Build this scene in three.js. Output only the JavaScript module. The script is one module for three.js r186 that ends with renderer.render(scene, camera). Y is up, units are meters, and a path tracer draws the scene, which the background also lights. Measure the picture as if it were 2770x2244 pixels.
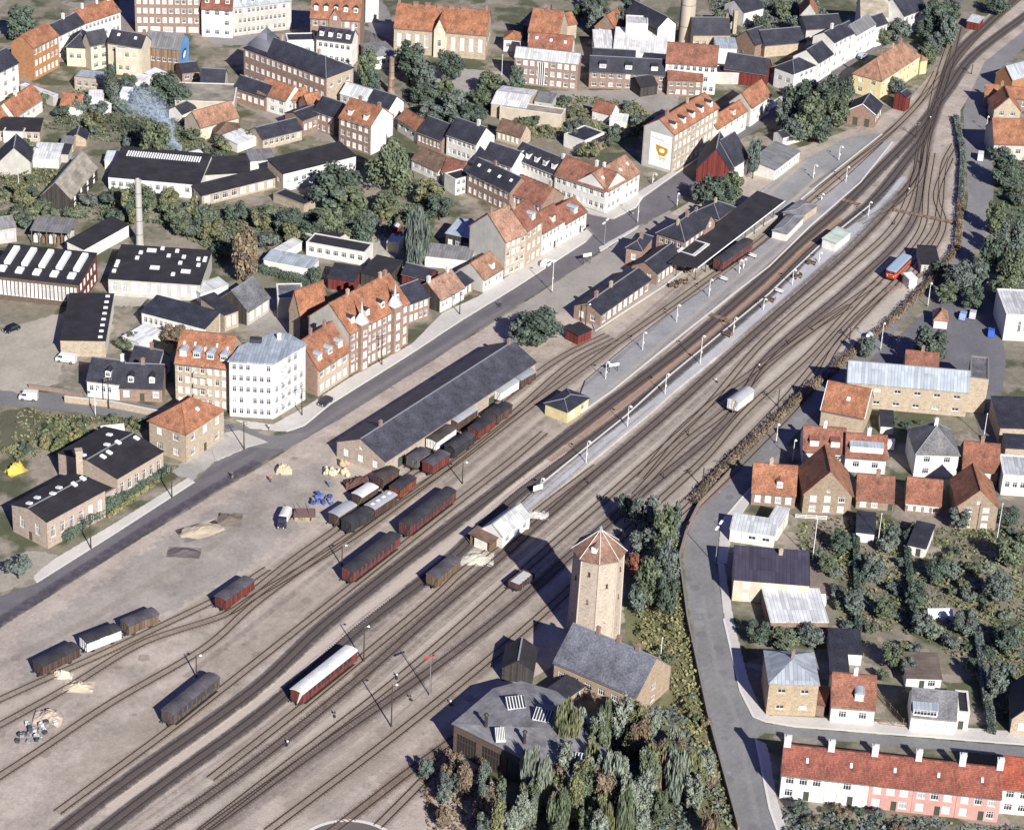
import * as THREE from 'three';
import { mergeGeometries } from 'three/addons/utils/BufferGeometryUtils.js';
import { MarchingCubes } from 'three/addons/objects/MarchingCubes.js';

// ---------------------------------------------------------------- camera, sky, sun, exposure
const scene = new THREE.Scene();
const camera = new THREE.PerspectiveCamera(18.95, 1024 / 829, 1, 6000);
camera.position.set(0, 274.0, 488.262);
camera.lookAt(0, 0, 0); camera.rotateZ(0.05184);
const renderer = new THREE.WebGLRenderer({ antialias: true });
renderer.toneMapping = THREE.LinearToneMapping;
renderer.toneMappingExposure = 1.5;
renderer.shadowMap.enabled = true;
const sunDir = new THREE.Vector3(0.417, 0.607, 0.909).normalize();
{ // clear autumn sky: deep blue overhead, paler towards the horizon, a soft glow round the sun
  const w = 256, h = 128, d = new Float32Array(w * h * 4);
  for (let j = 0; j < h; j++) for (let i = 0; i < w; i++) {
    const el = ((j + .5) / h - .5) * Math.PI, az = ((i + .5) / w - .5) * 2 * Math.PI;
    const v = new THREE.Vector3(Math.cos(el) * Math.cos(az), Math.sin(el), Math.cos(el) * Math.sin(az));
    const t = Math.pow(Math.max(0, 1 - Math.max(0, v.y)), 3), g = Math.pow(Math.max(0, v.dot(sunDir)), 12) * .25, k = .4;
    const o = (j * w + i) * 4;
    d[o] = k * (.085 + .33 * t + g); d[o + 1] = k * (.12 + .38 * t + g * .95); d[o + 2] = k * (.44 + .38 * t + g * .8); d[o + 3] = 1;
  }
  const sky = new THREE.DataTexture(d, w, h, THREE.RGBAFormat, THREE.FloatType);
  sky.mapping = THREE.EquirectangularReflectionMapping; sky.magFilter = THREE.LinearFilter; sky.needsUpdate = true;
  scene.background = sky; scene.environment = sky; scene.backgroundIntensity = 1; scene.environmentIntensity = 1;
}
const sun = new THREE.DirectionalLight(new THREE.Color(1, .95, .89), 5);
sun.position.copy(sunDir).multiplyScalar(500); sun.castShadow = true; sun.shadow.radius = 1;
sun.shadow.mapSize.set(4096, 4096);
Object.assign(sun.shadow.camera, { left: -330, right: 330, top: 330, bottom: -330, near: 1, far: 1200 });
scene.add(sun, sun.target);


// ---------------------------------------------------------------- helpers
let seed = 7;
const rnd = () => { seed = (seed * 1664525 + 1013904223) >>> 0; return seed / 4294967296; };
const hash = (x, y, s = 0) => { let n = (x * 374761393 + y * 668265263 + s * 1442695041) | 0; n = Math.imul(n ^ (n >>> 13), 1274126177); return ((n ^ (n >>> 16)) >>> 0) / 4294967296; };
const mod = (a, n) => ((a % n) + n) % n;
function vnoise(x, y, per, s) { // value noise that repeats every per cells
  const xi = Math.floor(x), yi = Math.floor(y), fx = x - xi, fy = y - yi, u = fx * fx * (3 - 2 * fx), v = fy * fy * (3 - 2 * fy);
  const a = mod(xi, per), b = mod(xi + 1, per), c = mod(yi, per), e = mod(yi + 1, per);
  return (hash(a, c, s) * (1 - u) + hash(b, c, s) * u) * (1 - v) + (hash(a, e, s) * (1 - u) + hash(b, e, s) * u) * v;
}
function fbm(u, v, per, oct, s) { let a = 0, k = .5, n = 0; for (let i = 0; i < oct; i++) { a += k * vnoise(u * per, v * per, per, s + i); n += k; per *= 2; k *= .55; } return a / n; }
function tex(size, metres, fn, srgb = true) {
  const d = new Uint8Array(size * size * 4);
  for (let j = 0; j < size; j++) for (let i = 0; i < size; i++) {
    const c = fn(i / size, j / size), o = (j * size + i) * 4, a = typeof c === 'number' ? [c, c, c] : c;
    for (let k = 0; k < 3; k++) d[o + k] = Math.max(0, Math.min(255, a[k] * 255)); d[o + 3] = 255;
  }
  const t = new THREE.DataTexture(d, size, size); t.wrapS = t.wrapT = THREE.RepeatWrapping; t.magFilter = THREE.LinearFilter; t.minFilter = THREE.LinearFilter;
  if (srgb) t.colorSpace = THREE.SRGBColorSpace; t.repeat.set(1 / metres, 1 / metres); t.needsUpdate = true; return t;
}
const TX = {
  plaster: tex(256, 9, (u, v) => .86 + .14 * fbm(u, v, 6, 4, 1) + .08 * (fbm(u, v * .15, 24, 3, 2) - .5) + .05 * (hash(u * 256 | 0, v * 256 | 0, 3) - .5)),
  brick: tex(512, 5, (u, v) => { const r = Math.floor(v * 64), q = Math.floor(u * 22 + (r & 1) * .5), fy = v * 64 - r; const m = fy < .16 ? 1.12 : 1; return (.72 + .22 * hash(mod(q, 22), r, 5) + .12 * (fbm(u, v, 5, 4, 6) - .5)) * m; }),
  tile: tex(512, 10, (u, v) => { const r = Math.floor(v * 30), q = Math.floor(u * 42), fx = u * 42 - q, fy = v * 30 - r; return (.70 + .2 * hash(q, r, 8) + .42 * (fbm(u, v, 7, 5, 9) - .45)) * (.86 + .14 * Math.sin(fx * Math.PI)) * (fy < .15 ? .8 : 1); }),
  tileH: tex(256, 10, (u, v) => { const fx = mod(u * 42, 1), fy = mod(v * 30, 1); return .5 * Math.sin(fx * Math.PI) + .5 * fy; }, false),
  slate: tex(512, 11, (u, v) => { const r = Math.floor(v * 44), q = Math.floor(u * 44 + (r & 1) * .5); return .62 + .2 * hash(mod(q, 44), r, 11) + .42 * (fbm(u, v, 6, 5, 12) - .4) + .12 * (fbm(u, v * .2, 30, 3, 13) - .5); }),
  felt: tex(512, 14, (u, v) => { const fy = mod(v * 14, 1); return (.66 + .5 * (fbm(u, v, 5, 6, 14) - .33) + .16 * (fbm(u * .3, v, 40, 3, 15) - .5)) * (fy < .06 ? 1.18 : 1); }),
  metal: tex(512, 12, (u, v) => { const q = Math.floor(u * 16), fx = u * 16 - q; return (.78 + .14 * hash(q, Math.floor(v * 3), 16) + .2 * (fbm(u, v, 6, 4, 17) - .5)) * (fx < .08 ? .72 : 1); }),
  wood: tex(512, 6, (u, v) => { const q = Math.floor(u * 34), fx = u * 34 - q; return (.6 + .3 * hash(q, 3, 18) + .22 * (fbm(u, v * .25, 32, 4, 19) - .5)) * (fx < .12 ? .55 : 1); }),
  rough: tex(256, 3, (u, v) => fbm(u, v, 8, 5, 20), false),
  bark: tex(128, 2, (u, v) => .6 + .5 * (fbm(u, v * .3, 16, 4, 21) - .3)),
};
const lin = (r, g, b) => new THREE.Color().setRGB(r, g, b);
// base colours, linear
const WALL = { white: [.78, .77, .72, 'plaster'], whiter: [.80, .80, .78, 'plaster'], pale: [.52, .51, .47, 'plaster'], cream: [.66, .60, .46, 'plaster'], tan: [.58, .48, .36, 'brick'], tanbrick: [.54, .41, .29, 'brick'], brick: [.37, .255, .2, 'brick'], brickbrown: [.41, .32, .235, 'brick'], brickyellow: [.52, .42, .295, 'brick'], brickpale: [.54, .44, .36, 'brick'], brickred: [.22, .06, .04, 'brick'], darkbrick: [.17, .12, .095, 'brick'], beige: [.56, .49, .39, 'plaster'], yellow: [.72, .62, .34, 'plaster'], blue: [.16, .36, .66, 'plaster'], pink: [.60, .33, .29, 'plaster'], orangewall: [.50, .25, .12, 'brick'], redwood: [.26, .045, .035, 'wood'], darkwood: [.085, .075, .07, 'wood'], tanwood: [.40, .27, .18, 'wood'], posts: [.45, .33, .2, 'wood'] };
const ROOF = { orange: [.50, .225, .125, 'tile'], red: [.32, .12, .085, 'tile'], redroof: [.40, .175, .115, 'tile'], tanroof: [.48, .27, .175, 'tile'], pinkroof: [.52, .31, .22, 'tile'], brown: [.26, .17, .12, 'tile'], terraced: [.37, .125, .085, 'tile'], brightred: [.46, .12, .07, 'tile'], slate: [.052, .055, .078, 'slate'], slate2: [.095, .097, .125, 'slate'], slate3: [.21, .22, .26, 'slate'], purple: [.085, .075, .11, 'metal'], tar: [.036, .033, .042, 'felt'], felt: [.34, .335, .35, 'felt'], feltbrown: [.20, .16, .135, 'felt'], grey: [.28, .28, .28, 'metal'], palegrey: [.26, .26, .275, 'slate'], zinc: [.48, .55, .61, 'metal'], pale: [.72, .75, .74, 'metal'], white: [.92, .93, .91, 'metal'], beige: [.50, .45, .36, 'felt'], palegreen: [.60, .70, .58, 'metal'] };
const BUMP = { tile: [TX.tileH, .06], slate: [TX.rough, .03], felt: [TX.rough, .02], metal: [TX.rough, .006], brick: [TX.rough, .015], plaster: [TX.rough, .012], wood: [TX.rough, .012] };
function std(c, o = {}) { return new THREE.MeshStandardMaterial({ color: lin(c[0], c[1], c[2]), roughness: .9, side: THREE.DoubleSide, ...o }); }
function surf(def, jit = 0) {
  const j = 1 + jit * (rnd() - .5), k = jit * .3 * (rnd() - .5);
  return std([def[0] * j * (1 + k), def[1] * j, def[2] * j * (1 - k)], { map: TX[def[3]], bumpMap: BUMP[def[3]][0], bumpScale: BUMP[def[3]][1], roughness: def[3] === 'metal' ? .55 : def[3] === 'slate' ? .7 : .9 });
}
const M = {
  glass: std([.035, .045, .06], { roughness: .12, metalness: 0 }), curtain: std([.66, .66, .62], { roughness: .35 }), blind: std([.34, .35, .36], { roughness: .3 }), frame: std([.8, .8, .77], { roughness: .6 }), frameDark: std([.10, .06, .04]),
  door: std([.13, .06, .035], { roughness: .6 }), doorGreen: std([.05, .09, .07], { roughness: .6 }), chim: surf(WALL.brick), chimW: surf(WALL.whiter), chimTan: surf(WALL.tan), cap: std([.2, .19, .18]), pot: std([.35, .16, .09]),
  zinc: surf(ROOF.zinc), white: surf(WALL.white), slateM: surf(ROOF.slate), tarM: surf(ROOF.tar), ridge: std([.25, .26, .29]), skylight: std([.82, .84, .84], { roughness: .15 }), steel: std([.32, .33, .34], { roughness: .5, metalness: .4 }), iron: std([.035, .033, .035], { roughness: .6 }),
  kerb: std([.62, .61, .57], { bumpMap: TX.rough, bumpScale: .01 }), rail: std([.10, .065, .05], { roughness: .5, metalness: .5 }), sleeper: std([.11, .086, .072]), sleeperOld: std([.26, .22, .175]), wood: surf(WALL.tanwood), dark: std([.02, .02, .022]), lamp: std([.72, .73, .72], { roughness: .45 }), lampGlass: std([.85, .86, .84], { roughness: .2 }), pole: std([.12, .085, .06], { map: TX.bark }), rubber: std([.015, .015, .016]), bark: std([.075, .055, .04], { map: TX.bark }),
};
function mesh(name, geo, mat, parent) {
  if (Array.isArray(geo)) geo = mergeGeometries(geo.map((g) => { const q = g.index ? g.toNonIndexed() : g; for (const k of Object.keys(q.attributes)) if (!['position', 'normal', 'uv'].includes(k)) q.deleteAttribute(k); return q; }));
  const m = new THREE.Mesh(geo, mat); m.name = name; m.castShadow = m.receiveShadow = true; (parent || scene).add(m); return m;
}
function root(name, label, category, x, y, z, turn, group) {
  const o = new THREE.Group(); o.name = name; o.position.set(x, y, z); o.rotation.y = turn || 0; o.userData = { label, category }; if (group) o.userData.group = group; scene.add(o); return o;
}
const taken = {};
const num = (n) => { const k = taken[n] = (taken[n] ?? -1) + 1; return k ? n + '_' + String(k).padStart(3, '0') : n; };
const box = (w, h, d, x = 0, y = 0, z = 0) => { const g = new THREE.BoxGeometry(w, h, d); const u = g.attributes.uv, p = g.attributes.position, n = g.attributes.normal; for (let i = 0; i < u.count; i++) { const a = Math.abs(n.getX(i)), b = Math.abs(n.getY(i)); u.setXY(i, a > .5 ? p.getZ(i) : p.getX(i), b > .5 ? p.getZ(i) : p.getY(i)); } return g.translate(x, y + h / 2, z); };
const cyl = (r0, r1, h, x = 0, y = 0, z = 0, n = 10) => new THREE.CylinderGeometry(r1, r0, h, n).translate(x, y + h / 2, z);
const gcache = {};
const cached = (k, f) => gcache[k] || (gcache[k] = f());
function bar(a, b, r, n = 6) { // rod between two points
  const A = new THREE.Vector3(...a), Bv = new THREE.Vector3(...b), d = Bv.clone().sub(A), g = new THREE.CylinderGeometry(r, r, d.length(), n);
  g.applyQuaternion(new THREE.Quaternion().setFromUnitVectors(new THREE.Vector3(0, 1, 0), d.clone().normalize())); return g.translate((A.x + Bv.x) / 2, (A.y + Bv.y) / 2, (A.z + Bv.z) / 2);
}
function slab(P, th) { // flat polygon (outer face upward) given thickness below it; uv in metres along its first edge
  const v = P.map((p) => new THREE.Vector3(...p)), e = v[1].clone().sub(v[0]).normalize(); let n = new THREE.Vector3();
  for (let i = 1; i < v.length - 1; i++) n.add(v[i].clone().sub(v[0]).cross(v[i + 1].clone().sub(v[0]))); n.normalize(); if (n.y < 0) { v.reverse(); n.negate(); }
  const f = n.clone().cross(e), pos = [], uv = [], b = v.map((p) => p.clone().addScaledVector(n, -th));
  const put = (p) => { pos.push(p.x, p.y, p.z); uv.push(p.dot(e), p.dot(f)); };
  for (let i = 1; i < v.length - 1; i++) { put(v[0]); put(v[i]); put(v[i + 1]); put(b[0]); put(b[i + 1]); put(b[i]); }
  for (let i = 0; i < v.length; i++) { const j = (i + 1) % v.length; put(v[i]); put(b[i]); put(b[j]); put(v[i]); put(b[j]); put(v[j]); }
  const g = new THREE.BufferGeometry(); g.setAttribute('position', new THREE.Float32BufferAttribute(pos, 3)); g.setAttribute('uv', new THREE.Float32BufferAttribute(uv, 2)); g.computeVertexNormals(); return g;
}

// ---------------------------------------------------------------- windows
const TH = .3;
function windowGeo(w, h, kind) {
  return cached(`w${w.toFixed(1)}|${h.toFixed(1)}|${kind}`, () => {
    const f = kind === 'w' || kind === 'v' ? .11 : kind === 'd' || kind === 'A' || kind === 's' ? .07 : .1, g = [box(w, f, .1, 0, -h / 2), box(w, f, .1, 0, h / 2 - f), box(f, h - 2 * f, .1, -w / 2 + f / 2, -h / 2 + f), box(f, h - 2 * f, .1, w / 2 - f / 2, -h / 2 + f), box(w + .16, .07, .2, 0, -h / 2 - .07, .06)];
    const bars = kind === 'g' ? 3 : Math.max(1, Math.round(w / .75) - (kind === 's' ? 1 : 0)); for (let i = 1; i <= bars; i++) if (bars > 0) g.push(box(.06, h - 2 * f, .08, -w / 2 + w * i / (bars + 1), -h / 2 + f));
    if (h > 1 && kind !== 'g') g.push(box(w - 2 * f, .06, .085, 0, h * .17));
    return g;
  });
}
const wgeo = {};
function addWindow(t, name, x, y, z, turn, w, h, kind, fmat) {
  const k = `${w.toFixed(1)}|${h.toFixed(1)}|${kind}`; wgeo[k] = wgeo[k] || [mergeGeometries(windowGeo(w, h, kind)), box(w - .02, h - .02, .03, 0, -h / 2 + .01, -.03)];
  const m = mesh(name, wgeo[k][0], fmat, t); m.position.set(x, y, z); m.rotation.y = turn;
  const dark = kind === 'd' || kind === 'A' || kind === 's' || kind === 'H' ? rnd() < .86 : kind === 'T' ? false : rnd() < .32;
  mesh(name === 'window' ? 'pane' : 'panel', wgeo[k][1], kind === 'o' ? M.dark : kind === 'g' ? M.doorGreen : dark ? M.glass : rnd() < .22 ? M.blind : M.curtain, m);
}
// pattern "3x8w D.5 +1": storeys x columns and kind, doors at fractions, windows up in the gable
function layout(pat, L, h, rise, shop) {
  const out = []; let doors = [], grid = null, plus = 0;
  for (const k of (pat || '').split(' ')) { let m; if ((m = k.match(/^(\d+)x(\d+)(\w)$/))) grid = [+m[1], +m[2], m[3]]; else if (k[0] === 'D') doors.push(+k.slice(1)); else if (k[0] === '+') plus = +k.slice(1); }
  for (const f of doors) out.push([f * L, Math.min(2.1, h * .8) / 2, 1, Math.min(2.1, h * .8), 'D']);
  if (grid) {
    const [R, C, k] = grid, sp = (L - .6) / C, base = shop ? 2.6 : 0, sh = (h - base) / R;
    let w = Math.min(sp * .62, k === 'W' ? 2 : k === 'v' ? 2.2 : k === 's' ? 1.5 : k === 'g' ? 2.6 : 1.35), wh = Math.min(sh * .6, k === 'W' || k === 'T' ? 3 : k === 's' ? .8 : k === 'd' || k === 'A' ? 1.35 : k === 'g' ? 2.6 : k === 'D' ? 2.4 : 1.65);
    if (k === 'H') { w = Math.min(sp * .5, 1.2); wh = h * .4; } if (k === 'T') { w = Math.min(sp * .7, 1.3); wh = Math.min(h * .62, 4); } w = Math.max(.4, Math.round(w * 10) / 10); wh = Math.max(.4, Math.round(wh * 10) / 10);
    for (let r = 0; r < R; r++) for (let c = 0; c < C; c++) {
      const x = .3 + sp * (c + .5), y = k === 'g' || k === 'D' ? wh / 2 + .02 : base + sh * r + sh * .54; if (r === 0 && doors.some((f) => Math.abs(f * L - x) < (1 + w) / 2 + .15)) continue;
      out.push([x, y, w, wh, k === 'B' ? (c > 0 ? 'd' : 'w') : k]);
    }
    if (shop) for (let c = 0; c < C; c += 2) out.push([.3 + sp * (c + 1), 1.25, sp * 1.5, 1.7, 'T']);
  }
  for (let i = 0; i < plus; i++) out.push([L * (i + 1) / (plus + 1), h + Math.min(.9, rise * .35), .7, .7, 'w']);
  return out;
}
function wall(t, pts, holes, mat, px, pz, turn, fm) { // pts: outline in (along, up); outer face at local z = 0
  const s = new THREE.Shape(pts.map((p) => new THREE.Vector2(p[0], p[1])));
  for (const [x, y, w, h] of holes) { const q = new THREE.Path(); const b = Math.max(y - h / 2, .02); q.moveTo(x - w / 2, b); q.lineTo(x + w / 2, b); q.lineTo(x + w / 2, y + h / 2); q.lineTo(x - w / 2, y + h / 2); q.closePath(); s.holes.push(q); }
  const g = new THREE.ExtrudeGeometry(s, { depth: TH, bevelEnabled: false }).translate(0, 0, -TH), m = mesh('wall', g, mat, t); m.position.set(px, 0, pz); m.rotation.y = turn;
  const c = Math.cos(turn), n = Math.sin(turn);
  for (const [x, y, w, h, k] of holes) {
    const door = k === 'D'; addWindow(t, door ? 'door' : k === 'g' || k === 'o' ? 'gate' : 'window', px + x * c - .13 * n, y, pz - x * n - .13 * c, turn, w, h, door ? 'g' : k, door || k === 'g' || k === 'o' ? M.frameDark : k === 'A' ? M.frame : M.frame);
  }
}
// ---------------------------------------------------------------- buildings
function chimney(roof, x, y, z, w = .7, h = 1.6, mat = M.chim) {
  const c = mesh('chimney', [box(w, h, w * .8, x, y - .5, z), box(w + .14, .14, w * .8 + .14, x, y - .5 + h, z), box(w * .5, .22, w * .4, x, y - .36 + h, z)], mat, roof); return c;
}
const WHITEWALL = { white: 1, whiter: 1, pink: 1 };
function B(name, label, cat, X, Z, A, L, D, h, type, rh, wk, rk, o) {
  const t = root(name, label, cat, X, 0, Z, A, o.g), wm = surf(WALL[wk], .12), rm = surf(ROOF[rk], .16), alt = (k) => (o[k] ? surf(WALL[o[k]], .08) : wm);
  const tile = ROOF[rk][3] === 'tile' || ROOF[rk][3] === 'slate', ov = type === 'flat' ? 0 : tile ? .32 : .22, og = .16;
  const hb = type === 'mono' ? h + rh : h, slope = rh / (D / 2);
  if (wk === 'posts') { // open shed on posts with plank stacks
    for (let i = 0; i <= 5; i++) for (const z of [-.2, -D + .2]) mesh('post', box(.2, z < -1 ? hb : h, .2, .2 + (L - .4) * i / 5, 0, z), M.wood, t);
    for (let i = 0; i < 5; i++) mesh('plank_stack', box(L / 5 - .5, 1.4 + rnd() * 1.2, D * .6, L * (i + .5) / 5, 0, -D / 2), i & 1 ? M.wood : M.white, t);
  } else {
    const fp = [[0, 0], [L, 0], [L, h], [0, h]];
    wall(t, fp, layout(o.f, L, h, 0, o.shop), alt('wf'), 0, 0, 0);
    wall(t, [[0, 0], [L, 0], [L, hb], [0, hb]], layout(o.b, L, h, 0), wm, L, -D, Math.PI);
    const d0 = TH, d1 = D - TH, W = d1 - d0; // side walls butt between front and back
    const side = (front) => type === 'g' ? [[0, 0], [W, 0], [W, h + slope * TH], [W / 2, h + rh], [0, h + slope * TH]] : type === 'mono' ? (front ? [[0, 0], [W, 0], [W, h + rh * d1 / D], [0, h + rh * d0 / D]] : [[0, 0], [W, 0], [W, h + rh * d0 / D], [0, h + rh * d1 / D]]) : [[0, 0], [W, 0], [W, h], [0, h]];
    const gable = type === 'g' ? rh : 0;
    wall(t, side(true), layout(o.r, W, h, gable), alt('wr'), L, -TH, Math.PI / 2);
    wall(t, side(false), layout(o.l, W, h, gable), alt('wl'), 0, -D + TH, -Math.PI / 2);
  }
  // roof
  let roof; const th = .16, y0 = h + th * .9; let G = [], ridge = null;
  if (type === 'g') {
    const e = h - slope * ov + th, yr = h + rh + th;
    G = [slab([[-og, e, ov], [L + og, e, ov], [L + og, yr, -D / 2], [-og, yr, -D / 2]], th), slab([[L + og, e, -D - ov], [-og, e, -D - ov], [-og, yr, -D / 2 - .002], [L + og, yr, -D / 2 - .002]], th)];
    ridge = box(L + 2 * og - .02, .1, .3, L / 2, yr - .05, -D / 2);
  } else if (type === 'hip') {
    const m = Math.min(L, D) / 2, e = h - rh / m * ov + th, yr = h + rh + th, c = [[-ov, e, ov], [L + ov, e, ov], [L + ov, e, -D - ov], [-ov, e, -D - ov]];
    const r1 = L >= D ? [D / 2, yr, -D / 2] : [L / 2, yr, -L / 2], r2 = L >= D ? [L - D / 2 + .01, yr, -D / 2] : [L / 2, yr, -D + L / 2 - .01];
    G = L >= D ? [slab([c[0], c[1], r2, r1], th), slab([c[2], c[3], r1, r2], th), slab([c[3], c[0], r1], th), slab([c[1], c[2], r2], th)] : [slab([c[0], c[1], r1], th), slab([c[1], c[2], r2, r1], th), slab([c[2], c[3], r2], th), slab([c[3], c[0], r1, r2], th)];
    if (ROOF[rk][3] !== 'metal') ridge = mergeGeometries([bar([r1[0], r1[1], r1[2]], [r2[0], r2[1], r2[2]], .1), ...[[c[0], r1], [c[1], L >= D ? r2 : r1], [c[2], r2], [c[3], L >= D ? r1 : r2]].map(([a, q]) => bar(a, q, .09))]);
  } else if (type === 'mono') {
    const s = rh / D, e = h - s * ov + th, f = hb + s * ov + th; G = [slab([[-og, e, ov], [L + og, e, ov], [L + og, f, -D - ov], [-og, f, -D - ov]], th)];
  } else { // flat with a low parapet
    G = [slab([[TH, h - .1, -TH], [L - TH, h - .1, -TH], [L - TH, h - .1, -D + TH], [TH, h - .1, -D + TH]], .2)];
    const ph = .12; mesh('coping', [box(L + .1, ph, TH + .1, L / 2, h, -TH / 2), box(L + .1, ph, TH + .1, L / 2, h, -D + TH / 2), box(TH + .1, ph, D - 2 * TH - .1, TH / 2, h, -D / 2), box(TH + .1, ph, D - 2 * TH - .1, L - TH / 2, h, -D / 2)], WHITEWALL[wk] || wk === 'pale' || wk === 'beige' || wk === 'cream' ? M.white : M.cap, t);
  }
  roof = mesh('roof', G, rm, t);
  if (ridge) mesh('ridge', ridge, ROOF[rk][3] === 'tile' ? surf(ROOF[rk], .25) : M.ridge, roof);
  if (type === 'g' && h > 3 && tile) mesh('gutter', box(L + .2, .1, .14, L / 2, h - slope * ov - .02, ov + .09), M.cap, roof);
  const top = (x, z) => type === 'g' ? h + rh - Math.abs(z + D / 2) * slope : type === 'mono' ? h + rh * -z / D : type === 'hip' ? h + rh * Math.min(1, Math.min(x, L - x, -z, D + z) / (Math.min(L, D) / 2)) : h;
  for (const c of o.ch || []) { const x = Math.min(L - .5, Math.max(.5, c * L)), z = type === 'g' || type === 'hip' ? -D / 2 : -D * .85; chimney(roof, x, top(x, z) + .1, z, (o.cs || .65) + .25 * rnd(), (o.cs ? 2 : 1.5) + .5 * rnd(), WHITEWALL[wk] ? M.chimW : rnd() < .4 ? M.chimTan : M.chim); }
  if (o.barge) for (const s of [0, 1]) mesh('bargeboard', [slab([[s ? L + og : -og - .12, h - slope * ov + th + .03, ov], [s ? L + og + .12 : -og, h - slope * ov + th + .03, ov], [s ? L + og + .12 : -og, h + rh + th + .03, -D / 2], [s ? L + og : -og - .12, h + rh + th + .03, -D / 2]], .2), slab([[s ? L + og : -og - .12, h + rh + th + .03, -D / 2], [s ? L + og + .12 : -og, h + rh + th + .03, -D / 2], [s ? L + og + .12 : -og, h - slope * ov + th + .03, -D - ov], [s ? L + og : -og - .12, h - slope * ov + th + .03, -D - ov]], .2)], M.frame, roof);
  if (o.corn) mesh('eaves_board', box(L + .1, .45, .12, L / 2, h - .5, .06), M.frame, t);
  if (o.do) dormers(t, o.do, L, D, h, rh, rm, wm);
  if (o.sk) skylights(roof, o.sk, L, D, h, rh, type, top);
  if (o.gab) crossGable(t, o.gab, L, D, h, rh, wm, rm);
  if (o.vents) for (let i = 0; i < o.vents; i++) { const x = L * (.2 + .13 * i); mesh('roof_vent', [box(1.5, 1.6, 1.2, x, h + rh - .9, -D / 2), box(1.8, .14, 1.5, x, h + rh + .7, -D / 2)], M.chim, roof); }
  if (o.stair) { for (let i = 0; i < 4; i++) mesh('stair_window', [box(.22, h * .86, .14, L * .43 - .9 + i * .6, h * .06, .08)], M.frame, t); mesh('stair_glazing', box(2.1, h * .84, .06, L * .43, h * .07, .035), M.glass, t); }
  if (o.balc) for (let f = 0; f < 3; f++) { mesh('balcony', [box(3.2, .14, 1, L * .48, h * (f + 1) / 4 + .1, .5), box(3.2, .8, .08, L * .48, h * (f + 1) / 4 + .24, .98), box(.08, .8, .86, L * .48 - 1.56, h * (f + 1) / 4 + .24, .5), box(.08, .8, .86, L * .48 + 1.56, h * (f + 1) / 4 + .24, .5)], M.chimTan, t); }
  if (o.bays) for (const fx of o.bays) { // projecting bays under pointed spires
    const x = fx * L, w = 2.6, hh = h + 1.2; mesh('bay', box(w, hh, 1, x, 0, .51), wm, t);
    const sp = mesh('spire', [new THREE.ConeGeometry(w * .74, 3.2, 4).rotateY(Math.PI / 4).translate(x, hh + 1.6, -.1), new THREE.ConeGeometry(.45, 3.4, 6).translate(x, hh + 4, -.1)], surf(ROOF.pale), t); mesh('finial', bar([x, hh + 5.5, -.1], [x, hh + 6.4, -.1], .06), M.zinc, sp);
    for (let f = 0; f < 4; f++) addWindow(t, 'window', x, h * (f + .54) / 4, 1.04, 0, 1.2, 1.5, 'w', M.frame);
  }
  if (o.turret) { const w = Math.min(9, D * .8); mesh('turret_roof', new THREE.ConeGeometry(w * .72, 6, 4, 1).rotateY(Math.PI / 4).translate(w / 2, h + 3.1, -w / 2 - .5), surf(ROOF.slate3), t); }
  if (o.mural) mural(t, o.mural, L, D, h);
  return t;
}
function dormers(t, spec, L, D, h, rh, rm, wm) {
  const n = +spec.match(/^\d+/)[0], k = spec.slice(-1), s = rh / (D / 2), wide = k === 'F' || k === 'L';
  for (let i = 0; i < n; i++) {
    const w = k === 'F' ? L * .82 : k === 'L' ? L * .55 : k === 's' ? 2 : k === 'z' ? 1.7 : 1.3, x = k === 'L' ? L * .3 : L * (i + .5) / n + (n === 1 && !wide ? L * .12 : 0), f = k === 'L' ? .02 : .22, zf = -D / 2 * f, yf = h + rh * f, hd = Math.min(wide ? 1.5 : 1.45, rh * (1 - f) * .8), len = Math.min(hd / s + .3, D / 2 * (1 - f) - .05);
    const d = mesh('dormer', box(w, hd + .3, len, x, yf - .3, zf - len / 2), k === 'w' || wide ? M.white : k === 's' ? M.white : M.zinc, t);
    addWindow(d, 'window', x, yf + hd * .5, zf + .03, 0, Math.round((w - .25) * 10) / 10, Math.round((hd - .3) * 10) / 10, 'w', M.frame);
    const y1 = yf + hd; let g;
    if (k === 'z') g = new THREE.CylinderGeometry(w / 2 + .12, w / 2 + .12, len + .2, 10, 1, false, -Math.PI / 2, Math.PI).scale(1, 1, .55).rotateX(-Math.PI / 2).translate(x, y1, zf - len / 2 + .1);
    else if (wide || k === 's') g = slab([[x - w / 2 - .12, y1 + .02, zf + .2], [x + w / 2 + .12, y1 + .02, zf + .2], [x + w / 2 + .12, y1 + .35, zf - len - .4], [x - w / 2 - .12, y1 + .35, zf - len - .4]], .12);
    else g = mergeGeometries([slab([[x, y1 + .5, zf + .15], [x - w / 2 - .15, y1, zf + .15], [x - w / 2 - .15, y1, zf - len], [x, y1 + .5, zf - len]], .08), slab([[x, y1 + .5, zf + .15], [x + w / 2 + .15, y1, zf + .15], [x + w / 2 + .15, y1, zf - len], [x, y1 + .5, zf - len]], .08)]);
    mesh('dormer_roof', g, k === 's' ? rm : k === 'w' ? (n > 2 ? M.slateM : rm) : M.zinc, d);
  }
}
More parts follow.
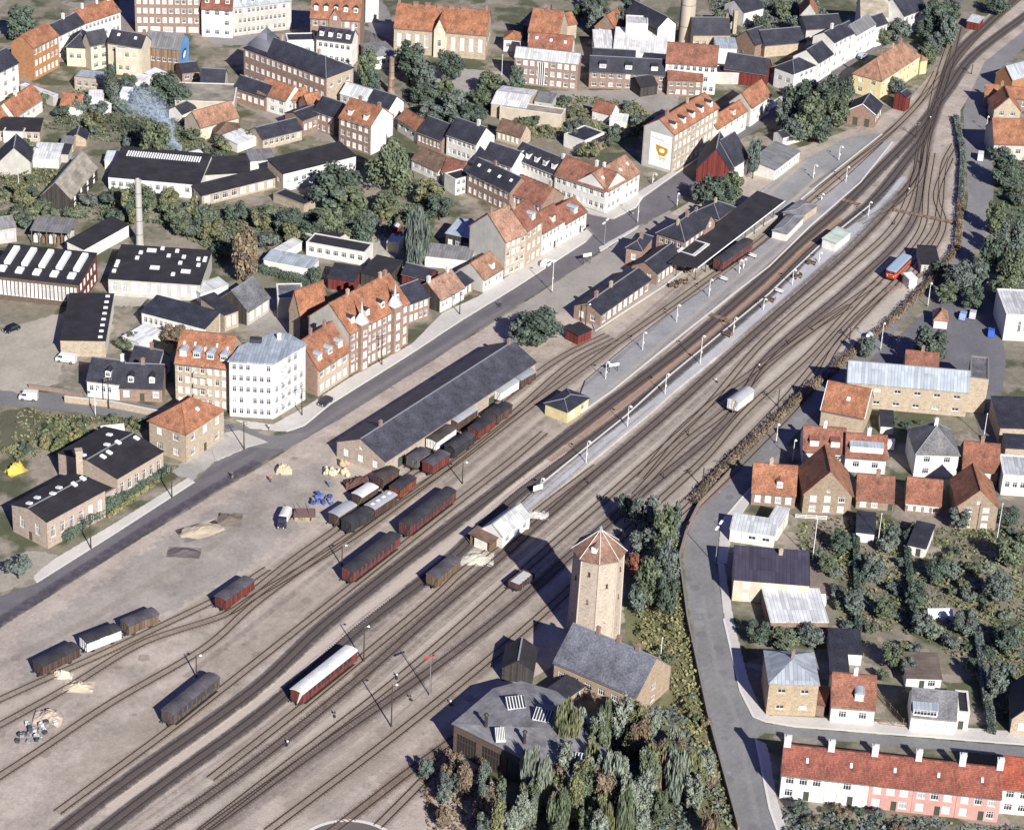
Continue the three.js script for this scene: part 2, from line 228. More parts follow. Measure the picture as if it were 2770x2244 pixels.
function skylights(roof, k, L, D, h, rh, type, top) {
  const put = (x, z, w, d, up = .22) => { const e = .2, sl = (top(x, z - e) - top(x, z + e)) / (2 * e), g = box(w, up, d).rotateX(Math.atan(sl)); mesh('skylight', [g], M.skylight, roof).position.set(x, top(x, z) + .2, z); };
  if (k === 'rib') { for (let i = 0; i < 30; i++) put(L * (.1 + .8 * i / 29), -D * .78, .38, 2.6, .14); return; }
  if (Array.isArray(k)) { for (const [a, b, w, d] of k) put(a, b, w, d, .4); return; }
  if (k === 'long') { for (let i = 0; i < 5; i++) { put(L * (.12 + .195 * i), -D * .62, 1.5, D * .52, .8); put(L * (.105 + .195 * i), -D * .2, 1.7, D * .16, .5); } return; }
  if (k === 'many') { const q = [[.1, .3], [.17, .5], [.2, .2], [.3, .82], [.34, .7], [.4, .85], [.43, .35], [.55, .75], [.62, .3], [.68, .72], [.66, .62], [.72, .25], [.8, .7], [.8, .58], [.9, .72], [.96, .6], [.5, .9], [.25, .62]]; q.forEach(([a, b], i) => put(a * L, -b * D, i % 3 ? .9 : 2.2, i % 3 ? 1.1 : 1.4, .35)); return; }
  if (k === 'side') { for (let i = 0; i < 8; i++) put(L * .88, -D * (.06 + .125 * i), 1, .8); return; }
  if (type === 'x') return;
  const n = parseInt(k), small = k.endsWith('s') ? .45 : k.endsWith('t') ? .4 : .8;
  for (let i = 0; i < n; i++) { const f = n === 1 ? .55 : (i + .5) / n, flat = rh < 1.8; put(L * f, flat ? -D * (.25 + .5 * hash(i, n, 31)) : -D / 2 * (.45 + .2 * hash(i, n, 32)), small, flat ? 1.3 : .9, flat ? .35 : .12); }
}
function crossGable(t, mode, L, D, h, rh, wm, rm) {
  const w = mode === 2 ? 3.4 : mode === 3 ? L * .34 : L * .24, x = mode === 3 ? L * .78 : L * .5, r = mode === 2 ? 4 : Math.min(rh * .95, w * .8), z0 = mode === 2 ? 1.2 : .35, hw = h + (mode === 2 ? .4 : 0);
  const s = new THREE.Shape([[x - w / 2, 0], [x + w / 2, 0], [x + w / 2, hw], [x, hw + r], [x - w / 2, hw]].map((p) => new THREE.Vector2(...p)));
  const m = mesh('gable', new THREE.ExtrudeGeometry(s, { depth: z0 + .2, bevelEnabled: false }).translate(0, 0, -.2), mode === 2 ? surf(WALL.cream) : wm, t), zb = -D / 2 * Math.min(1, r / rh), q = .18;
  mesh('gable_roof', [slab([[x, hw + r + q, z0 + .25], [x - w / 2 - .25, hw - .2 + q, z0 + .25], [x - w / 2 - .25, hw - .2 + q, -.2], [x, hw + r + q, zb]], .14), slab([[x, hw + r + q, z0 + .25], [x + w / 2 + .25, hw - .2 + q, z0 + .25], [x + w / 2 + .25, hw - .2 + q, -.2], [x, hw + r + q, zb]], .14)], rm, m);
  addWindow(m, 'window', x, hw * .55, z0 + .03, 0, 1.2, 2.2, 'w', M.frame); addWindow(m, 'window', x, hw + .3, z0 + .03, 0, .9, 1.1, 'w', M.frame);
}
function mural(t, kind, L, D, h) {
  const c = document.createElement('canvas'); c.width = 256; c.height = 384; const g = c.getContext('2d');
  if (kind === 'shield') { // white painted panel: lines of small lettering above a mustard shield with a pale centre
    g.fillStyle = '#f2f1ea'; g.fillRect(0, 0, 256, 384); g.fillStyle = '#8d8d84'; for (let i = 0; i < 10; i++) g.fillRect(22 + i * 15, 52 + i * 1.5 + (i % 3) * 2, 9, 14 - (i % 2) * 4); for (let i = 0; i < 9; i++) g.fillRect(104 + i * 14, 98 + (i % 2), 10, 5);
    g.fillStyle = '#b98f1d'; g.beginPath(); g.moveTo(70, 130); g.lineTo(210, 150); g.lineTo(214, 190); g.lineTo(180, 250); g.lineTo(110, 250); g.lineTo(78, 190); g.closePath(); g.fill();
    g.fillStyle = '#f7f4e6'; g.beginPath(); g.ellipse(145, 190, 32, 24, 0, 0, 7); g.fill(); g.strokeStyle = '#8a6d22'; g.lineWidth = 3;
    for (let i = 0; i < 5; i++) { g.strokeRect(118 + i * 16, 262 + (i % 2) * 10, 10, 34 - (i % 3) * 8); }
  } else { g.fillStyle = '#4b93cc'; g.fillRect(0, 0, 256, 384); g.fillStyle = '#3a2c28'; g.beginPath(); g.arc(128, 170, 92, Math.PI, 0); g.lineTo(220, 300); g.lineTo(36, 300); g.fill(); g.fillStyle = '#efe9dc'; g.beginPath(); g.ellipse(140, 230, 62, 90, .2, 0, 7); g.fill(); g.fillStyle = '#d8b48c'; g.beginPath(); g.ellipse(120, 170, 30, 26, 0, 0, 7); g.fill(); }
  const x = new THREE.CanvasTexture(c); x.colorSpace = THREE.SRGBColorSpace; const w = kind === 'shield' ? D * .72 : D * .62, hh = kind === 'shield' ? h * .84 : h * .62;
  const m = mesh('painted_panel', new THREE.PlaneGeometry(w, hh), std([1, 1, 1], { map: x, roughness: .8 }), t);
  if (kind === 'shield') { m.position.set(-.03, h * .08 + hh / 2, -w / 2 - .4); m.rotation.y = -Math.PI / 2; } else { m.position.set(L + .03, h * .3 + hh / 2, -D * .48); m.rotation.y = Math.PI / 2; }
}
// building on a polygon plan
function PB(name, label, cat, P, h, wk, rk, o) {
  const cx = P.reduce((a, p) => a + p[0], 0) / P.length, cz = P.reduce((a, p) => a + p[1], 0) / P.length, t = root(name, label, cat, cx, 0, cz, 0), wm = surf(WALL[wk]), rm = surf(ROOF[rk]), q = P.map((p) => [p[0] - cx, p[1] - cz]);
  for (let i = 0; i < q.length; i++) {
    const a = q[i], b = q[(i + 1) % q.length], dx = b[0] - a[0], dz = b[1] - a[1], L = Math.hypot(dx, dz) - .02, turn = Math.atan2(-dz, dx), pat = o.f[i];
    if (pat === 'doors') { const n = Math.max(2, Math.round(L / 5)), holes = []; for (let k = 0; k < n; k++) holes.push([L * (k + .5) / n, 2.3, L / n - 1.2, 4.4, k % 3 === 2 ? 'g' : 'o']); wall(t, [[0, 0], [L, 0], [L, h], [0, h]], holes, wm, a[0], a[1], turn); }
    else wall(t, [[0, 0], [L, 0], [L, h], [0, h]], layout(pat, L, h, 0), wm, a[0], a[1], turn);
    if (pat === '5x5B') for (let f = 1; f < 5; f++) { const bx = L * .3, by = h * f / 5 + .1; const m = mesh('balcony', [box(1.9, .14, .9, 0, 0, .45), box(1.9, .8, .07, 0, .14, .87), box(.07, .8, .8, -.92, .14, .44), box(.07, .8, .8, .92, .14, .44)], wm, t); m.position.set(a[0] + dx / L * bx, by, a[1] + dz / L * bx); m.rotation.y = turn; }
  }
  const out = q.map((p) => { const l = Math.hypot(p[0], p[1]), k = (l + .45) / l; return [p[0] * k, p[1] * k]; });
  let G; if (cat === 'engine shed') { const c0 = [0, h + 1.6, 0]; G = out.map((p, i) => { const r = out[(i + 1) % out.length]; return slab([[p[0], h + .1, p[1]], [r[0], h + .1, r[1]], c0], .2); }); } else G = [slab(out.map((p) => [p[0], h + .32, p[1]]), .3)];
  const roof = mesh('roof', G, rm, t);
  if (cat === 'engine shed') (o.rl || []).forEach(([x, z, r], i) => { const w = i === 3 ? 1.8 : 3.4, y = h + 1.75 * (1 - Math.hypot(x, z) / 19); const m = mesh('roof_light', [slab([[-w / 2, .1, 1.3], [w / 2, .1, 1.3], [w / 2, 1.3, -1], [-w / 2, 1.3, -1]], .1), box(w, .5, 2.2, 0, -.4, .1), box(w, 1.2, .12, 0, 0, -1)], M.white, roof); m.position.set(x, y, z); m.rotation.y = r * .5; mesh('glazing', Array.from({ length: 6 }, (_, k) => slab([[-w / 2 + .15 + k * w / 6, .16, 1.25], [-w / 2 + .05 + (k + 1) * w / 6 - .08, .16, 1.25], [-w / 2 + .05 + (k + 1) * w / 6 - .08, 1.32, -.92], [-w / 2 + .15 + k * w / 6, 1.32, -.92]], .05)), M.glass, m); });
  if (cat === 'engine shed') { for (const [x, z] of [[-11, -1], [-4, 3.5], [4, 6]]) mesh('smoke_vent', [cyl(.35, .28, 2.6, x, h + .5, z), cyl(.5, .2, .4, x, h + 3.1, z)], M.iron, roof); } else { chimney(roof, 2, h + .6, -4, .9, 1.4, M.chimW); mesh('roof_hatch', box(2.6, 1, 1.4, -3, h + .3, -2), M.slateM, roof); }
  return t;
}
// ---------------------------------------------------------------- ground: one painted map of soils, gravel and asphalt shared by all ground sheets
const GN = 2048, GX0 = -200, GZ0 = -330, GW = 400, GD = 520, paintMap = new Float32Array(GN * GN * 3);
const LN = 512, lutA = [0, 1, 2].map((s) => Float32Array.from({ length: LN * LN }, (_, i) => fbm((i % LN) / LN, Math.floor(i / LN) / LN, 16, 4, 40 + 9 * s))), lutB = [0, 1, 2].map((s) => Float32Array.from({ length: LN * LN }, (_, i) => fbm((i % LN) / LN, Math.floor(i / LN) / LN, 24, 4, 80 + 9 * s)));
const look = (T, u, v) => T[(Math.floor(v) & (LN - 1)) * LN + (Math.floor(u) & (LN - 1))];
const coarse = (x, z, s) => look(lutA[s % 3], x * 4 + s * 37, z * 4 + s * 91), fine = (x, z, s) => look(lutB[s % 3], x * 16 + s * 53, z * 16 + s * 29); // tables repeat every 128 m and 32 m
for (let j = 0; j < GN; j++) for (let i = 0; i < GN; i++) {
  const x = GX0 + GW * i / GN, z = GZ0 + GD * j / GN, a = coarse(x, z, 40), f = fine(x, z, 44), g = Math.min(1, Math.max(0, (a - .49) * 7)), o = (j * GN + i) * 3, s = .72 + .55 * f + .25 * (hash(i, j, 48) - .5);
  const soil = coarse(z, x, 50) > .53 ? [.27, .235, .19] : [.195, .18, .13], c = [.078, .088, .046];
  for (let k = 0; k < 3; k++) paintMap[o + k] = (soil[k] * (1 - g) + c[k] * g) * s;
}
function inside(P, x, y) { let r = false; for (let i = 0, j = P.length - 1; i < P.length; j = i++) if ((P[i][1] > y) !== (P[j][1] > y) && x < (P[j][0] - P[i][0]) * (y - P[i][1]) / (P[j][1] - P[i][1]) + P[i][0]) r = !r; return r; }
function paint(P, c, amp = .3, ragged = 0, alpha = 1, s = 60) {
  const xs = P.map((p) => p[0]), zs = P.map((p) => p[1]), i0 = Math.max(0, Math.floor((Math.min(...xs) - 2 - GX0) / GW * GN)), i1 = Math.min(GN - 1, Math.ceil((Math.max(...xs) + 2 - GX0) / GW * GN)), j0 = Math.max(0, Math.floor((Math.min(...zs) - 2 - GZ0) / GD * GN)), j1 = Math.min(GN - 1, Math.ceil((Math.max(...zs) + 2 - GZ0) / GD * GN));
  for (let j = j0; j <= j1; j++) for (let i = i0; i <= i1; i++) {
    const x = GX0 + GW * i / GN, z = GZ0 + GD * j / GN; let u = x, v = z; if (ragged) { u += ragged * (fine(x, z, 62) - .5) * 2; v += ragged * (fine(z, x, 63) - .5) * 2; }
    if (!inside(P, u, v)) continue; const n = 1 + amp * ((coarse(x * 1.7, z * 1.7, s) - .5) * 1.6 + (fine(x * 2, z * 2, s + 3) - .5) * .9 + (hash(i, j, s) - .5) * .5), o = (j * GN + i) * 3;
    for (let k = 0; k < 3; k++) paintMap[o + k] += (c[k] * n - paintMap[o + k]) * alpha;
  }
}
function stroke(pts, w, c, alpha, s = 70) { // stain or wheel track with a broken, grainy edge
  for (let q = 0; q < pts.length - 1; q++) {
    const a = pts[q], b = pts[q + 1], L = Math.hypot(b[0] - a[0], b[1] - a[1]), nx = -(b[1] - a[1]) / L, nz = (b[0] - a[0]) / L;
    for (let d = 0; d < L; d += .19) for (let e = -w / 2; e < w / 2; e += .17) {
      const x = a[0] + (b[0] - a[0]) * d / L + nx * e, z = a[1] + (b[1] - a[1]) * d / L + nz * e, i = Math.floor((x - GX0) / GW * GN), j = Math.floor((z - GZ0) / GD * GN); if (i < 0 || j < 0 || i >= GN || j >= GN) continue;
      const t = (1 - Math.pow(Math.abs(e) / (w / 2), 3)) * alpha * Math.max(0, .25 + 1.5 * fine(x * 1.6, z * 1.6, s) - .1 + .5 * (hash(i, j, s) - .5)) * .7, o = (j * GN + i) * 3, tt = Math.min(1, t);
      for (let k = 0; k < 3; k++) paintMap[o + k] += (c[k] - paintMap[o + k]) * tt;
    }
  }
}
function specks(P, n, c0, c1, r0, r1) { const xs = P.map((p) => p[0]), zs = P.map((p) => p[1]), x0 = Math.min(...xs), x1 = Math.max(...xs), z0 = Math.min(...zs), z1 = Math.max(...zs); for (let q = 0; q < n; q++) { const x = x0 + (x1 - x0) * rnd(), z = z0 + (z1 - z0) * rnd(); if (!inside(P, x, z)) continue; const r = r0 + (r1 - r0) * rnd() ** 3, c = rnd() < .7 ? c0 : c1, a = .25 + .5 * rnd(); for (let e = -r; e <= r; e += .18) for (let f = -r; f <= r; f += .22) { if (Math.hypot(e, f) > r * (.6 + .5 * fine((x + e) * 3, (z + f) * 3, 5))) continue; const i = Math.floor((x + e - GX0) / GW * GN), j = Math.floor((z + f - GZ0) / GD * GN); if (i < 0 || j < 0 || i >= GN || j >= GN) continue; const o = (j * GN + i) * 3; for (let k = 0; k < 3; k++) paintMap[o + k] += (c[k] - paintMap[o + k]) * a; } } } // scattered stains, weeds and spilt gravel
const groundTex = new THREE.DataTexture(new Uint8Array(GN * GN * 4), GN, GN); groundTex.wrapS = groundTex.wrapT = THREE.MirroredRepeatWrapping; groundTex.magFilter = groundTex.minFilter = THREE.LinearFilter; groundTex.colorSpace = THREE.SRGBColorSpace;
const roughG = TX.rough.clone(); roughG.repeat.set(GW / 2.2, GD / 2.2);
const groundMat = std([1, 1, 1], { map: groundTex, bumpMap: roughG, bumpScale: .06, roughness: .95 });
function groundUV(g) { const p = g.attributes.position, u = new Float32Array(p.count * 2); for (let i = 0; i < p.count; i++) { u[2 * i] = (p.getX(i) - GX0) / GW; u[2 * i + 1] = (p.getZ(i) - GZ0) / GD; } g.setAttribute('uv', new THREE.BufferAttribute(u, 2)); return g; }
const flat = (P) => new THREE.ShapeGeometry(new THREE.Shape(P.map((p) => new THREE.Vector2(p[0], -p[1])))).rotateX(-Math.PI / 2);
function sheet(name, P, y, c, amp, ragged, alpha) { paint(P, c, amp, ragged, alpha); const m = mesh(num(name), groundUV(flat(P).translate(0, y, 0)), groundMat); m.userData.kind = 'structure'; return m; }
function raised(name, P, y, c, amp, edge) { // pavement or platform: a real step with stone edging along its outline
  paint(P, c, amp); const g = new THREE.ExtrudeGeometry(new THREE.Shape(P.map((p) => new THREE.Vector2(p[0], -p[1]))), { depth: y, bevelEnabled: false }).rotateX(-Math.PI / 2), m = mesh(num(name), groundUV(g), groundMat); m.userData.kind = 'structure';
  if (edge) { const G = []; for (const [i, j] of edge) { const a = P[i], b = P[j], L = Math.hypot(b[0] - a[0], b[1] - a[1]); G.push(box(L, .05, .45).rotateY(-Math.atan2(b[1] - a[1], b[0] - a[0])).translate((a[0] + b[0]) / 2, y - .015, (a[1] + b[1]) / 2)); } mesh('edging', G, M.kerb, m); }
  return m;
}
// ---------------------------------------------------------------- railway tracks
let trackNo = 0;
function track(label, P, o = {}) {
  const curve = new THREE.CatmullRomCurve3(P.map((p) => new THREE.Vector3(p[0], 0, p[1])), false, 'centripetal'), n = Math.ceil(curve.getLength() / 2), pts = curve.getSpacedPoints(n), flat2 = pts.map((p) => [p.x, p.z]);
  const t = root(num('railway_track'), label, 'railway track', pts[0].x, 0, pts[0].z, 0, 'tracks of the station yard'), ox = pts[0].x, oz = pts[0].z, lift = .04 + .003 * (trackNo++ % 12), bed = o.bed || 0, y0 = lift + bed;
  const side = (i) => { const a = pts[Math.max(0, i - 1)], b = pts[Math.min(n, i + 1)], l = Math.hypot(b.x - a.x, b.z - a.z); return [-(b.z - a.z) / l, (b.x - a.x) / l]; };
  if (bed) stroke(flat2, 4.2, o.c, .9, 77); stroke(flat2, o.w || 4.2, o.c || [.135, .105, .08], (o.a ?? .62) * (o.show ? 1 : .72), 70 + trackNo); stroke(flat2, 1.5, [.12, .095, .078], (o.a ?? .6) * .6, 90 + trackNo);
  for (const s of [-.85, .85]) stroke(pts.map((p, i) => { const q = side(i); return [p.x + q[0] * s, p.z + q[1] * s]; }), .5, [.07, .055, .045], .85, 80);
  if (bed) { // ballast shoulder
    const pos = [], idx = []; pts.forEach((p, i) => { const q = side(i); for (const [e, y] of [[-2.0, .03], [-1.5, y0], [1.5, y0], [2.0, .03]]) pos.push(p.x + q[0] * e, y, p.z + q[1] * e); if (i) for (let k = 0; k < 3; k++) { const a = (i - 1) * 4 + k, b = i * 4 + k; idx.push(a, a + 1, b, b, a + 1, b + 1); } });
    const g = new THREE.BufferGeometry(); g.setAttribute('position', new THREE.Float32BufferAttribute(pos, 3)); g.setIndex(idx); groundUV(g); g.translate(-ox, 0, -oz); g.computeVertexNormals(); mesh('ballast', g, groundMat, t);
  }
  for (const s of [-.75, .75]) {
    const pos = [], idx = [], w = .05, hgt = .15; pts.forEach((p, i) => { const q = side(i); for (const [e, y] of [[-w, 0], [-w, hgt], [w, hgt], [w, 0]]) pos.push(p.x + q[0] * (s + e) - ox, y0 + y, p.z + q[1] * (s + e) - oz); if (i) for (let k = 0; k < 3; k++) { const a = (i - 1) * 4 + k, b = i * 4 + k; idx.push(a, b, a + 1, b, b + 1, a + 1); } });
    const g = new THREE.BufferGeometry(); g.setAttribute('position', new THREE.Float32BufferAttribute(pos, 3)); g.setAttribute('uv', new THREE.Float32BufferAttribute(new Float32Array(pos.length / 3 * 2), 2)); g.setIndex(idx); g.computeVertexNormals(); mesh('rail', g, M.rail, t);
  }
  const len = curve.getLength(), m = Math.floor(len / .7), im = new THREE.InstancedMesh(cached('sleeper', () => box(2.5, .12, .24)), o.show ? cached('slp' + o.c, () => std(o.c.map((v) => v * 1.12))) : M.sleeperOld, m), mat = new THREE.Matrix4(), qn = new THREE.Quaternion(); im.name = 'sleepers'; im.userData.kind = 'stuff'; im.castShadow = im.receiveShadow = true;
  for (let i = 0; i < m; i++) { const p = curve.getPointAt((i + .5) / m), d = curve.getTangentAt((i + .5) / m); qn.setFromAxisAngle(new THREE.Vector3(0, 1, 0), Math.atan2(d.x, d.z)); mat.compose(new THREE.Vector3(p.x - ox, y0 - (o.show ? .085 : .112) + .012 * rnd(), p.z - oz), qn, new THREE.Vector3(.95 + .1 * rnd(), 1, .9 + .2 * rnd())); im.setMatrixAt(i, mat); }
  t.add(im); return t;
}
// ---------------------------------------------------------------- rolling stock (origin at the middle of the near... of the wagon on the rails)
const PAINT = { red: [.27, .06, .042], brown: [.15, .088, .072], dark: [.06, .058, .065], white: [.78, .77, .72], tan: [.27, .19, .13], maroon: [.25, .07, .06], grey: [.2, .19, .18], orange: [.34, .09, .05], wood: [.16, .12, .1] };
function arched(L, W, h, rise, th = .1) { const s = new THREE.Shape(), n = 10; for (let i = 0; i <= n; i++) { const a = -1 + 2 * i / n; s.lineTo(a * W / 2, h + rise * Math.cos(a * 1.35) - rise * Math.cos(1.35)); } for (let i = n; i >= 0; i--) { const a = -1 + 2 * i / n; s.lineTo(a * W / 2, h - th + rise * Math.cos(a * 1.35) - rise * Math.cos(1.35)); } return new THREE.ExtrudeGeometry(s, { depth: L, bevelEnabled: false }).translate(0, 0, -L / 2).rotateY(Math.PI / 2); }
function wagon(kind, name, label, x, z, turn, L, bc, rc, o = {}) {
  const t = root(num(name), label, kind === 'coach' ? 'railway coach' : 'goods wagon', x, .2, z, turn, o.g || (kind === 'coach' ? 'passenger coaches in the yard' : 'goods wagons in the yard'));
  const bm = surf([...PAINT[bc], bc === 'white' ? 'plaster' : 'wood'], .2), rm = std(rc, { map: rc[0] > .3 ? TX.plaster : TX.felt, bumpMap: TX.rough, bumpScale: .01, roughness: .75 }), W = 2.7, y0 = .95, h = o.h || (kind === 'coach' ? 2.25 : 2.05), yt = y0 + h;
  mesh('underframe', [box(L + .1, .22, .2, 0, y0 - .24, -.9), box(L + .1, .22, .2, 0, y0 - .24, .9), box(.2, .22, 2.2, L / 2, y0 - .24, 0), box(.2, .22, 2.2, -L / 2, y0 - .24, 0)], M.iron, t);
  const ax = kind === 'coach' ? [-L / 2 + 1.6, -L / 2 + 3.8, L / 2 - 3.8, L / 2 - 1.6] : [-L * .28, L * .28];
  for (const a of ax) { for (const s of [-.75, .75]) { const w = mesh('wheel', new THREE.CylinderGeometry(.46, .46, .13, 16).rotateX(Math.PI / 2), M.iron, t); w.position.set(a, .46, s); } mesh('axle_box', [box(.5, .3, .12, a, .38, .98), box(.5, .3, .12, a, .38, -.98), box(.12, .12, 1.6, a, .4, 0)], M.iron, t); }
  for (const s of [-1, 1]) for (const q of [-.85, .85]) mesh('buffer', [new THREE.CylinderGeometry(.07, .07, .5, 8).rotateZ(Math.PI / 2).translate(s * (L / 2 + .25), y0 - .1, q), new THREE.CylinderGeometry(.2, .2, .06, 12).rotateZ(Math.PI / 2).translate(s * (L / 2 + .52), y0 - .1, q)], M.iron, t);
  if (kind === 'open') { mesh('floor', box(L, .1, W, 0, y0, 0), bm, t); for (const [w, d, a, c] of [[L, .1, 0, W / 2], [L, .1, 0, -W / 2], [.1, W - .12, L / 2 - .05, 0], [.1, W - .12, -L / 2 + .05, 0]]) mesh('side_board', box(w, 1.1, d, a, y0 + .1, c), bm, t); mesh('load', box(L - .5, .9, W - .5, 0, y0 + .11, 0), std([.5, .5, .48], { bumpMap: TX.rough, bumpScale: .1 }), t); for (let i = 0; i < 6; i++) mesh('stake', box(.12, 1.5, .1, -L / 2 + .4 + (L - .8) * i / 5, y0 - .1, W / 2 + .1), M.iron, t); return t; }
  const holes = [], n = o.win || 0; for (let i = 0; i < n; i++) holes.push([L * (.1 + .8 * (i + .5) / n), y0 + h * .62, Math.min(.95, L * .8 / n * .68), 1.0, 'd']);
  for (const s of [1, -1]) { // long sides with real window openings
    const sh = new THREE.Shape([[0, y0], [L, y0], [L, yt], [0, yt]].map((p) => new THREE.Vector2(...p))); for (const [a, b, w, q] of holes) { const p = new THREE.Path(); p.moveTo(a - w / 2, b - q / 2); p.lineTo(a + w / 2, b - q / 2); p.lineTo(a + w / 2, b + q / 2); p.lineTo(a - w / 2, b + q / 2); sh.holes.push(p); }
    const m = mesh('side', new THREE.ExtrudeGeometry(sh, { depth: .08, bevelEnabled: false }).translate(-L / 2, 0, -.08), bm, t); m.position.z = s * W / 2; if (s < 0) m.rotation.y = Math.PI;
    for (const [a, b, w, q] of holes) { const p = mesh('window', box(w, q, .03, 0, -q / 2, 0), M.glass, t); p.position.set(s * (a - L / 2), b, s * (W / 2 - .06)); }
    if (kind !== 'coach') { mesh('sliding_door', [box(1.7, h - .12, .06, 0, y0 + .05, 0), box(1.8, .08, .1, 0, yt - .12, 0), box(.08, h - .1, .1, -.8, y0 + .05, 0), box(.08, h - .1, .1, .8, y0 + .05, 0)], bm, t).position.z = s * (W / 2 + .035); for (const a of [-.42, -.26, .26, .42]) mesh('rib', box(.09, h, .07, a * L, y0, s * (W / 2 + .035)), bm, t); }
    else { mesh('step_board', box(L * .9, .06, .35, 0, y0 - .45, s * (W / 2)), M.iron, t); mesh('waist_rail', box(L, .07, .04, 0, y0 + h * .36, s * (W / 2 + .021)), bm, t); }
  }
  for (const s of [1, -1]) { const e = mesh('end_wall', [box(.08, h, W - .17, s * (L / 2 - .04), y0, 0)], bm, t); for (const q of [-.8, 0, .8]) mesh('end_rib', box(.08, h, .12, s * (L / 2 + .04), y0, q), kind === 'coach' && q ? M.frameDark : bm, e); }
  const roof = mesh('roof', arched(L + .25, W + .25, yt + .08, o.rise || (kind === 'coach' ? .4 : .3)), rm, t);
  mesh('end_fill', [1, -1].map((s) => { const g = arched(.1, W - .1, yt + .02, (o.rise || (kind === 'coach' ? .4 : .3)) * .97, .4); return g.translate(s * (L / 2 - .06), 0, 0); }), bm, t);
  const ry = yt + .08 + (o.rise || .35) * .76; if (kind === 'coach') for (let i = 0; i < 6; i++) mesh('roof_vent', cyl(.1, .13, .25, -L / 2 + L * (i + .5) / 6, ry - .05, 0), rm, roof); else if (o.hatch) for (let i = 0; i < 4; i++) mesh('roof_hatch', box(.7, .14, .6, -L / 2 + L * (i + .5) / 4, ry - .03, 0), M.frame, roof);
  return t;
}
// ---------------------------------------------------------------- lamps, poles and signals
function lamp(kind, name, label, x, z, h, turn = 0, group = null, cat = 'lamp post') {
  const t = root(num(name), label, cat, x, 0, z, turn, group), wood = kind === 'telegraph' || kind === 'wood', pm = wood ? M.pole : kind === 'flag' || kind === 'mast' ? M.lamp : M.steel;
  mesh('pole', cyl(wood ? .15 : .11, wood ? .1 : .07, h, 0, 0, 0, 8), pm, t); mesh('base', cyl(.2, .17, .5), wood ? M.pole : M.cap, t);
  if (kind === 'mast') { const s = new THREE.CatmullRomCurve3([[0, h - .1, 0], [.1, h + .35, 0], [.55, h + .45, 0], [.9, h + .2, 0]].map((p) => new THREE.Vector3(...p))); mesh('arm', new THREE.TubeGeometry(s, 10, .05, 6), pm, t); mesh('lamp_shade', [cyl(.34, .1, .28, .9, h - .06, 0), cyl(.3, .32, .08, .9, h - .1, 0)], M.lampGlass, t); mesh('lamp_box', box(.3, .42, .2, .22, h * .45, 0), M.lampGlass, t); }
  if (kind === 'double') { mesh('cross_arm', bar([-1.3, h, 0], [1.3, h, 0], .05), pm, t); for (const s of [-1, 1]) mesh('lamp_head', [box(1.5, .16, .5, s * 1.25, h - .02, 0), box(1.3, .06, .4, s * 1.25, h - .08, 0)], M.lampGlass, t); }
  if (kind === 'telegraph') for (let i = 0; i < 2; i++) { const c = mesh('cross_arm', box(1.8, .1, .1, 0, h - .3 - i * .55, 0), M.pole, t); mesh('insulator', [-.8, -.4, .4, .8].map((q) => cyl(.05, .06, .16, q, h - .2 - i * .55, 0)), M.frame, c); }
  if (kind === 'wood') { mesh('arm', bar([0, h - .3, 0], [.8, h, 0], .04), M.steel, t); mesh('lamp_shade', cyl(.3, .08, .25, .85, h - .2, 0), M.lampGlass, t); }
  if (kind === 'signal') { mesh('signal_arm', [box(1.9, .34, .06, -.7, h - .5, .1), box(.3, .4, .07, -1.6, h - .53, .1)], std([.5, .05, .04], { roughness: .5 }), t); mesh('counterweight', box(.4, .3, .1, .5, h - .55, .1), M.iron, t); mesh('ladder', [bar([.25, .3, -.1], [.12, h - .6, -.1], .03), bar([.5, .3, -.1], [.35, h - .6, -.1], .03)], M.iron, t); }
  if (kind === 'flag') { mesh('pole_top', new THREE.SphereGeometry(.16, 10, 8).translate(0, h + .1, 0), M.lamp, t); mesh('halyard_cleat', box(.12, .1, .2, 0, 1.2, .1), M.lamp, t); }
  return t;
}
